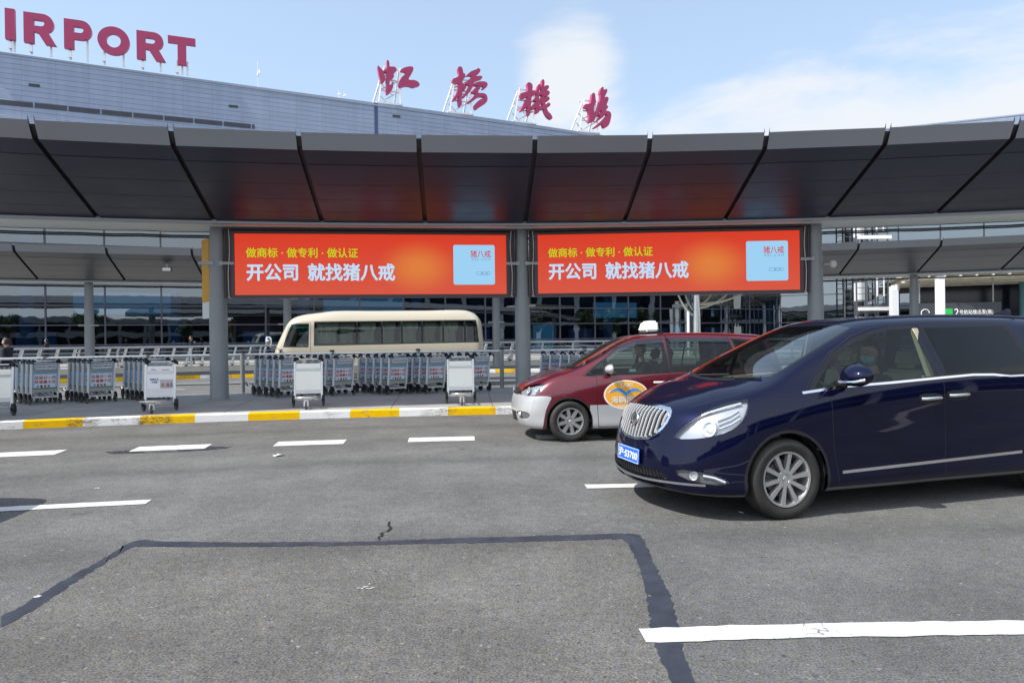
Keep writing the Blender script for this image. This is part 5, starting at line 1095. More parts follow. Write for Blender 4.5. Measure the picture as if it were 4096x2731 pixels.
def car_wheel(T, x, y, r, rim, w, spokes, side, steer=0, style=0, rot=.2):
    """tyre with sidewall, rim dish, spokes; outer face towards side*y"""
    W_ = empty('wheel', (x, y, r), steer); W_.parent = T
    M = Matrix.Rotation(-side*pi/2, 4, 'X')        # local z -> outward (side*y)
    if side > 0: M = Matrix.Rotation(-pi/2, 4, 'X')
    mb = MB(); h = w/2
    prof = [(rim-.005, -h*.7), (rim+.02, -h*.96), (r*.90, -h), (r*.975, -h*.86), (r, -h*.6), (r, -.012), (r-.006, -.008), (r-.006, .008), (r, .012), (r, h*.6), (r*.975, h*.86), (r*.90, h*1.0), (r*.83, h*1.01), (rim+.02, h*.95), (rim-.005, h*.82)]
    mb.lathe(prof, 56, 0, M); part('tyre', mb, M_TYRE, W_, 50)
    mb = MB(); mb.lathe([(rim, h*.82), (rim-.003, h*.93), (rim-.018, h*.90), (rim-.03, h*.6), (rim-.045, -h*.5), (rim-.045, -h*.7)], 48, 0, M)
    ri = rim-.022
    for k in range(spokes):
        a = 2*pi*k/spokes+rot; ca, sa = cos(a), sin(a)
        w0, w1 = (.026, .052) if style == 0 else (.022, .052)
        if style == 0: w0, w1 = .019, .040
        def P(rr, t, z): return M @ Vector((rr*ca-t*sa, rr*sa+t*ca, z))
        z0, z1 = h*.78, h*.86
        v = [P(.05, -w0, z0), P(.05, w0, z0), P(ri, w1/2, z1), P(ri, -w1/2, z1), P(.05, -w0*1.15, z0-.03), P(.05, w0*1.15, z0-.03), P(ri, w1/2*1.3, z1-.035), P(ri, -w1/2*1.3, z1-.035)]
        if style == 0: v = [P(.045, -w0*.75, z0), P(.045, w0*.75, z0), P(ri, w1/2, z1), P(ri, -w1/2, z1), P(.045, -w0*.9, z0-.03), P(.045, w0*.9, z0-.03), P(ri, w1/2*1.35, z1-.035), P(ri, -w1/2*1.35, z1-.035)]
        mb.add(v, [(0, 1, 2, 3), (1, 5, 6, 2), (0, 3, 7, 4), (3, 2, 6, 7), (0, 4, 5, 1)])
    mb.lathe([(.076, h*.5), (.078, h*.70), (.072, h*.745), (.034, h*.75), (.031, h*.70), (0, h*.70)], 28, 0, M); part('rim', mb, M_RIM, W_, 35)
    mb = MB(); mb.lathe([(rim-.05, -h*.1), (0, -h*.1)], 32, 0, M); mb.lathe([(rim*.66, h*.25), (rim*.66, -h*.05)], 28, 1, M); mb.lathe([(rim*.66, h*.25), (.03, h*.25)], 28, 1, M); part('brake_disc', mb, [M_LINER, M_GREYPL], W_)
    mb = MB()
    for k in range(5):
        a = 2*pi*k/5+rot; mb.lathe([(0, h*.765), (.012, h*.762), (.013, h*.70)], 8, 0, M @ Matrix.Translation((.053*cos(a), .053*sin(a), .0)))
    part('wheel_nut', mb, M_GREYPL, W_)
    mb = MB(); mb.lathe([(0, h*.765), (.022, h*.76), (.029, h*.70)], 20, 0, M); part('hub_cap', mb, M_ALU, W_, 40)
    return W_
def wells(T, xs, zc, r, W):
    for x in xs:
        for s in (-1, 1):
            mb = MB(); M = Matrix.Translation((x, 0, zc)) @ Matrix.Rotation(pi/2, 4, 'X')
            y0, y1 = -s*(W/2-.34), -s*(W/2-.035)
            n = 20; vs = []
            for k in range(n+1):
                a = -.35+(pi+.7)*k/n; vs += [(x+r*cos(a), s*(W/2-.34), zc+r*sin(a)), (x+r*cos(a), s*(W/2-.03), zc+r*sin(a))]
            mb.add(vs, [(2*k, 2*k+2, 2*k+3, 2*k+1) for k in range(n)])
            mb.add([(x+r*cos(-.35+(pi+.7)*k/n), s*(W/2-.34), zc+r*sin(-.35+(pi+.7)*k/n)) for k in range(n+1)], [tuple(range(n+1))])
            part('wheel_housing', mb, M_LINER, T)
def seat(T, x, y, z, m, w=.5):
    mb = MB(); M = Matrix.Translation((x, y, z))
    def rb(a, b, r=.05):
        bm = bmesh.new(); bmesh.ops.create_cube(bm, size=1); 
        for v in bm.verts: v.co = Vector(((a[0]+b[0])/2+v.co.x*(b[0]-a[0]), (a[1]+b[1])/2+v.co.y*(b[1]-a[1]), (a[2]+b[2])/2+v.co.z*(b[2]-a[2])))
        bmesh.ops.bevel(bm, geom=bm.edges, offset=r, segments=3, affect='EDGES'); bm.verts.index_update()
        return [v.co.copy() for v in bm.verts], [tuple(v.index for v in f.verts) for f in bm.faces]
    v, f = rb((-.25, -w/2, -.15), (.25, w/2, .02)); mb.add([M @ q for q in v], f)
    Mr = M @ Matrix.Translation((.22, 0, 0)) @ Matrix.Rotation(.28, 4, 'Y')
    v, f = rb((-.06, -w/2, -.05), (.08, w/2, .62)); mb.add([Mr @ q for q in v], f)
    v, f = rb((-.045, -.14, .64), (.06, .14, .84), .04); mb.add([Mr @ q for q in v], f)
    return part('seat', mb, m, T, 60)
def steering(T, x, y, z):
    mb = MB(); M = Matrix.Translation((x, y, z)) @ Matrix.Rotation(radians(65), 4, 'Y')
    mb.tube([M @ Vector((.185*cos(a), .185*sin(a), 0)) for a in [2*pi*k/20 for k in range(21)]], .016, 6); mb.tube([M @ Vector((-.18, 0, 0)), M @ Vector((.18, 0, 0))], .016, 6); mb.tube([M @ Vector((0, 0, 0)), M @ Vector((0, 0, -.3))], .03, 6)
    return part('steering_wheel', mb, M_DKPLAS, T, 60)

# ------------------------------------------------ people (skinned skeletons)
def skin_mesh(pts, edges, rad, root=0, sub=2):
    me = bpy.data.meshes.new('skin'); me.from_pydata(pts, edges, []); o = bpy.data.objects.new('skin', me); COL.objects.link(o)
    m = o.modifiers.new('s', 'SKIN'); m.use_smooth_shade = True
    for i, r in enumerate(rad):
        d = me.skin_vertices[0].data[i]; d.radius = r if isinstance(r, tuple) else (r, r); d.use_root = (i == root)
    q = o.modifiers.new('u', 'SUBSURF'); q.levels = sub; q.render_levels = sub
    bpy.context.view_layer.update(); out = bpy.data.meshes.new_from_object(o.evaluated_get(DG())); bpy.data.objects.remove(o); bpy.data.meshes.remove(me); return out
def head_mesh(c, s=1, fwd=(-1, 0, 0)):
    """a face with brow, nose, mouth, ears; centre c, facing fwd"""
    bm = bmesh.new(); bmesh.ops.create_uvsphere(bm, u_segments=28, v_segments=20, radius=1)
    for v in bm.verts:
        x, y, z = v.co          # +x is the face
        sx, sy, sz = .098, .077, .122
        k = 1
        if z < 0: sy *= 1-.30*z*z; sx *= 1-.16*z*z
        px, py, pz = x*sx, y*sy, z*sz
        if x > .3:
            f = (x-.3)/.7
            if abs(y) < .22 and -.42 < z < .12: px += .024*(1-abs(y)/.22)*f*(1-max(0, (z+.15)/.27)) if z > -.3 else .010*f*(1-abs(y)/.22)    # nose
            if abs(abs(y)-.38) < .2 and .0 < z < .22: px -= .010*f                                                     # eye sockets
            if -.62 < z < -.48 and abs(y) < .35: px += .005*f                                                            # lips
            if z < -.75: px += .010*f                                                                                      # chin
        if abs(y) > .9 and abs(z) < .3 and abs(x) < .3: py *= 1.14                                                     # ears
        v.co = (px*s, py*s, pz*s)
    f = Vector(fwd).normalized(); M = Matrix(((f.x, -f.y, 0, c[0]), (f.y, f.x, 0, c[1]), (f.z, 0, 1, c[2]), (0, 0, 0, 1))); bm.transform(M)
    me = bpy.data.meshes.new('head'); bm.to_mesh(me); bm.free(); me.polygons.foreach_set('use_smooth', [True]*len(me.polygons)); return me
def join(ms):
    bm = bmesh.new()
    for m in ms: bm.from_mesh(m)
    out = bpy.data.meshes.new('joined'); bm.to_mesh(out); bm.free(); out.polygons.foreach_set('use_smooth', [True]*len(out.polygons)); return out
def hair_cap(T, c, s, fwd, low=.15, back=.55, m=None):
    bm = bmesh.new(); bmesh.ops.create_uvsphere(bm, u_segments=24, v_segments=16, radius=1)
    dead = [v for v in bm.verts if v.co.z < (low if v.co.x > .15 else -back) + (.0 if v.co.x < .15 else .35*v.co.x)]
    bmesh.ops.delete(bm, geom=dead, context='VERTS')
    for v in bm.verts: v.co = Vector((v.co.x*.105, v.co.y*.088, v.co.z*.135))*s
    f = Vector(fwd).normalized(); bm.transform(Matrix(((f.x, -f.y, 0, c[0]), (f.y, f.x, 0, c[1]), (0, 0, 1, c[2]), (0, 0, 0, 1))))
    me = bpy.data.meshes.new('hair'); bm.to_mesh(me); bm.free(); me.polygons.foreach_set('use_smooth', [True]*len(me.polygons)); return put('hair', me, m or M_HAIR, T)
def hand(w, d, up, s=1, curl=.5):
    """palm and five fingers at wrist w, pointing d"""
    d = Vector(d).normalized(); u = Vector(up); r = d.cross(u).normalized(); u = r.cross(d); w = Vector(w); ms = []
    P = [w, w+d*.045*s, w+d*.085*s]; ms.append(skin_mesh([tuple(p) for p in P], [(0, 1), (1, 2)], [(.024*s, .018*s), (.036*s, .016*s), (.036*s, .013*s)], 0, 1))
    for k, L_ in enumerate((.066, .076, .071, .055)):
        b = w+d*.085*s+r*(.026-.0175*k)*s; e1 = b+(d*cos(curl)-u*sin(curl))*L_*.5*s; e2 = e1+(d*cos(2*curl)-u*sin(2*curl))*L_*.5*s
        ms.append(skin_mesh([tuple(b-d*.02*s), tuple(b), tuple(e1), tuple(e2)], [(0, 1), (1, 2), (2, 3)], [.009*s, .009*s, .0085*s, .007*s], 0, 1))
    b = w+d*.03*s+r*.03*s; e1 = b+(d*.6+r*.7-u*.3).normalized()*.04*s; e2 = e1+(d*.9+r*.1-u*.5).normalized()*.035*s
    ms.append(skin_mesh([tuple(b), tuple(e1), tuple(e2)], [(0, 1), (1, 2)], [.012*s, .010*s, .008*s], 0, 1)); return ms
def standing(loc, rz, h, label, top_m, leg_m, hair_long=False, stride=.12, shirt=False):
    """standing or walking person facing local -x"""
    T = empty('person', loc, rz, label, 'person', None); s = h/1.75; S = lambda p: tuple(q*s for q in p)
    hd = (-.02, 0, 1.625)
    hips = [S(p) for p in ((0, 0, .95), (0, -.09, .90), (stride, -.10, .50), (stride*1.3+.06, -.10, .08), (0, .09, .90), (-stride, .10, .50), (-stride*1.4, .10, .08))]
    lm = skin_mesh(hips, [(0, 1), (1, 2), (2, 3), (0, 4), (4, 5), (5, 6)], [(.15*s, .11*s), .095*s, .066*s, .05*s, .095*s, .066*s, .05*s]); 
    tors = [S(p) for p in ((0, 0, .92), (0, 0, 1.1), (-.01, 0, 1.3), (-.01, 0, 1.44), (0, -.19, 1.42), (.05, -.25, 1.14), (-.05, -.25, .90), (0, .19, 1.42), (-.04, .25, 1.14), (-.14, .24, .92))]
    tm = skin_mesh(tors, [(0, 1), (1, 2), (2, 3), (3, 4), (4, 5), (5, 6), (3, 7), (7, 8), (8, 9)], [(.14*s, .17*s), (.125*s, .15*s), (.135*s, .18*s), (.07*s, .09*s), .07*s, .055*s, .045*s, .07*s, .055*s, .045*s])
    neck = skin_mesh([S((-.005, 0, 1.40)), S((-.015, 0, 1.56))], [(0, 1)], [.058*s, .052*s], 0, 1)
    bm_ = [neck, head_mesh(S(hd), s, (-1, 0, 0))]+hand(S((-.055, -.25, .89)), (-.2, 0, -1), (1, 0, 0), s)+hand(S((-.145, .24, .91)), (-.3, 0, -1), (1, 0, 0), s)
    body = put('body', join(bm_), M_SKIN, T)
    put('jacket', tm, top_m, T); put('trousers', lm, leg_m, T); hair_cap(T, S(hd), s, (-1, 0, 0), .2, 1.2 if hair_long else .5)
    if shirt:
        mb = MB(); mb.prism([(-.05, 1.24), (.05, 1.24), (.075, 1.47), (-.075, 1.47)], Matrix.Translation((-.15, 0, 0)) @ basis((0, 0, 0), (0, -1, 0), (-1, 0, 0)), .012); mb.v = [S(v) for v in mb.v]; part('shirt_front', mb, M_SHIRT, T)
    for sx, sy in ((stride*1.3+.06, -.10), (-stride*1.4, .10)):
        mb = MB(); v = [(sx+.07, sy-.045, 0), (sx+.07, sy+.045, 0), (sx-.19, sy+.045, 0), (sx-.19, sy-.045, 0), (sx+.06, sy-.04, .10), (sx+.06, sy+.04, .10), (sx-.17, sy+.035, .045), (sx-.17, sy-.035, .045)]
        mb.add([S(q) for q in v], [(0, 3, 2, 1), (4, 5, 6, 7), (0, 1, 5, 4), (1, 2, 6, 5), (2, 3, 7, 6), (3, 0, 4, 7)]); part('shoe', mb, M_BLACK, T)
    return T
def driver(loc, rz, label, top_m, mask=True, s=1.0, glasses=True):
    """seated driver facing local -x, origin at the seat base under the hips"""
    T = empty('person', loc, rz, label, 'person'); S = lambda p: tuple(q*s for q in p)
    tors = [S(p) for p in ((.05, 0, .06), (.10, 0, .26), (.13, 0, .44), (.12, 0, .56), (.09, -.19, .53), (-.09, -.26, .33), (-.36, -.16, .42), (.09, .19, .53), (-.09, .26, .33), (-.36, .16, .42))]
    tm = skin_mesh(tors, [(0, 1), (1, 2), (2, 3), (3, 4), (4, 5), (5, 6), (3, 7), (7, 8), (8, 9)], [(.15*s, .16*s), (.13*s, .16*s), (.13*s, .17*s), (.07*s, .09*s), .07*s, .052*s, .042*s, .07*s, .052*s, .042*s])
    leg = [S(p) for p in ((.03, 0, .05), (-.02, -.10, .06), (-.45, -.13, .14), (-.68, -.12, -.26), (-.02, .10, .06), (-.45, .13, .14), (-.68, .12, -.26))]
    lm = skin_mesh(leg, [(0, 1), (1, 2), (2, 3), (0, 4), (4, 5), (5, 6)], [.11*s, .09*s, .066*s, .05*s, .09*s, .066*s, .05*s])
    hd = (.06, 0, .80); neck = skin_mesh([S((.11, 0, .54)), S((.08, 0, .71))], [(0, 1)], [.06*s, .054*s], 0, 1)
    bm_ = [neck, head_mesh(S(hd), s, (-1, -.12, 0))]+hand(S((-.36, -.16, .42)), (-.9, .1, .35), (0, 0, 1), s, .8)+hand(S((-.36, .16, .42)), (-.9, -.1, .35), (0, 0, 1), s, .8)
    put('body', join(bm_), M_SKIN, T); put('jacket', tm, top_m, T); put('trousers', lm, M_SUIT, T); hair_cap(T, S(hd), s, (-1, -.12, 0), .25, .5)
    if mask:
        bm = bmesh.new(); bmesh.ops.create_uvsphere(bm, u_segments=20, v_segments=14, radius=1)
        bmesh.ops.delete(bm, geom=[v for v in bm.verts if v.co.x < .05 or v.co.z > -.02 or v.co.z < -.93], context='VERTS')
        for v in bm.verts: v.co = Vector((v.co.x*.112, v.co.y*.08, v.co.z*.122))*s
        f = Vector((-1, -.12, 0)).normalized(); c = S(hd); bm.transform(Matrix(((f.x, -f.y, 0, c[0]), (f.y, f.x, 0, c[1]), (0, 0, 1, c[2]), (0, 0, 0, 1))))
        me = bpy.data.meshes.new('mask'); bm.to_mesh(me); bm.free(); put('face_mask', me, mat('mask_blue', (.35, .62, .68), .7), T)
    if glasses:
        mb = MB(); f = Vector((-1, -.12, 0)).normalized(); r = Vector((-f.y, f.x, 0))
        for sg in (-1, 1):
            c = Vector(S(hd))+f*.104*s+r*sg*.034*s+Vector((0, 0, .014*s)); mb.tube([c+r*.026*cos(a)+Vector((0, 0, .02*sin(a))) for a in [2*pi*k/12 for k in range(13)]], .0025, 4)
            mb.tube([c+r*sg*.026, Vector(S(hd))+r*sg*.082*s+Vector((0, 0, .014))], .0025, 4)
        part('glasses', mb, M_BLACK, T)
    mb = MB(); mb.bar(S((.18, -.20, .60)), S((-.06, .14, .12)), .05, .012); part('seat_belt', mb, M_GREYPL, T) if False else None
    return T
# ---------------------------------------------------------------- navy people carrier
def place_root(name, o, th, label, cat, group=None): return empty(name, (o[0], o[1], 0), radians(th), label, cat, group)
VAN = place_root('people_carrier', (2.083, 6.700), 16, 'dark navy people carrier with chrome grille and blue plate in the foreground', 'van')
ST = [
 [(-.82,0,.235),(-.96,0,.225),(-1.035,0,.265),(-1.03,0,.44),(-1.01,0,.60),(-.965,0,.76),(-.90,0,.90),(-.80,0,.965),(-.70,0,1.0)],
 [(-.74,0,.225),(-.89,.22,.22),(-1.0,.27,.26),(-1.01,.28,.44),(-.99,.28,.60),(-.94,.28,.76),(-.87,.28,.905),(-.74,.22,.985),(-.60,0,1.03)],
 [(-.62,0,.215),(-.78,.43,.215),(-.905,.55,.255),(-.925,.56,.44),(-.90,.55,.60),(-.86,.54,.76),(-.79,.51,.905),(-.60,.40,1.03),(-.46,0,1.075)],
 [(-.5,0,.21),(-.63,.58,.21),(-.735,.77,.245),(-.75,.785,.44),(-.73,.785,.62),(-.69,.77,.79),(-.60,.71,.95),(-.42,.52,1.09),(-.31,0,1.115)],
 [(-.33,0,.2),(-.40,.62,.205),(-.465,.885,.235),(-.48,.905,.44),(-.47,.905,.66),(-.44,.885,.85),(-.36,.82,1.02),(-.24,.63,1.125),(-.16,0,1.158)],
 [(-.05,0,.2),(-.05,.62,.2),(-.12,.915,.23),(-.12,.93,.44),(-.12,.932,.70),(-.11,.915,.91),(-.08,.845,1.09),(.0,.715,1.185),(.09,0,1.262)],
 [(.35,0,.2),(.35,.62,.2),(.35,.915,.23),(.35,.935,.44),(.35,.938,.74),(.35,.915,1.03),(.38,.805,1.20),(.42,.70,1.365),(.47,0,1.45)],
 [(.75,0,.2),(.75,.62,.2),(.75,.915,.23),(.75,.935,.44),(.75,.94,.76),(.75,.92,1.08),(.78,.79,1.33),(.81,.665,1.535),(.87,0,1.625)],
 [(1.15,0,.2),(1.15,.62,.2),(1.15,.915,.23),(1.15,.935,.44),(1.15,.94,.77),(1.15,.925,1.11),(1.15,.785,1.42),(1.15,.63,1.655),(1.17,0,1.712)],
 [(1.6,0,.2),(1.6,.62,.2),(1.6,.915,.235),(1.6,.935,.45),(1.6,.94,.78),(1.6,.928,1.14),(1.6,.79,1.46),(1.6,.63,1.695),(1.6,0,1.752)],
 [(2.3,0,.2),(2.3,.62,.2),(2.3,.915,.235),(2.3,.935,.45),(2.3,.94,.78),(2.3,.93,1.16),(2.3,.795,1.47),(2.3,.64,1.705),(2.3,0,1.772)],
 [(3.1,0,.2),(3.1,.62,.2),(3.1,.915,.235),(3.1,.935,.45),(3.1,.94,.78),(3.1,.925,1.16),(3.1,.79,1.46),(3.1,.63,1.695),(3.1,0,1.765)],
 [(3.7,0,.22),(3.7,.62,.22),(3.7,.90,.25),(3.7,.925,.45),(3.7,.93,.78),(3.7,.91,1.15),(3.7,.77,1.45),(3.7,.60,1.67),(3.7,0,1.735)],
 [(3.95,0,.25),(4.0,.6,.25),(4.05,.82,.28),(4.05,.85,.45),(4.05,.85,.78),(4.03,.82,1.15),(3.97,.70,1.45),(3.9,.54,1.65),(3.88,0,1.71)],
 [(4.05,0,.27),(4.1,.4,.27),(4.17,.5,.3),(4.19,.5,.45),(4.18,.5,.78),(4.14,.5,1.15),(4.05,.45,1.45),(3.96,.35,1.63),(3.93,0,1.68)],
 [(4.08,0,.28),(4.12,0,.28),(4.19,0,.3),(4.21,0,.45),(4.20,0,.78),(4.16,0,1.15),(4.07,0,1.45),(3.98,0,1.62),(3.95,0,1.66)]]
B = Body(ST, 9, 7); side = lambda c, n: abs(c.y) > .45; nf = lambda c, n: n.x < -.12
BODY, DEL, FD, SD, WS, FW, QW, SW, RW, HL, FL, GR, LG, HOOD = range(14)
# wheel arches
for x in (0, 3.09):
    B.carve(circ(x, .345, .425, 36), BODY, cond=side, mid=3); B.carve(circ(x, .345, .398, 36)+[], DEL, cond=side)
    B.carve([(x-.396, .1), (x+.396, .1), (x+.396, .345), (x-.396, .345)], DEL, cond=side)
    B.carve([(x-.42, .1), (x-.392, .1), (x-.392, .345), (x-.42, .345)], BODY, cond=side, mid=3); B.carve([(x+.392, .1), (x+.42, .1), (x+.42, .345), (x+.392, .345)], BODY, cond=side, mid=3)
fdp = [(.52,.27),(.46,.60),(.45,1.02),(.22,1.07),(.27,1.13),(.60,1.41),(.88,1.555),(1.13,1.635),(1.33,1.67),(1.66,1.685),(1.685,1.18),(1.695,.27)]
sdp = [(1.695,.27),(1.685,1.18),(1.66,1.685),(2.86,1.695),(2.97,1.2),(2.95,.9),(2.72,.66),(2.66,.27)]
B.carve(fdp, FD, cond=side, over=(BODY,)); B.carve(sdp, SD, cond=side, over=(BODY,))
for p in (fdp, sdp):
    B.line(p+p[:1], .008, 1, cond=side, over=(FD, SD, BODY))
mainw = [(.67,1.14),(.67,1.385),(.88,1.492),(1.12,1.575),(1.33,1.612),(1.55,1.622),(1.60,1.185),(1.1,1.155)]
qtrw = [(.32,1.105),(.615,1.355),(.62,1.135)]
sdw = [(1.74,1.205),(1.69,1.625),(2.70,1.64),(2.84,1.19),(2.3,1.215)]
rqw = [(3.02,1.19),(2.90,1.63),(3.60,1.60),(3.82,1.19)]
# dark window surrounds then the panes
B.carve([(.27,1.075),(.28,1.115),(.60,1.395),(.88,1.535),(1.13,1.61),(1.33,1.645),(1.62,1.655),(1.655,1.165),(1.1,1.135)], FD, cond=side, mid=2, over=(FD,))
B.carve([(1.715,1.185),(1.665,1.66),(2.76,1.672),(2.90,1.17),(2.3,1.19)], SD, cond=side, mid=2, over=(SD,))
B.carve(mainw, FW, cond=side, over=(FD,)); B.carve(qtrw, QW, cond=side, over=(FD,)); B.carve(sdw, SW, cond=side, over=(SD,)); B.carve(rqw, RW, cond=side, over=(BODY,))
# chrome belt line and lower trim
B.line([(.20,1.075),(.62,1.118),(1.1,1.138),(1.68,1.168),(2.05,1.185),(2.30,1.180),(2.50,1.158),(2.9,1.165),(3.4,1.17),(3.85,1.16)], .020, 4, cond=side)
B.line([(.56,.375),(1.6,.405),(2.62,.435)], .026, 4, cond=side)
# windscreen (seen from above) and bonnet shut line
ws = [(-.135,0),(-.115,.25),(-.06,.47),(.03,.655),(.40,.635),(.75,.60),(.985,.56),(1.0,.30),(1.005,0)]
wsf = ws+[(x, -y) for x, y in ws[::-1][1:-1]]
top = lambda c, n: n.z > .15 and c.z > .95
B.carve([(x-.05 if x < 0 else x+.01, y*1.035) for x, y in wsf], BODY, ax=(0, 1), cond=top, mid=2); B.carve(wsf, WS, ax=(0, 1), cond=top)
B.line([(-.80,-.47),(-.62,-.60),(-.40,-.715),(-.12,-.775),(.02,-.75)], .008, 1, ax=(0, 1), cond=top, over=(BODY,)); B.line([(-.80,.47),(-.62,.60),(-.40,.715),(-.12,.775),(.02,.75)], .008, 1, ax=(0, 1), cond=top, over=(BODY,))
# headlamps, fog lamps
hl = smoothp([(-.885,.685),(-.72,.715),(-.52,.775),(-.39,.875),(-.315,1.03),(-.345,1.035),(-.48,1.005),(-.62,.95),(-.76,.85),(-.84,.76)], 1)
fr = lambda c, n: abs(c.y) > .36 and c.x < -.2
B.carve(hl, HL, cond=fr); B.carve(smoothp([(-.905,.445),(-.72,.43),(-.58,.385),(-.535,.335),(-.68,.322),(-.885,.365)], 1), FL, cond=fr)
# grille opening and lower slots (seen from the front)
gp = smoothp([(-.34,.955),(.34,.955),(.455,.90),(.445,.79),(.33,.665),(.12,.625),(-.12,.625),(-.33,.665),(-.445,.79),(-.455,.90)], 1)
B.carve(gp, BODY, ax=(1, 2), cond=lambda c, n: c.x < -.55, mid=4); B.carve(inset(gp, .028), GR, ax=(1, 2), cond=lambda c, n: c.x < -.55)
B.carve([(-.56,.345),(-.50,.405),(.50,.405),(.56,.345),(.3,.325),(-.3,.325)], LG, ax=(1, 2), cond=nf)
B.line([(-.80,.322),(-.55,.315),(-.3,.302),(0,.298),(.3,.302),(.55,.315),(.80,.322)], .020, 4, ax=(1, 2), cond=nf)
B.carve([(-.5,.262),(-.5,.288),(.5,.288),(.5,.262)], LG, ax=(1, 2), cond=nf)
B.carve([(-1.2,.15),(-1.2,.238),(-.40,.238),(-.40,.15)], BODY, cond=lambda c, n: c.x < -.3, mid=5)
B.carve([(.39,.15),(.39,.247),(2.68,.252),(2.68,.15)], BODY, cond=side, mid=5, over=(BODY,))
B.finish()
BM = [M_CARBODY, M_GAP, M_DKPLAS, M_LINER, M_CHROME, M_GREYPL]
B.extract('body', BODY, BM, VAN)
wsh = B.extract('windscreen', WS, M_WSGL, VAN)
for s in (-1, 1):
    d = B.extract('front_door', FD, BM, VAN, s); B.extract('window', FW, M_GLASS, d, s); B.extract('quarter_window', QW, M_GLASS, d, s)
    d2 = B.extract('sliding_door', SD, BM, VAN, s); B.extract('window', SW, M_TINT, d2, s); B.extract('rear_window', RW, M_TINT, VAN, s)
    for dd_, x, z in ((d, 1.52, .985), (d2, 1.84, 1.005)):
        p, n = B.cast((x, s*3, z), (0, -s, 0))
        mb = MB(); Mh = Matrix.Translation((x, p.y, z)); mb.tube([Mh @ Vector((-.105, s*.008, 0)), Mh @ Vector((-.09, s*.03, 0)), Mh @ Vector((.09, s*.03, .004)), Mh @ Vector((.105, s*.008, .004))], .0165, 8); part('handle', mb, M_CHROME, dd_, 60)
        me = shape_mesh([[(x+a*1.15, z+b) for a, b in smoothp([(-.10, -.05), (.10, -.05), (.12, 0), (.10, .045), (-.10, .045), (-.12, 0)], 1)]], .0005); me.transform(Matrix(((1,0,0,0),(0,0,1,0),(0,1,0,0),(0,0,0,1))))
        if s < 0: B.wrap(me, None, None, .0015); put('handle_cup', me, M_GAP, dd_)
    # headlamp: bright reflector bowl behind clear glass
    h = B.extract('headlight', HL, M_LAMPGL, VAN, s); r_ = B.extract('reflector', HL, mat('reflector_grey', (.50, .52, .55), .25, .4) if 'reflector_grey' not in MATS else MATS['reflector_grey'], h, s, -.045)
    for x, z, rr in ((-.68, .795, .066),):
        p, n = B.cast((x, s*3, z), (0, -s, 0)); n = Vector((n.x-.7, n.y, n.z)).normalized(); Ml = basis(p-n*.035, Vector((0, 0, 1)).cross(n), n)
        mb = MB(); mb.lathe([(0, .012), (rr*.5, .010), (rr*.8, 0), (rr*.85, .02), (rr*1.05, .018), (rr*1.08, -.01)], 24, 0, Ml); part('lamp_unit', mb, M_REFL, h, 50)
    mb = MB(); pts = []
    for x, z in ((-.80, .83), (-.66, .918), (-.50, .978), (-.38, 1.01)):
        p, n = B.cast((x, s*3, z), (0, -s, 0)); pts.append(p-n*.02)
    mb.tube(pts, .012, 6)
    for q in (.0, .035, .07):
        pts = []
        for x, z in ((-.60, .80+q), (-.50, .84+q), (-.42, .885+q)):
            p, n = B.cast((x, s*3, z), (0, -s, 0)); pts.append(p-n*.03)
        mb.tube(pts, .009, 6)
    part('light_strip', mb, M_REFL, h, 60)
    f = B.extract('fog_light', FL, M_LAMPGL, VAN, s); B.extract('reflector', FL, M_GREYPL, f, s, -.025)
    p, n = B.cast((-.80, s*3, .395), (0, -s, 0)); n = Vector((-.8, s*.6, 0)); Ml = basis(p-n*.02, Vector((0, 0, 1)).cross(n), n); mb = MB(); mb.lathe([(0, .0), (.03, .002), (.036, .02), (.04, .0)], 20, 0, Ml)
    pts = []
    for x, z in ((-.74, .40), (-.66, .385), (-.58, .35)): q_, n_ = B.cast((x, s*3, z), (0, -s, 0)); pts.append(q_-n_*.012)
    mb.tube(pts, .014, 6); part('fog_lamp_unit', mb, M_REFL, f, 50)
    # door mirror
    mr = MB(); bm = bmesh.new(); bmesh.ops.create_uvsphere(bm, u_segments=24, v_segments=14, radius=1)
    for v in bm.verts:
        x, y, z = v.co; v.co = ((x*.135+.02*z if x < 0 else x*.04), y*.165, z*.098*(1-.15*y*s))
    bm.transform(Matrix.Translation((.62, s*1.06, 1.225))); bm.verts.index_update(); mr.add([v.co.copy() for v in bm.verts], [tuple(v.index for v in f_.verts) for f_ in bm.faces]); bm.free()
    m_ = part('mirror', mr, M_CARBODY, VAN, 60)
    mb = MB(); mb.box((.54, s*.86, 1.13), (.66, s*1.02, 1.165)); part('mirror_arm', mb, M_DKPLAS, m_)
    mb = MB(); mb.tube([(.50, s*.96, 1.168), (.487, s*1.05, 1.164), (.50, s*1.14, 1.172), (.55, s*1.205, 1.19)], .013, 6); part('mirror_trim', mb, M_CHROME, m_, 60)
    for x in (0, 3.09): car_wheel(VAN, x, s*.815, .345, .240, .215, 10, s, 0, 0, .15)
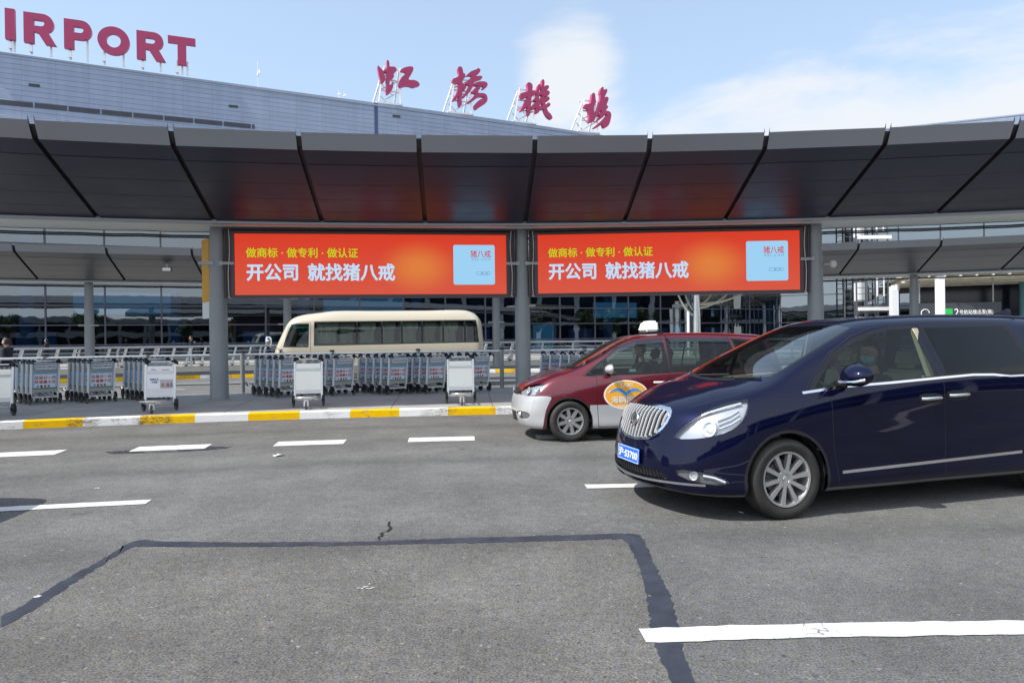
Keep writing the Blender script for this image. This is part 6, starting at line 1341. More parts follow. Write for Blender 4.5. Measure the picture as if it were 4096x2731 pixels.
# grille: dark back with bright upright bars and round emblem
g = B.extract('grille', GR, M_GRILLE, VAN, 0, -.03)
mb = MB(); gi = inset(gp, .025)
def zspan(y):
    zs = []
    for a, b in zip(gi, gi[1:]+gi[:1]):
        if (a[0]-y)*(b[0]-y) < 0: zs.append(a[1]+(b[1]-a[1])*(y-a[0])/(b[0]-a[0]))
    return (min(zs), max(zs)) if len(zs) >= 2 else None
for k in range(-7, 8):
    y = k*.0575; zr = zspan(y)
    if not zr: continue
    pts = []
    for i in range(7):
        z = zr[0]+(zr[1]-zr[0])*i/6; p, n = B.cast((-3, y, z), (1, 0, 0)); pts.append(p+Vector((-.004, 0, 0)))
    mb = MB()
    for a, b in zip(pts, pts[1:]): mb.bar(a, b, .019, .014, 0, (-1, 0, 0))
    part('grille_bar', mb, M_BAR, g)
p, n = B.cast((-3, 0, .815), (1, 0, 0)); Me = basis(p+Vector((-.022, 0, 0)), (0, -1, 0), Vector((-1, 0, .28)))
mb = MB(); mb.lathe([(.048, 0), (.06, 0), (.064, .008), (.06, .016), (.048, .014), (.048, 0)], 32, 0, Me); mb.lathe([(0, .002), (.048, .002)], 24, 1, Me)
for dx, dy in ((-.016, -.012), (0, 0), (.016, .012)): mb.prism([(dx-.012, dy+.020), (dx+.012, dy+.020), (dx+.010, dy-.004), (dx, dy-.022), (dx-.010, dy-.004)], Me @ Matrix.Translation((0, 0, .004+.003*(dx > 0)+.0015*(dx == 0))), .006)
part('emblem', mb, [M_CHROME, M_GREYPL], g, 40)
lg = B.extract('lower_grille', LG, M_GRILLE, VAN, 0, -.02)
mb = MB()
for k in range(-11, 12):
    for q in (-1, 1):
        a = [B.cast((-3, y, z), (1, 0, 0))[0] for y, z in ((k*.045, .336), (k*.045+q*.03, .398))]
        if all(a) and abs(a[0].y) < .52: mb.tube([a[0]+Vector((.004, 0, 0)), a[1]+Vector((.004, 0, 0))], .0035, 4)
part('mesh_bars', mb, M_DKPLAS, lg)
# number plate
M_PLATE = mat('plate_blue', (.02, .14, .62), .4); M_PWHITE = mat('plate_white', (.85, .87, .9), .4)
pl = MB(); Mp = basis((-1.045, 0, .485), (0, -1, 0), (-1, 0, .06)); pl.prism(rounded(.44, .14, .012), Mp @ Matrix.Translation((0, 0, -.006)), .008); plo = part('number_plate', pl, M_PLATE, VAN)
mb = MB()
for a, b in (((-.21, .060), (.21, .064)), ((-.21, -.064), (.21, -.060)), ((-.214, -.062), (-.210, .062)), ((.210, -.062), (.214, .062))): mb.box((*a, .0022), (*b, .004), 0, Mp)
part('plate_border', mb, M_PWHITE, plo); put('plate_text', fit_text('沪·S3700', -.195, .195, -.042, .042, .012), M_PWHITE, plo, Mp @ Matrix.Translation((0, 0, .0035)))
wells(VAN, (0, 3.09), .345, .398, 1.86)
# cabin
mb = MB(); mb.box((-.1, -.84, .34), (3.7, .84, .36)); mb.box((-.10, -.80, .36), (.02, .80, 1.05)); part('cabin_floor', mb, M_GREYI, VAN)
mb = MB(); mb.add([(-.08,-.66,1.06),(-.08,.66,1.06),(.30,.76,1.10),(.30,-.76,1.10),(.48,-.76,.98),(.48,.76,.98),(.48,-.76,.7),(.48,.76,.7)], [(0,3,2,1),(3,4,5,2),(4,6,7,5)]); mb.lathe([(0, .12), (.14, .10), (.2, 0)], 16, 0, Matrix.Translation((.33, -.38, 1.06))); part('dashboard', mb, M_GREYI, VAN, 40)
for x, y in ((1.40, -.40), (1.40, .40), (2.25, -.40), (2.15, .40), (3.0, -.4), (3.0, .4)): seat(VAN, x, y, .62, M_CREAMI if x < 2 else M_GREYI)
mb = MB(); mb.bar((1.62, -.86, 1.15), (1.59, -.70, 1.62), .06, .04); mb.bar((1.62, .86, 1.15), (1.59, .70, 1.62), .06, .04); part('pillar_trim', mb, M_CREAMI, VAN)
steering(VAN, .80, -.40, .97)
mb = MB(); mb.tube([(.40, 0, 1.38), (.45, 0, 1.37)], .02, 6); mb.box((.42, -.11, 1.31), (.445, .11, 1.375)); part('inner_mirror', mb, M_DKPLAS, VAN)
for y0, y1, x1 in ((-.35, -.62, .02), (.25, -.18, -.03)):
    pts = [];
    for f in (0, .35, .7, 1): y = y0+(y1-y0)*f; p, n = B.cast((-.16+.09*f*(1 if y0 < 0 else .7)+.03, y, 4), (0, 0, -1)); pts.append(p+Vector((0, 0, .015)))
    mb = MB(); mb.tube(pts, .011, 6); part('wiper', mb, M_BLACK, VAN)
mb = MB(); mb.add([(3.38, -.015, 1.755), (3.70, -.015, 1.725), (3.70, .015, 1.725), (3.38, .015, 1.755), (3.64, 0, 1.845), (3.70, 0, 1.835)], [(0, 1, 4), (1, 5, 4), (1, 2, 5), (2, 3, 4, 5), (3, 0, 4)]); part('roof_fin', mb, M_CARBODY, VAN)
def world_of(root, p): return Matrix.Translation(root.location) @ Matrix.Rotation(root.rotation_euler.z, 4, 'Z') @ Vector(p)
driver(world_of(VAN, (1.31, -.40, .585)), radians(16), 'driver in dark clothes and pale blue face mask at the wheel of the navy van', M_SUIT, True, 1.0)

# ---------------------------------------------------------------- maroon and silver taxi
TAXI = place_root('taxi', (.8024, 11.2285), 4, 'maroon and silver taxi with a white roof light, half hidden by the navy van', 'taxi')
ST = [
 [(-.66,0,.23),(-.76,0,.20),(-.84,0,.24),(-.895,0,.40),(-.89,0,.54),(-.86,0,.68),(-.80,0,.80),(-.72,0,.855),(-.62,0,.88)],
 [(-.60,0,.21),(-.70,.22,.20),(-.80,.28,.23),(-.865,.30,.40),(-.86,.30,.54),(-.83,.30,.68),(-.77,.29,.80),(-.67,.22,.87),(-.55,0,.91)],
 [(-.52,0,.20),(-.62,.42,.195),(-.73,.54,.22),(-.785,.58,.40),(-.78,.58,.54),(-.75,.57,.68),(-.68,.55,.81),(-.55,.42,.91),(-.44,0,.945)],
 [(-.44,0,.195),(-.52,.55,.19),(-.60,.74,.215),(-.64,.775,.40),(-.63,.775,.56),(-.60,.76,.71),(-.52,.70,.85),(-.38,.53,.965),(-.29,0,.99)],
 [(-.33,0,.19),(-.38,.62,.185),(-.41,.845,.21),(-.43,.865,.40),(-.42,.868,.58),(-.40,.85,.76),(-.32,.785,.915),(-.20,.62,1.015),(-.12,0,1.035)],
 [(-.05,0,.19),(-.05,.62,.185),(-.10,.875,.21),(-.10,.888,.40),(-.10,.89,.60),(-.10,.872,.82),(-.06,.80,.99),(.02,.69,1.06),(.07,0,1.10)],
 [(.35,0,.19),(.35,.62,.185),(.35,.875,.21),(.35,.89,.40),(.35,.895,.64),(.35,.87,.93),(.37,.775,1.07),(.40,.68,1.20),(.46,0,1.29)],
 [(.75,0,.19),(.75,.62,.185),(.75,.875,.21),(.75,.89,.40),(.75,.895,.66),(.75,.875,.99),(.77,.755,1.22),(.79,.635,1.42),(.85,0,1.50)],
 [(1.10,0,.19),(1.10,.62,.185),(1.10,.875,.21),(1.10,.89,.40),(1.10,.895,.67),(1.10,.88,1.02),(1.10,.745,1.33),(1.10,.60,1.545),(1.13,0,1.59)],
 [(1.55,0,.19),(1.55,.62,.185),(1.55,.875,.21),(1.55,.89,.40),(1.55,.895,.68),(1.55,.885,1.04),(1.55,.745,1.36),(1.55,.59,1.585),(1.55,0,1.63)],
 [(2.2,0,.19),(2.2,.62,.185),(2.2,.875,.21),(2.2,.89,.40),(2.2,.895,.68),(2.2,.885,1.05),(2.2,.745,1.36),(2.2,.59,1.585),(2.2,0,1.64)],
 [(2.8,0,.19),(2.8,.62,.19),(2.8,.875,.22),(2.8,.89,.40),(2.8,.895,.68),(2.8,.88,1.05),(2.8,.74,1.35),(2.8,.58,1.565),(2.8,0,1.62)],
 [(3.2,0,.22),(3.2,.62,.22),(3.2,.84,.25),(3.2,.865,.40),(3.2,.865,.68),(3.2,.85,1.03),(3.2,.71,1.33),(3.2,.56,1.535),(3.2,0,1.59)],
 [(3.38,0,.25),(3.4,.5,.25),(3.44,.68,.28),(3.46,.70,.40),(3.45,.70,.68),(3.43,.69,1.0),(3.36,.6,1.3),(3.28,.5,1.5),(3.25,0,1.56)],
 [(3.44,0,.27),(3.46,.3,.27),(3.53,.4,.3),(3.55,.4,.42),(3.54,.4,.68),(3.5,.4,1.0),(3.42,.36,1.3),(3.33,.3,1.49),(3.29,0,1.54)],
 [(3.46,0,.28),(3.48,0,.28),(3.55,0,.3),(3.57,0,.42),(3.56,0,.68),(3.52,0,1.0),(3.44,0,1.3),(3.35,0,1.48),(3.3,0,1.53)]]
ST = [[(x if x > -.2 else -.2+(x+.2)*.90, y, z) for x, y, z in r] for r in ST]
B = Body(ST, 8, 6); RDR, EL, FG = 11, 12, 13
for x in (0, 2.68):
    B.carve(circ(x, .31, .372, 32), BODY, cond=side, mid=3); B.carve(circ(x, .31, .35, 32), DEL, cond=side); B.carve([(x-.348, .1), (x+.348, .1), (x+.348, .31), (x-.348, .31)], DEL, cond=side)
fdp = [(.44,.22),(.42,.6),(.42,.98),(.20,1.0),(.28,1.06),(.55,1.275),(.78,1.44),(1.06,1.545),(1.5,1.575),(1.545,1.1),(1.55,.22)]
rdp = [(1.55,.22),(1.545,1.1),(1.53,1.575),(2.6,1.565),(2.72,1.06),(2.6,.78),(2.38,.62),(2.30,.22)]
B.carve(fdp, FD, cond=side, over=(BODY,)); B.carve(rdp, SD, cond=side, over=(BODY,))
# silver lower body and bumper
B.carve([(.30,.1),(.31,.555),(2.5,.57),(2.5,.1)], None, cond=side, mid=6, over=(BODY, FD, SD))
B.carve(smoothp([(-1.100,.05),(-1.100,.72),(-0.740,.708),(-0.578,.695),(-0.398,.705),(-0.263,.69),(-0.317,.60),(-0.380,.45),(-0.434,.05)], 1), BODY, cond=lambda c, n: c.x < -.2, mid=6, over=(BODY,))
B.carve([(3.0,.05),(3.0,.6),(3.7,.6),(3.7,.05)], BODY, mid=6)
for p in (fdp, rdp): B.line(p+p[:1], .009, 1, cond=side, over=(FD, SD, BODY))
B.line([(.46,.265),(1.5,.275),(2.3,.28)], .035, 6, cond=side, over=(FD, SD))
mw = [(.60,1.03),(.60,1.235),(.80,1.385),(1.06,1.488),(1.485,1.52),(1.44,1.035)]; qw = [(.26,1.00),(.545,1.205),(.53,1.02)]
sw1 = [(1.60,1.045),(1.605,1.525),(2.30,1.525),(2.30,1.05)]; sw2 = [(2.325,1.05),(2.325,1.525),(2.54,1.52),(2.66,1.08)]; rq = [(2.76,1.09),(2.64,1.515),(3.10,1.47),(3.2,1.10)]
B.carve([(.22,.985),(.30,1.055),(.555,1.255),(.78,1.42),(1.06,1.522),(1.545,1.556),(1.545,1.02)], FD, cond=side, mid=2, over=(FD,)); B.carve([(1.552,1.025),(1.55,1.556),(2.57,1.545),(2.70,1.06)], SD, cond=side, mid=2, over=(SD,))
B.carve([(2.72,1.06),(2.60,1.545),(3.14,1.50),(3.26,1.07)], BODY, cond=side, mid=2, over=(BODY,))
B.carve(mw, FW, cond=side, over=(FD,)); B.carve(qw, QW, cond=side, over=(FD,)); B.carve(sw1, SW, cond=side, over=(SD,)); B.carve(sw2, SW, cond=side, over=(SD,)); B.carve(rq, RW, cond=side, over=(BODY,))
ws = [(.03,0),(.05,.3),(.10,.52),(.17,.645),(.42,.61),(.75,.57),(.985,.53),(1.0,.3),(1.01,0)]; wsf = ws+[(x, -y) for x, y in ws[::-1][1:-1]]
B.carve([(x-.03 if x < .3 else x+.01, y*1.03) for x, y in wsf], BODY, ax=(0, 1), cond=top, mid=2); B.carve(wsf, WS, ax=(0, 1), cond=top)
B.line([(-.70,-.52),(-.55,-.64),(-.30,-.745),(.0,-.745),(.15,-.72)], .007, 1, ax=(0, 1), cond=lambda c, n: n.z > .15 and c.z > .7, over=(BODY,))
B.carve(smoothp([(-0.754,.712),(-0.686,.80),(-0.542,.862),(-0.367,.895),(-0.398,.80),(-0.488,.725),(-0.614,.70)], 1), HL, cond=lambda c, n: abs(c.y) > .28 and c.x < -.2)
B.carve(smoothp([(-0.794,.46),(-0.596,.45),(-0.610,.36),(-0.740,.335)], 1), FG, cond=lambda c, n: abs(c.y) > .3 and c.x < -.4)
B.carve([(-.42,.70),(-.30,.80),(.30,.80),(.42,.70)], GR, ax=(1, 2), cond=nf); B.carve([(-.4,.28),(-.4,.44),(.4,.44),(.4,.28)], GR, ax=(1, 2), cond=nf)
el = [(.865+.345*cos(2*pi*k/40), .705+.222*sin(2*pi*k/40)) for k in range(40)]
near = lambda c, n: c.y < -.45
B.carve(el, None, cond=near, mid=7, over=(FD,)); B.carve([(.865+(x-.865)*.93, .705+(z-.705)*.92) for x, z in el], None, cond=near, mid=8, over=(FD,))
for z in (.545, .53, .515): B.line([(.72, z), (1.05, z)], .006, 7, cond=near, over=(FD,))
B.finish()
BM = [M_MAROON, M_GAP, M_DKPLAS, M_LINER, M_CHROME, M_GREYPL, M_SILVERP, mat('decal_white', (.82, .80, .74), .4), mat('decal_orange', (.86, .40, .04), .4)]
B.extract('body', BODY, BM, TAXI); B.extract('windscreen', WS, M_WSGL, TAXI); B.extract('grille', GR, M_GRILLE, TAXI, 0, -.01)
for s in (-1, 1):
    d = B.extract('front_door', FD, BM, TAXI, s); B.extract('window', FW, M_GLASS, d, s); B.extract('quarter_window', QW, M_GLASS, d, s)
    d2 = B.extract('rear_door', SD, BM, TAXI, s); B.extract('window', SW, M_GLASS, d2, s); B.extract('rear_window', RW, M_TINT, TAXI, s)
    for dd_, x in ((d, 1.40), (d2, 2.45)):
        p, n = B.cast((x, s*3, .885), (0, -s, 0)); mb = MB(); Mh = Matrix.Translation((x, p.y, .885)); mb.tube([Mh @ Vector((-.10, s*.005, 0)), Mh @ Vector((-.085, s*.026, 0)), Mh @ Vector((.085, s*.026, 0)), Mh @ Vector((.10, s*.005, 0))], .016, 8); part('handle', mb, M_WPAINT, dd_, 60)
    h = B.extract('headlight', HL, M_LAMPGL, TAXI, s); B.extract('reflector', HL, MATS['reflector_grey'], h, s, -.04)
    for x, z, rr in ((-.615, .775, .058), (-.50, .80, .05)):
        p, n = B.cast((x, s*3, z), (0, -s, 0)); n = Vector((n.x-.6, n.y, n.z)).normalized(); Ml = basis(p-n*.03, Vector((0, 0, 1)).cross(n), n)
        mb = MB(); mb.lathe([(0, .012), (rr*.5, .010), (rr*.8, 0), (rr*.85, .02), (rr*1.05, .018)], 20, 0, Ml); part('lamp_unit', mb, M_REFL, h, 50)
    fg = B.extract('fog_recess', FG, M_GREYPL, TAXI, s, -.015)
    p, n = B.cast((-3, s*.55, .40), (1, 0, 0)); mb = MB(); mb.lathe([(0, .02), (.035, .015), (.045, 0)], 16, 0, basis(p, Vector((0, 0, 1)).cross(n), n)); part('fog_light', mb, M_REFL, fg, 50)
    bm = bmesh.new(); bmesh.ops.create_uvsphere(bm, u_segments=20, v_segments=12, radius=1)
    for v in bm.verts: x, y, z = v.co; v.co = ((x*.10 if x < 0 else x*.03), y*.11, z*.075)
    bm.transform(Matrix.Translation((.62, s*1.0, 1.10))); bm.verts.index_update(); mb = MB(); mb.add([v.co.copy() for v in bm.verts], [tuple(v.index for v in f_.verts) for f_ in bm.faces]); bm.free(); m_ = part('mirror', mb, M_SILVERP, TAXI, 60)
    mb = MB(); mb.box((.57, s*.84, 1.03), (.64, s*.99, 1.06)); part('mirror_arm', mb, M_DKPLAS, m_)
    for x in (0, 2.68): car_wheel(TAXI, x, s*.79, .312, .208, .20, 8, s, radians(6) if x == 0 else 0, 1, .2)
    # rain shields over the door windows
    for dw, P3 in ((d, [(.60,1.25),(.80,1.40),(1.06,1.502),(1.49,1.533)]), (d2, [(1.60,1.538),(2.0,1.54),(2.54,1.532)])):
        mb = MB(); vs = []
        for (x, z) in P3:
            a, n = B.cast((x, s*3, z), (0, -s, 0)); b, n2 = B.cast((x+.02, s*3, z-.055), (0, -s, 0)); vs += [a+n*.012, b+n2*.022]
        mb.add(vs, [(2*k, 2*k+2, 2*k+3, 2*k+1) for k in range(len(P3)-1)]); part('rain_shield', mb, glassmat('smoked_shield', (.45, .47, .5), .12) if 'smoked_shield' not in MATS else MATS['smoked_shield'], dw)
    if s == -1:
        XZ = Matrix(((1, 0, 0, 0), (0, 0, -1, 0), (0, 1, 0, 0), (0, 0, 0, 1)))
        def decal(nm, me, m, off=.003): me.transform(XZ); B.wrap(me, None, None, off); put(nm, me, m, d)
        decal('decal_text', fit_text('TAXI', .765, .965, .822, .878, .02, 1, 0), BM[7]); decal('decal_text', fit_text('海鸥服务', .635, 1.105, .575, .685, .015, 1, 0), BM[7])
        gull = lambda g: [[(.865+x*g, .755+z) for x, z in [(-.29,-.035-.012*(g-1)),(-.24,.015),(-.17,.045),(-.09,.04),(-.03,.005),(0,-.03),(.03,.005),(.10,.035),(.18,.035),(.25,.0),(.29,-.04),(.23,-.005),(.16,.0),(.09,-.015),(.03,-.05),(0,-.085),(-.03,-.05),(-.09,-.01),(-.16,.005),(-.23,-.0)]]]
        me = shape_mesh(gull(1.02), 0); decal('decal_bird', me, BM[7], .0025); me = shape_mesh([[(x, z+.006) for x, z in gull(.93)[0]]], 0); decal('decal_bird', me, mat('decal_blue', (.03, .28, .72), .4), .0045)
        mb = MB(); me = shape_mesh([[(x, z) for x, z in ((1.0-.07, 1.05), (1.0+.03, 1.05), (1.0+.03, 1.09), (1.0-.07, 1.09))]], 0); decal('window_sticker', me, mat('sticker', (.25, .42, .40), .5), -.002)
p, n = B.cast((-3, 0, .75), (1, 0, 0)); mb = MB(); Mv = basis(p+Vector((-.012, 0, 0)), (0, -1, 0), (-1, 0, .2)); mb.lathe([(.045, 0), (.055, .003), (.055, .01), (.045, .012)], 24, 0, Mv); mb.tube([Mv @ Vector(q) for q in ((-.03, .03, .006), (-.012, -.03, .006), (0, 0, .006), (.012, -.03, .006), (.03, .03, .006))], .005, 5); part('emblem', mb, M_CHROME, TAXI)
mb = MB()
for y in (-.12, .3): mb.tube([(.06, y, 1.09), (.10, y-.3, 1.12), (.16, y-.5, 1.13)], .01, 5)
part('wiper', mb, M_BLACK, TAXI)
# white roof light
bm = bmesh.new(); bmesh.ops.create_cube(bm, size=1)
for v in bm.verts: v.co = Vector((v.co.x*(.235 if v.co.z < 0 else .165)+(.0 if v.co.z < 0 else .022), v.co.y*(.50 if v.co.z < 0 else .42), v.co.z*.175))
bmesh.ops.bevel(bm, geom=bm.edges, offset=.028, segments=4, affect='EDGES'); bm.transform(Matrix.Translation((1.46, 0, 1.755))); bm.verts.index_update(); mb = MB(); mb.add([v.co.copy() for v in bm.verts], [tuple(v.index for v in f_.verts) for f_ in bm.faces]); bm.free()
rlg = part('roof_light', mb, mat('roof_light_white', (.86, .86, .85), .35), TAXI, 50)
mb = MB(); mb.box((1.36, -.24, 1.625), (1.56, .24, 1.665)); mb.tube([(1.55, -.24, 1.65), (1.56, -.42, 1.62), (1.57, -.60, 1.58), (1.57, -.66, 1.53)], .012, 6); mb.box((1.53, -.36, 1.63), (1.60, -.27, 1.69)); part('roof_bracket', mb, M_DKPLAS, rlg)
wells(TAXI, (0, 2.68), .31, .35, 1.79)
mb = MB(); mb.box((-.05, -.8, .3), (3.2, .8, .32)); mb.box((-.05, -.76, .32), (.05, .76, .95)); mb.add([(.1,-.62,1.0),(.1,.62,1.0),(.42,.7,1.02),(.42,-.7,1.02),(.58,-.7,.9),(.58,.7,.9),(.58,-.7,.6),(.58,.7,.6)], [(0,3,2,1),(3,4,5,2),(4,6,7,5)]); part('cabin_floor', mb, M_GREYI, TAXI)
for x, y in ((1.25, -.37), (1.25, .37), (2.15, -.37), (2.15, .37)): seat(TAXI, x, y, .58, M_GREYI, .48)
steering(TAXI, .72, -.37, .95)
mb = MB(); mb.box((.80, -.30, 1.42), (1.0, -.02, 1.44)); part('sun_visor', mb, M_GREYI, TAXI)
driver(world_of(TAXI, (1.16, -.37, .60)), radians(4), 'taxi driver dimly seen through the front door window of the maroon taxi', M_SUIT, False, .97, False)

# ---------------------------------------------------------------- cream minibus
bp = (-4.66+.128*1.0, 22.62+.992*1.0)
BUS = place_root('minibus', bp, 7.3, 'cream minibus with a long dark window band and curtains behind the trolleys', 'bus')
def row(x, w, zb, zt, zr, dx=(0,)*8):
    return [(x+dx[0], 0, zb), (x+dx[1], w*.8, zb), (x+dx[2], w*.985, zb+.12), (x+dx[3], w, .9), (x+dx[4], w, 1.35), (x+dx[5], w*.975, 1.75), (x+dx[6], w*.93, zr), (x+dx[7], w*.72, zt-.03), (x+dx[8], 0, zt)]
ST = [[(-3.30,0,.38),(-3.38,0,.38),(-3.46,0,.5),(-3.50,0,.9),(-3.46,0,1.28),(-3.27,0,1.75),(-3.03,0,2.2),(-2.90,0,2.34),(-2.7,0,2.46)],
 [(-3.25,0,.36),(-3.33,.5,.36),(-3.42,.55,.5),(-3.46,.55,.9),(-3.42,.55,1.28),(-3.23,.53,1.75),(-3.0,.5,2.2),(-2.86,.4,2.36),(-2.6,0,2.48)],
 [(-3.15,0,.35),(-3.22,.75,.35),(-3.32,.86,.48),(-3.36,.87,.9),(-3.32,.86,1.28),(-3.14,.83,1.75),(-2.92,.78,2.2),(-2.76,.58,2.38),(-2.45,0,2.50)],
 [(-2.95,0,.34),(-3.0,.8,.34),(-3.1,.97,.46),(-3.14,.985,.9),(-3.1,.98,1.32),(-2.95,.94,1.75),(-2.76,.88,2.2),(-2.6,.66,2.42),(-2.2,0,2.52)],
 [(-2.4,0,.33),(-2.4,.8,.33),(-2.4,.985,.45),(-2.4,1.0,.9),(-2.4,1.0,1.35),(-2.36,.975,1.75),(-2.30,.925,2.22),(-2.15,.70,2.47),(-1.85,0,2.555)],
 row(-1.5,1.0,.33,2.575,2.26,(0,0,0,0,0,0,0,0,.1)), row(0,1.0,.33,2.57,2.26,(0,)*9), row(1.5,1.0,.33,2.57,2.26,(0,)*9),
 row(2.9,1.0,.33,2.565,2.25,(0,)*9), [(3.30,0,.35),(3.32,.78,.35),(3.37,.93,.47),(3.40,.945,.9),(3.39,.94,1.35),(3.36,.92,1.75),(3.30,.88,2.22),(3.2,.68,2.44),(3.12,0,2.53)],
 [(3.38,0,.36),(3.42,.5,.36),(3.49,.6,.5),(3.52,.6,.9),(3.51,.6,1.35),(3.48,.59,1.75),(3.42,.56,2.2),(3.3,.45,2.40),(3.22,0,2.48)], [(3.40,0,.36),(3.44,0,.36),(3.51,0,.5),(3.54,0,.9),(3.53,0,1.35),(3.50,0,1.75),(3.44,0,2.2),(3.32,0,2.39),(3.24,0,2.46)]]
B = Body(ST, 7, 6); side2 = lambda c, n: abs(c.y) > .6
for x in (-2.0, 1.95): B.carve(circ(x, .38, .43, 24), DEL, cond=side2); B.carve([(x-.42, .2), (x+.42, .2), (x+.42, .38), (x-.42, .38)], DEL, cond=side2)
dwin = [(-3.05,1.43),(-2.87,1.98),(-2.80,2.14),(-2.28,2.14),(-2.30,1.42)]; band = [(-2.08,1.45),(-2.07,2.205),(3.22,2.215),(3.30,1.50)]
drp = [(-2.98,.55),(-3.10,1.3),(-2.90,2.1),(-2.82,2.19),(-2.20,2.19),(-2.22,.5)]
B.carve(drp, FD, cond=side2, over=(BODY,)); B.line(drp+drp[:1], .012, 1, cond=side2, over=(FD, BODY))
B.carve(inset(dwin, -.03), FD, cond=side2, mid=2, over=(FD,)); B.carve(dwin, FW, cond=side2, over=(FD,))
B.carve(inset(band, -.02), BODY, cond=side2, mid=2, over=(BODY,)); B.carve(band, SW, cond=side2, over=(BODY,))
for x in (-.72, .10, .75, 1.42, 2.12, 2.85): B.line([(x, 1.45), (x, 2.215)], .05, 1, cond=side2, over=(SW,))
wsb = [(-.72,1.42),(-.66,2.18),(.66,2.18),(.72,1.42)]; B.carve(wsb, WS, ax=(1, 2), cond=lambda c, n: n.x < -.3 and c.x < -2.7)
B.line([(-2.5,2.235),(0,2.245),(3.2,2.245)], .02, 3, cond=side2, over=(BODY,)); B.line([(-3.2,1.24),(0,1.24),(3.45,1.24)], .008, 3, cond=side2, over=(BODY, FD))
B.carve([(-.98,.46),(-.98,.76),(-.70,.76),(-.70,.46)], LG, cond=side2, over=(BODY,))
B.carve([(-.2,.46),(-.2,.76),(.5,.76),(.5,.46)], LG, cond=side2, over=(BODY,))
B.finish(); BMB = [M_CREAMP, M_GAP, M_DKPLAS, mat('cream_seam', (.30, .27, .2), .5)]
B.extract('body', BODY, BMB, BUS); B.extract('windscreen', WS, M_GLASS, BUS)
for s in (-1, 1):
    d = B.extract('front_door', FD, BMB, BUS, s); B.extract('window', FW, M_GLASS, d, s); B.extract('window_band', SW, [M_BUSGL, M_GAP], BUS, s); v = B.extract('vent', LG, M_GAP, BUS, s, -.005)
    if v:
        mb = MB()
        for k in range(9):
            z = .48+.031*k; p, n = B.cast((-.84, s*3, z), (0, -s, 0)); mb.box((-.98, p.y-.004, z-.004), (-.70, p.y+.004, z+.012)); mb.box((-.2, p.y-.004, z-.004), (.5, p.y+.004, z+.012))
        part('vent_slats', mb, M_CREAMP, v)
    mb = MB(); mb.lathe([(.085, 0), (.085, .006), (.06, .01), (0, .01)], 20, 0, basis((-3.1, s*.965, 1.27), (1, 0, 0), (-.25, s, 0))); part('front_marker', mb, M_BLACK, BUS)
    p, n = B.cast((-1.87, s*3, 1.16), (0, -s, 0)); mb = MB(); mb.box((-1.94, p.y-.012, 1.14), (-1.80, p.y+.012, 1.19)); part('side_indicator', mb, M_ORANGE, BUS)
    mb = MB(); mb.tube([(-3.2, s*.92, 1.35), (-3.45, s*1.12, 1.40), (-3.5, s*1.16, 1.55)], .016, 6)
    mb.lathe([(0, -.15), (.07, -.14), (.10, -.06), (.10, .08), (.07, .15), (0, .16)], 14, 0, Matrix.Translation((-3.5, s*1.16, 1.60))); part('mirror', mb, M_CHROME, BUS, 50)
    for x in (-2.0, 1.95): car_wheel(BUS, x, s*.86, .38, .24, .22, 6, s, 0, 1)
    # pleated curtains tied back between the side windows
    rc = random.Random(3)
    for x0, x1 in ((-2.02, -1.3), (-1.28, -.80), (-.62, -.10), (.08, .55), (.68, 1.28), (1.50, 1.90), (2.02, 2.62)):
        vs = []; n = 26
        for k in range(n+1):
            x = x0+(x1-x0)*k/n; yv = s*(.90-.02*(1 if k % 2 else -1)-rc.uniform(0, .012))
            pin = .10*(k/n)**3
            for j, z in enumerate((2.19, 2.0, 1.8, 1.6, 1.45)): vs.append((x-(x-x0)*(.0, .02, .16, .14, .10)[j]*(k/n), yv-s*.02*(j > 1), z))
        mb = MB(); mb.add(vs, [(5*k+j, 5*k+5+j, 5*k+6+j, 5*k+1+j) for k in range(n) for j in range(4)]); part('curtain', mb, mat('curtain_cloth', (.50, .54, .45), .9) if 'curtain_cloth' not in MATS else MATS['curtain_cloth'], BUS)
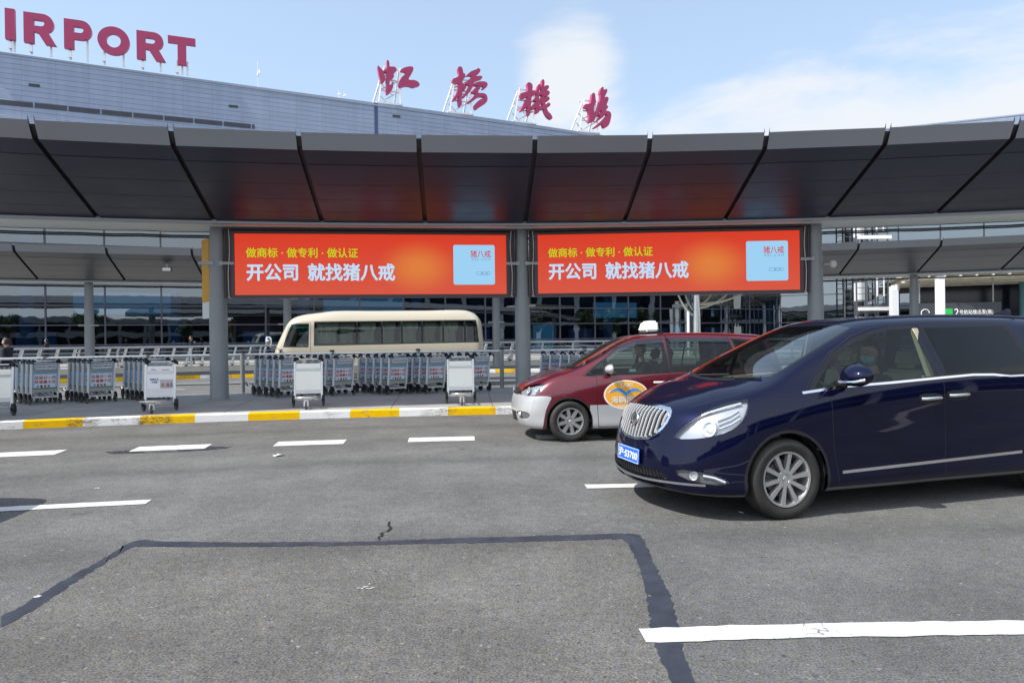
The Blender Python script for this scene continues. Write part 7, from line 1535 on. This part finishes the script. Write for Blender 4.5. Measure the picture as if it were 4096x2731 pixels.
wells(BUS, (-2.0, 1.95), .38, .43, 2.0)
mb = MB(); mb.box((-3.2, -.9, .5), (3.35, .9, .54)); mb.box((-3.2, -.85, .54), (-2.95, .85, 1.3)); mb.box((-2.2, -.9, 1.4), (3.3, -.80, 1.52)); mb.box((-2.2, .8, 1.4), (3.3, .9, 1.52)); part('cabin_floor', mb, M_GREYI, BUS)
for x in (-1.4, -.5, .4, 1.3, 2.2):
    for y in (-.5, .5): seat(BUS, x, y, 1.0, M_GREYI, .8)
seat(BUS, -2.25, -.45, .98, M_GREYI); steering(BUS, -2.75, -.45, 1.36)
mb = MB(); mb.add([(-2.84, -.88, 2.12), (-2.28, -.905, 2.12), (-2.28, -.92, 2.02), (-2.88, -.90, 2.02)], [(0, 1, 2, 3)]); part('green_sunshade', mb, mat('sunshade_green', (.02, .30, .2), .5), BUS)
driver(world_of(BUS, (-2.32, -.45, 1.0)), radians(7.3), 'minibus driver in a white shirt seen through the bus front side window', mat('white_shirt', (.62, .66, .68), .8), False, 1.0, False)

TM = child_map()
for x, y, rz, lb in ((-8.98, 5.4, 7, 'maroon taxi just outside the left edge whose shadow reaches the near lane'), (-12.75, 9.55, 12, 'maroon taxi farther out beyond the left edge, in the lane beside the kerb')):
    o = copy_tree(TAXI, None, TM); o.location = (x, y, 0); o.rotation_euler = (0, 0, radians(rz)); o['label'] = lb
# ---------------------------------------------------------------- people on foot
standing((-14.95, 20.2, .0), radians(8), 1.80, 'man in a dark suit walking at the left edge behind the railing', M_SUIT, M_SUIT, False, .14, True)
standing((*pol(71.5, -22.1).xy, .39), radians(10), 1.52, 'dark haired person in the glass reflections at far left, left of the woman', M_SUIT, M_SUIT, True, .08)
standing((*pol(71.5, -20.6).xy, .39), radians(10), 1.58, 'woman with long dark hair near the terminal glass at far left', M_SUIT, M_SUIT, True, .06)
standing((*pol(72.5, -16.65).xy, .39), radians(10), 1.60, 'man in dark clothes near the glass right of the far left column', M_SUIT, M_SUIT, False, .08)
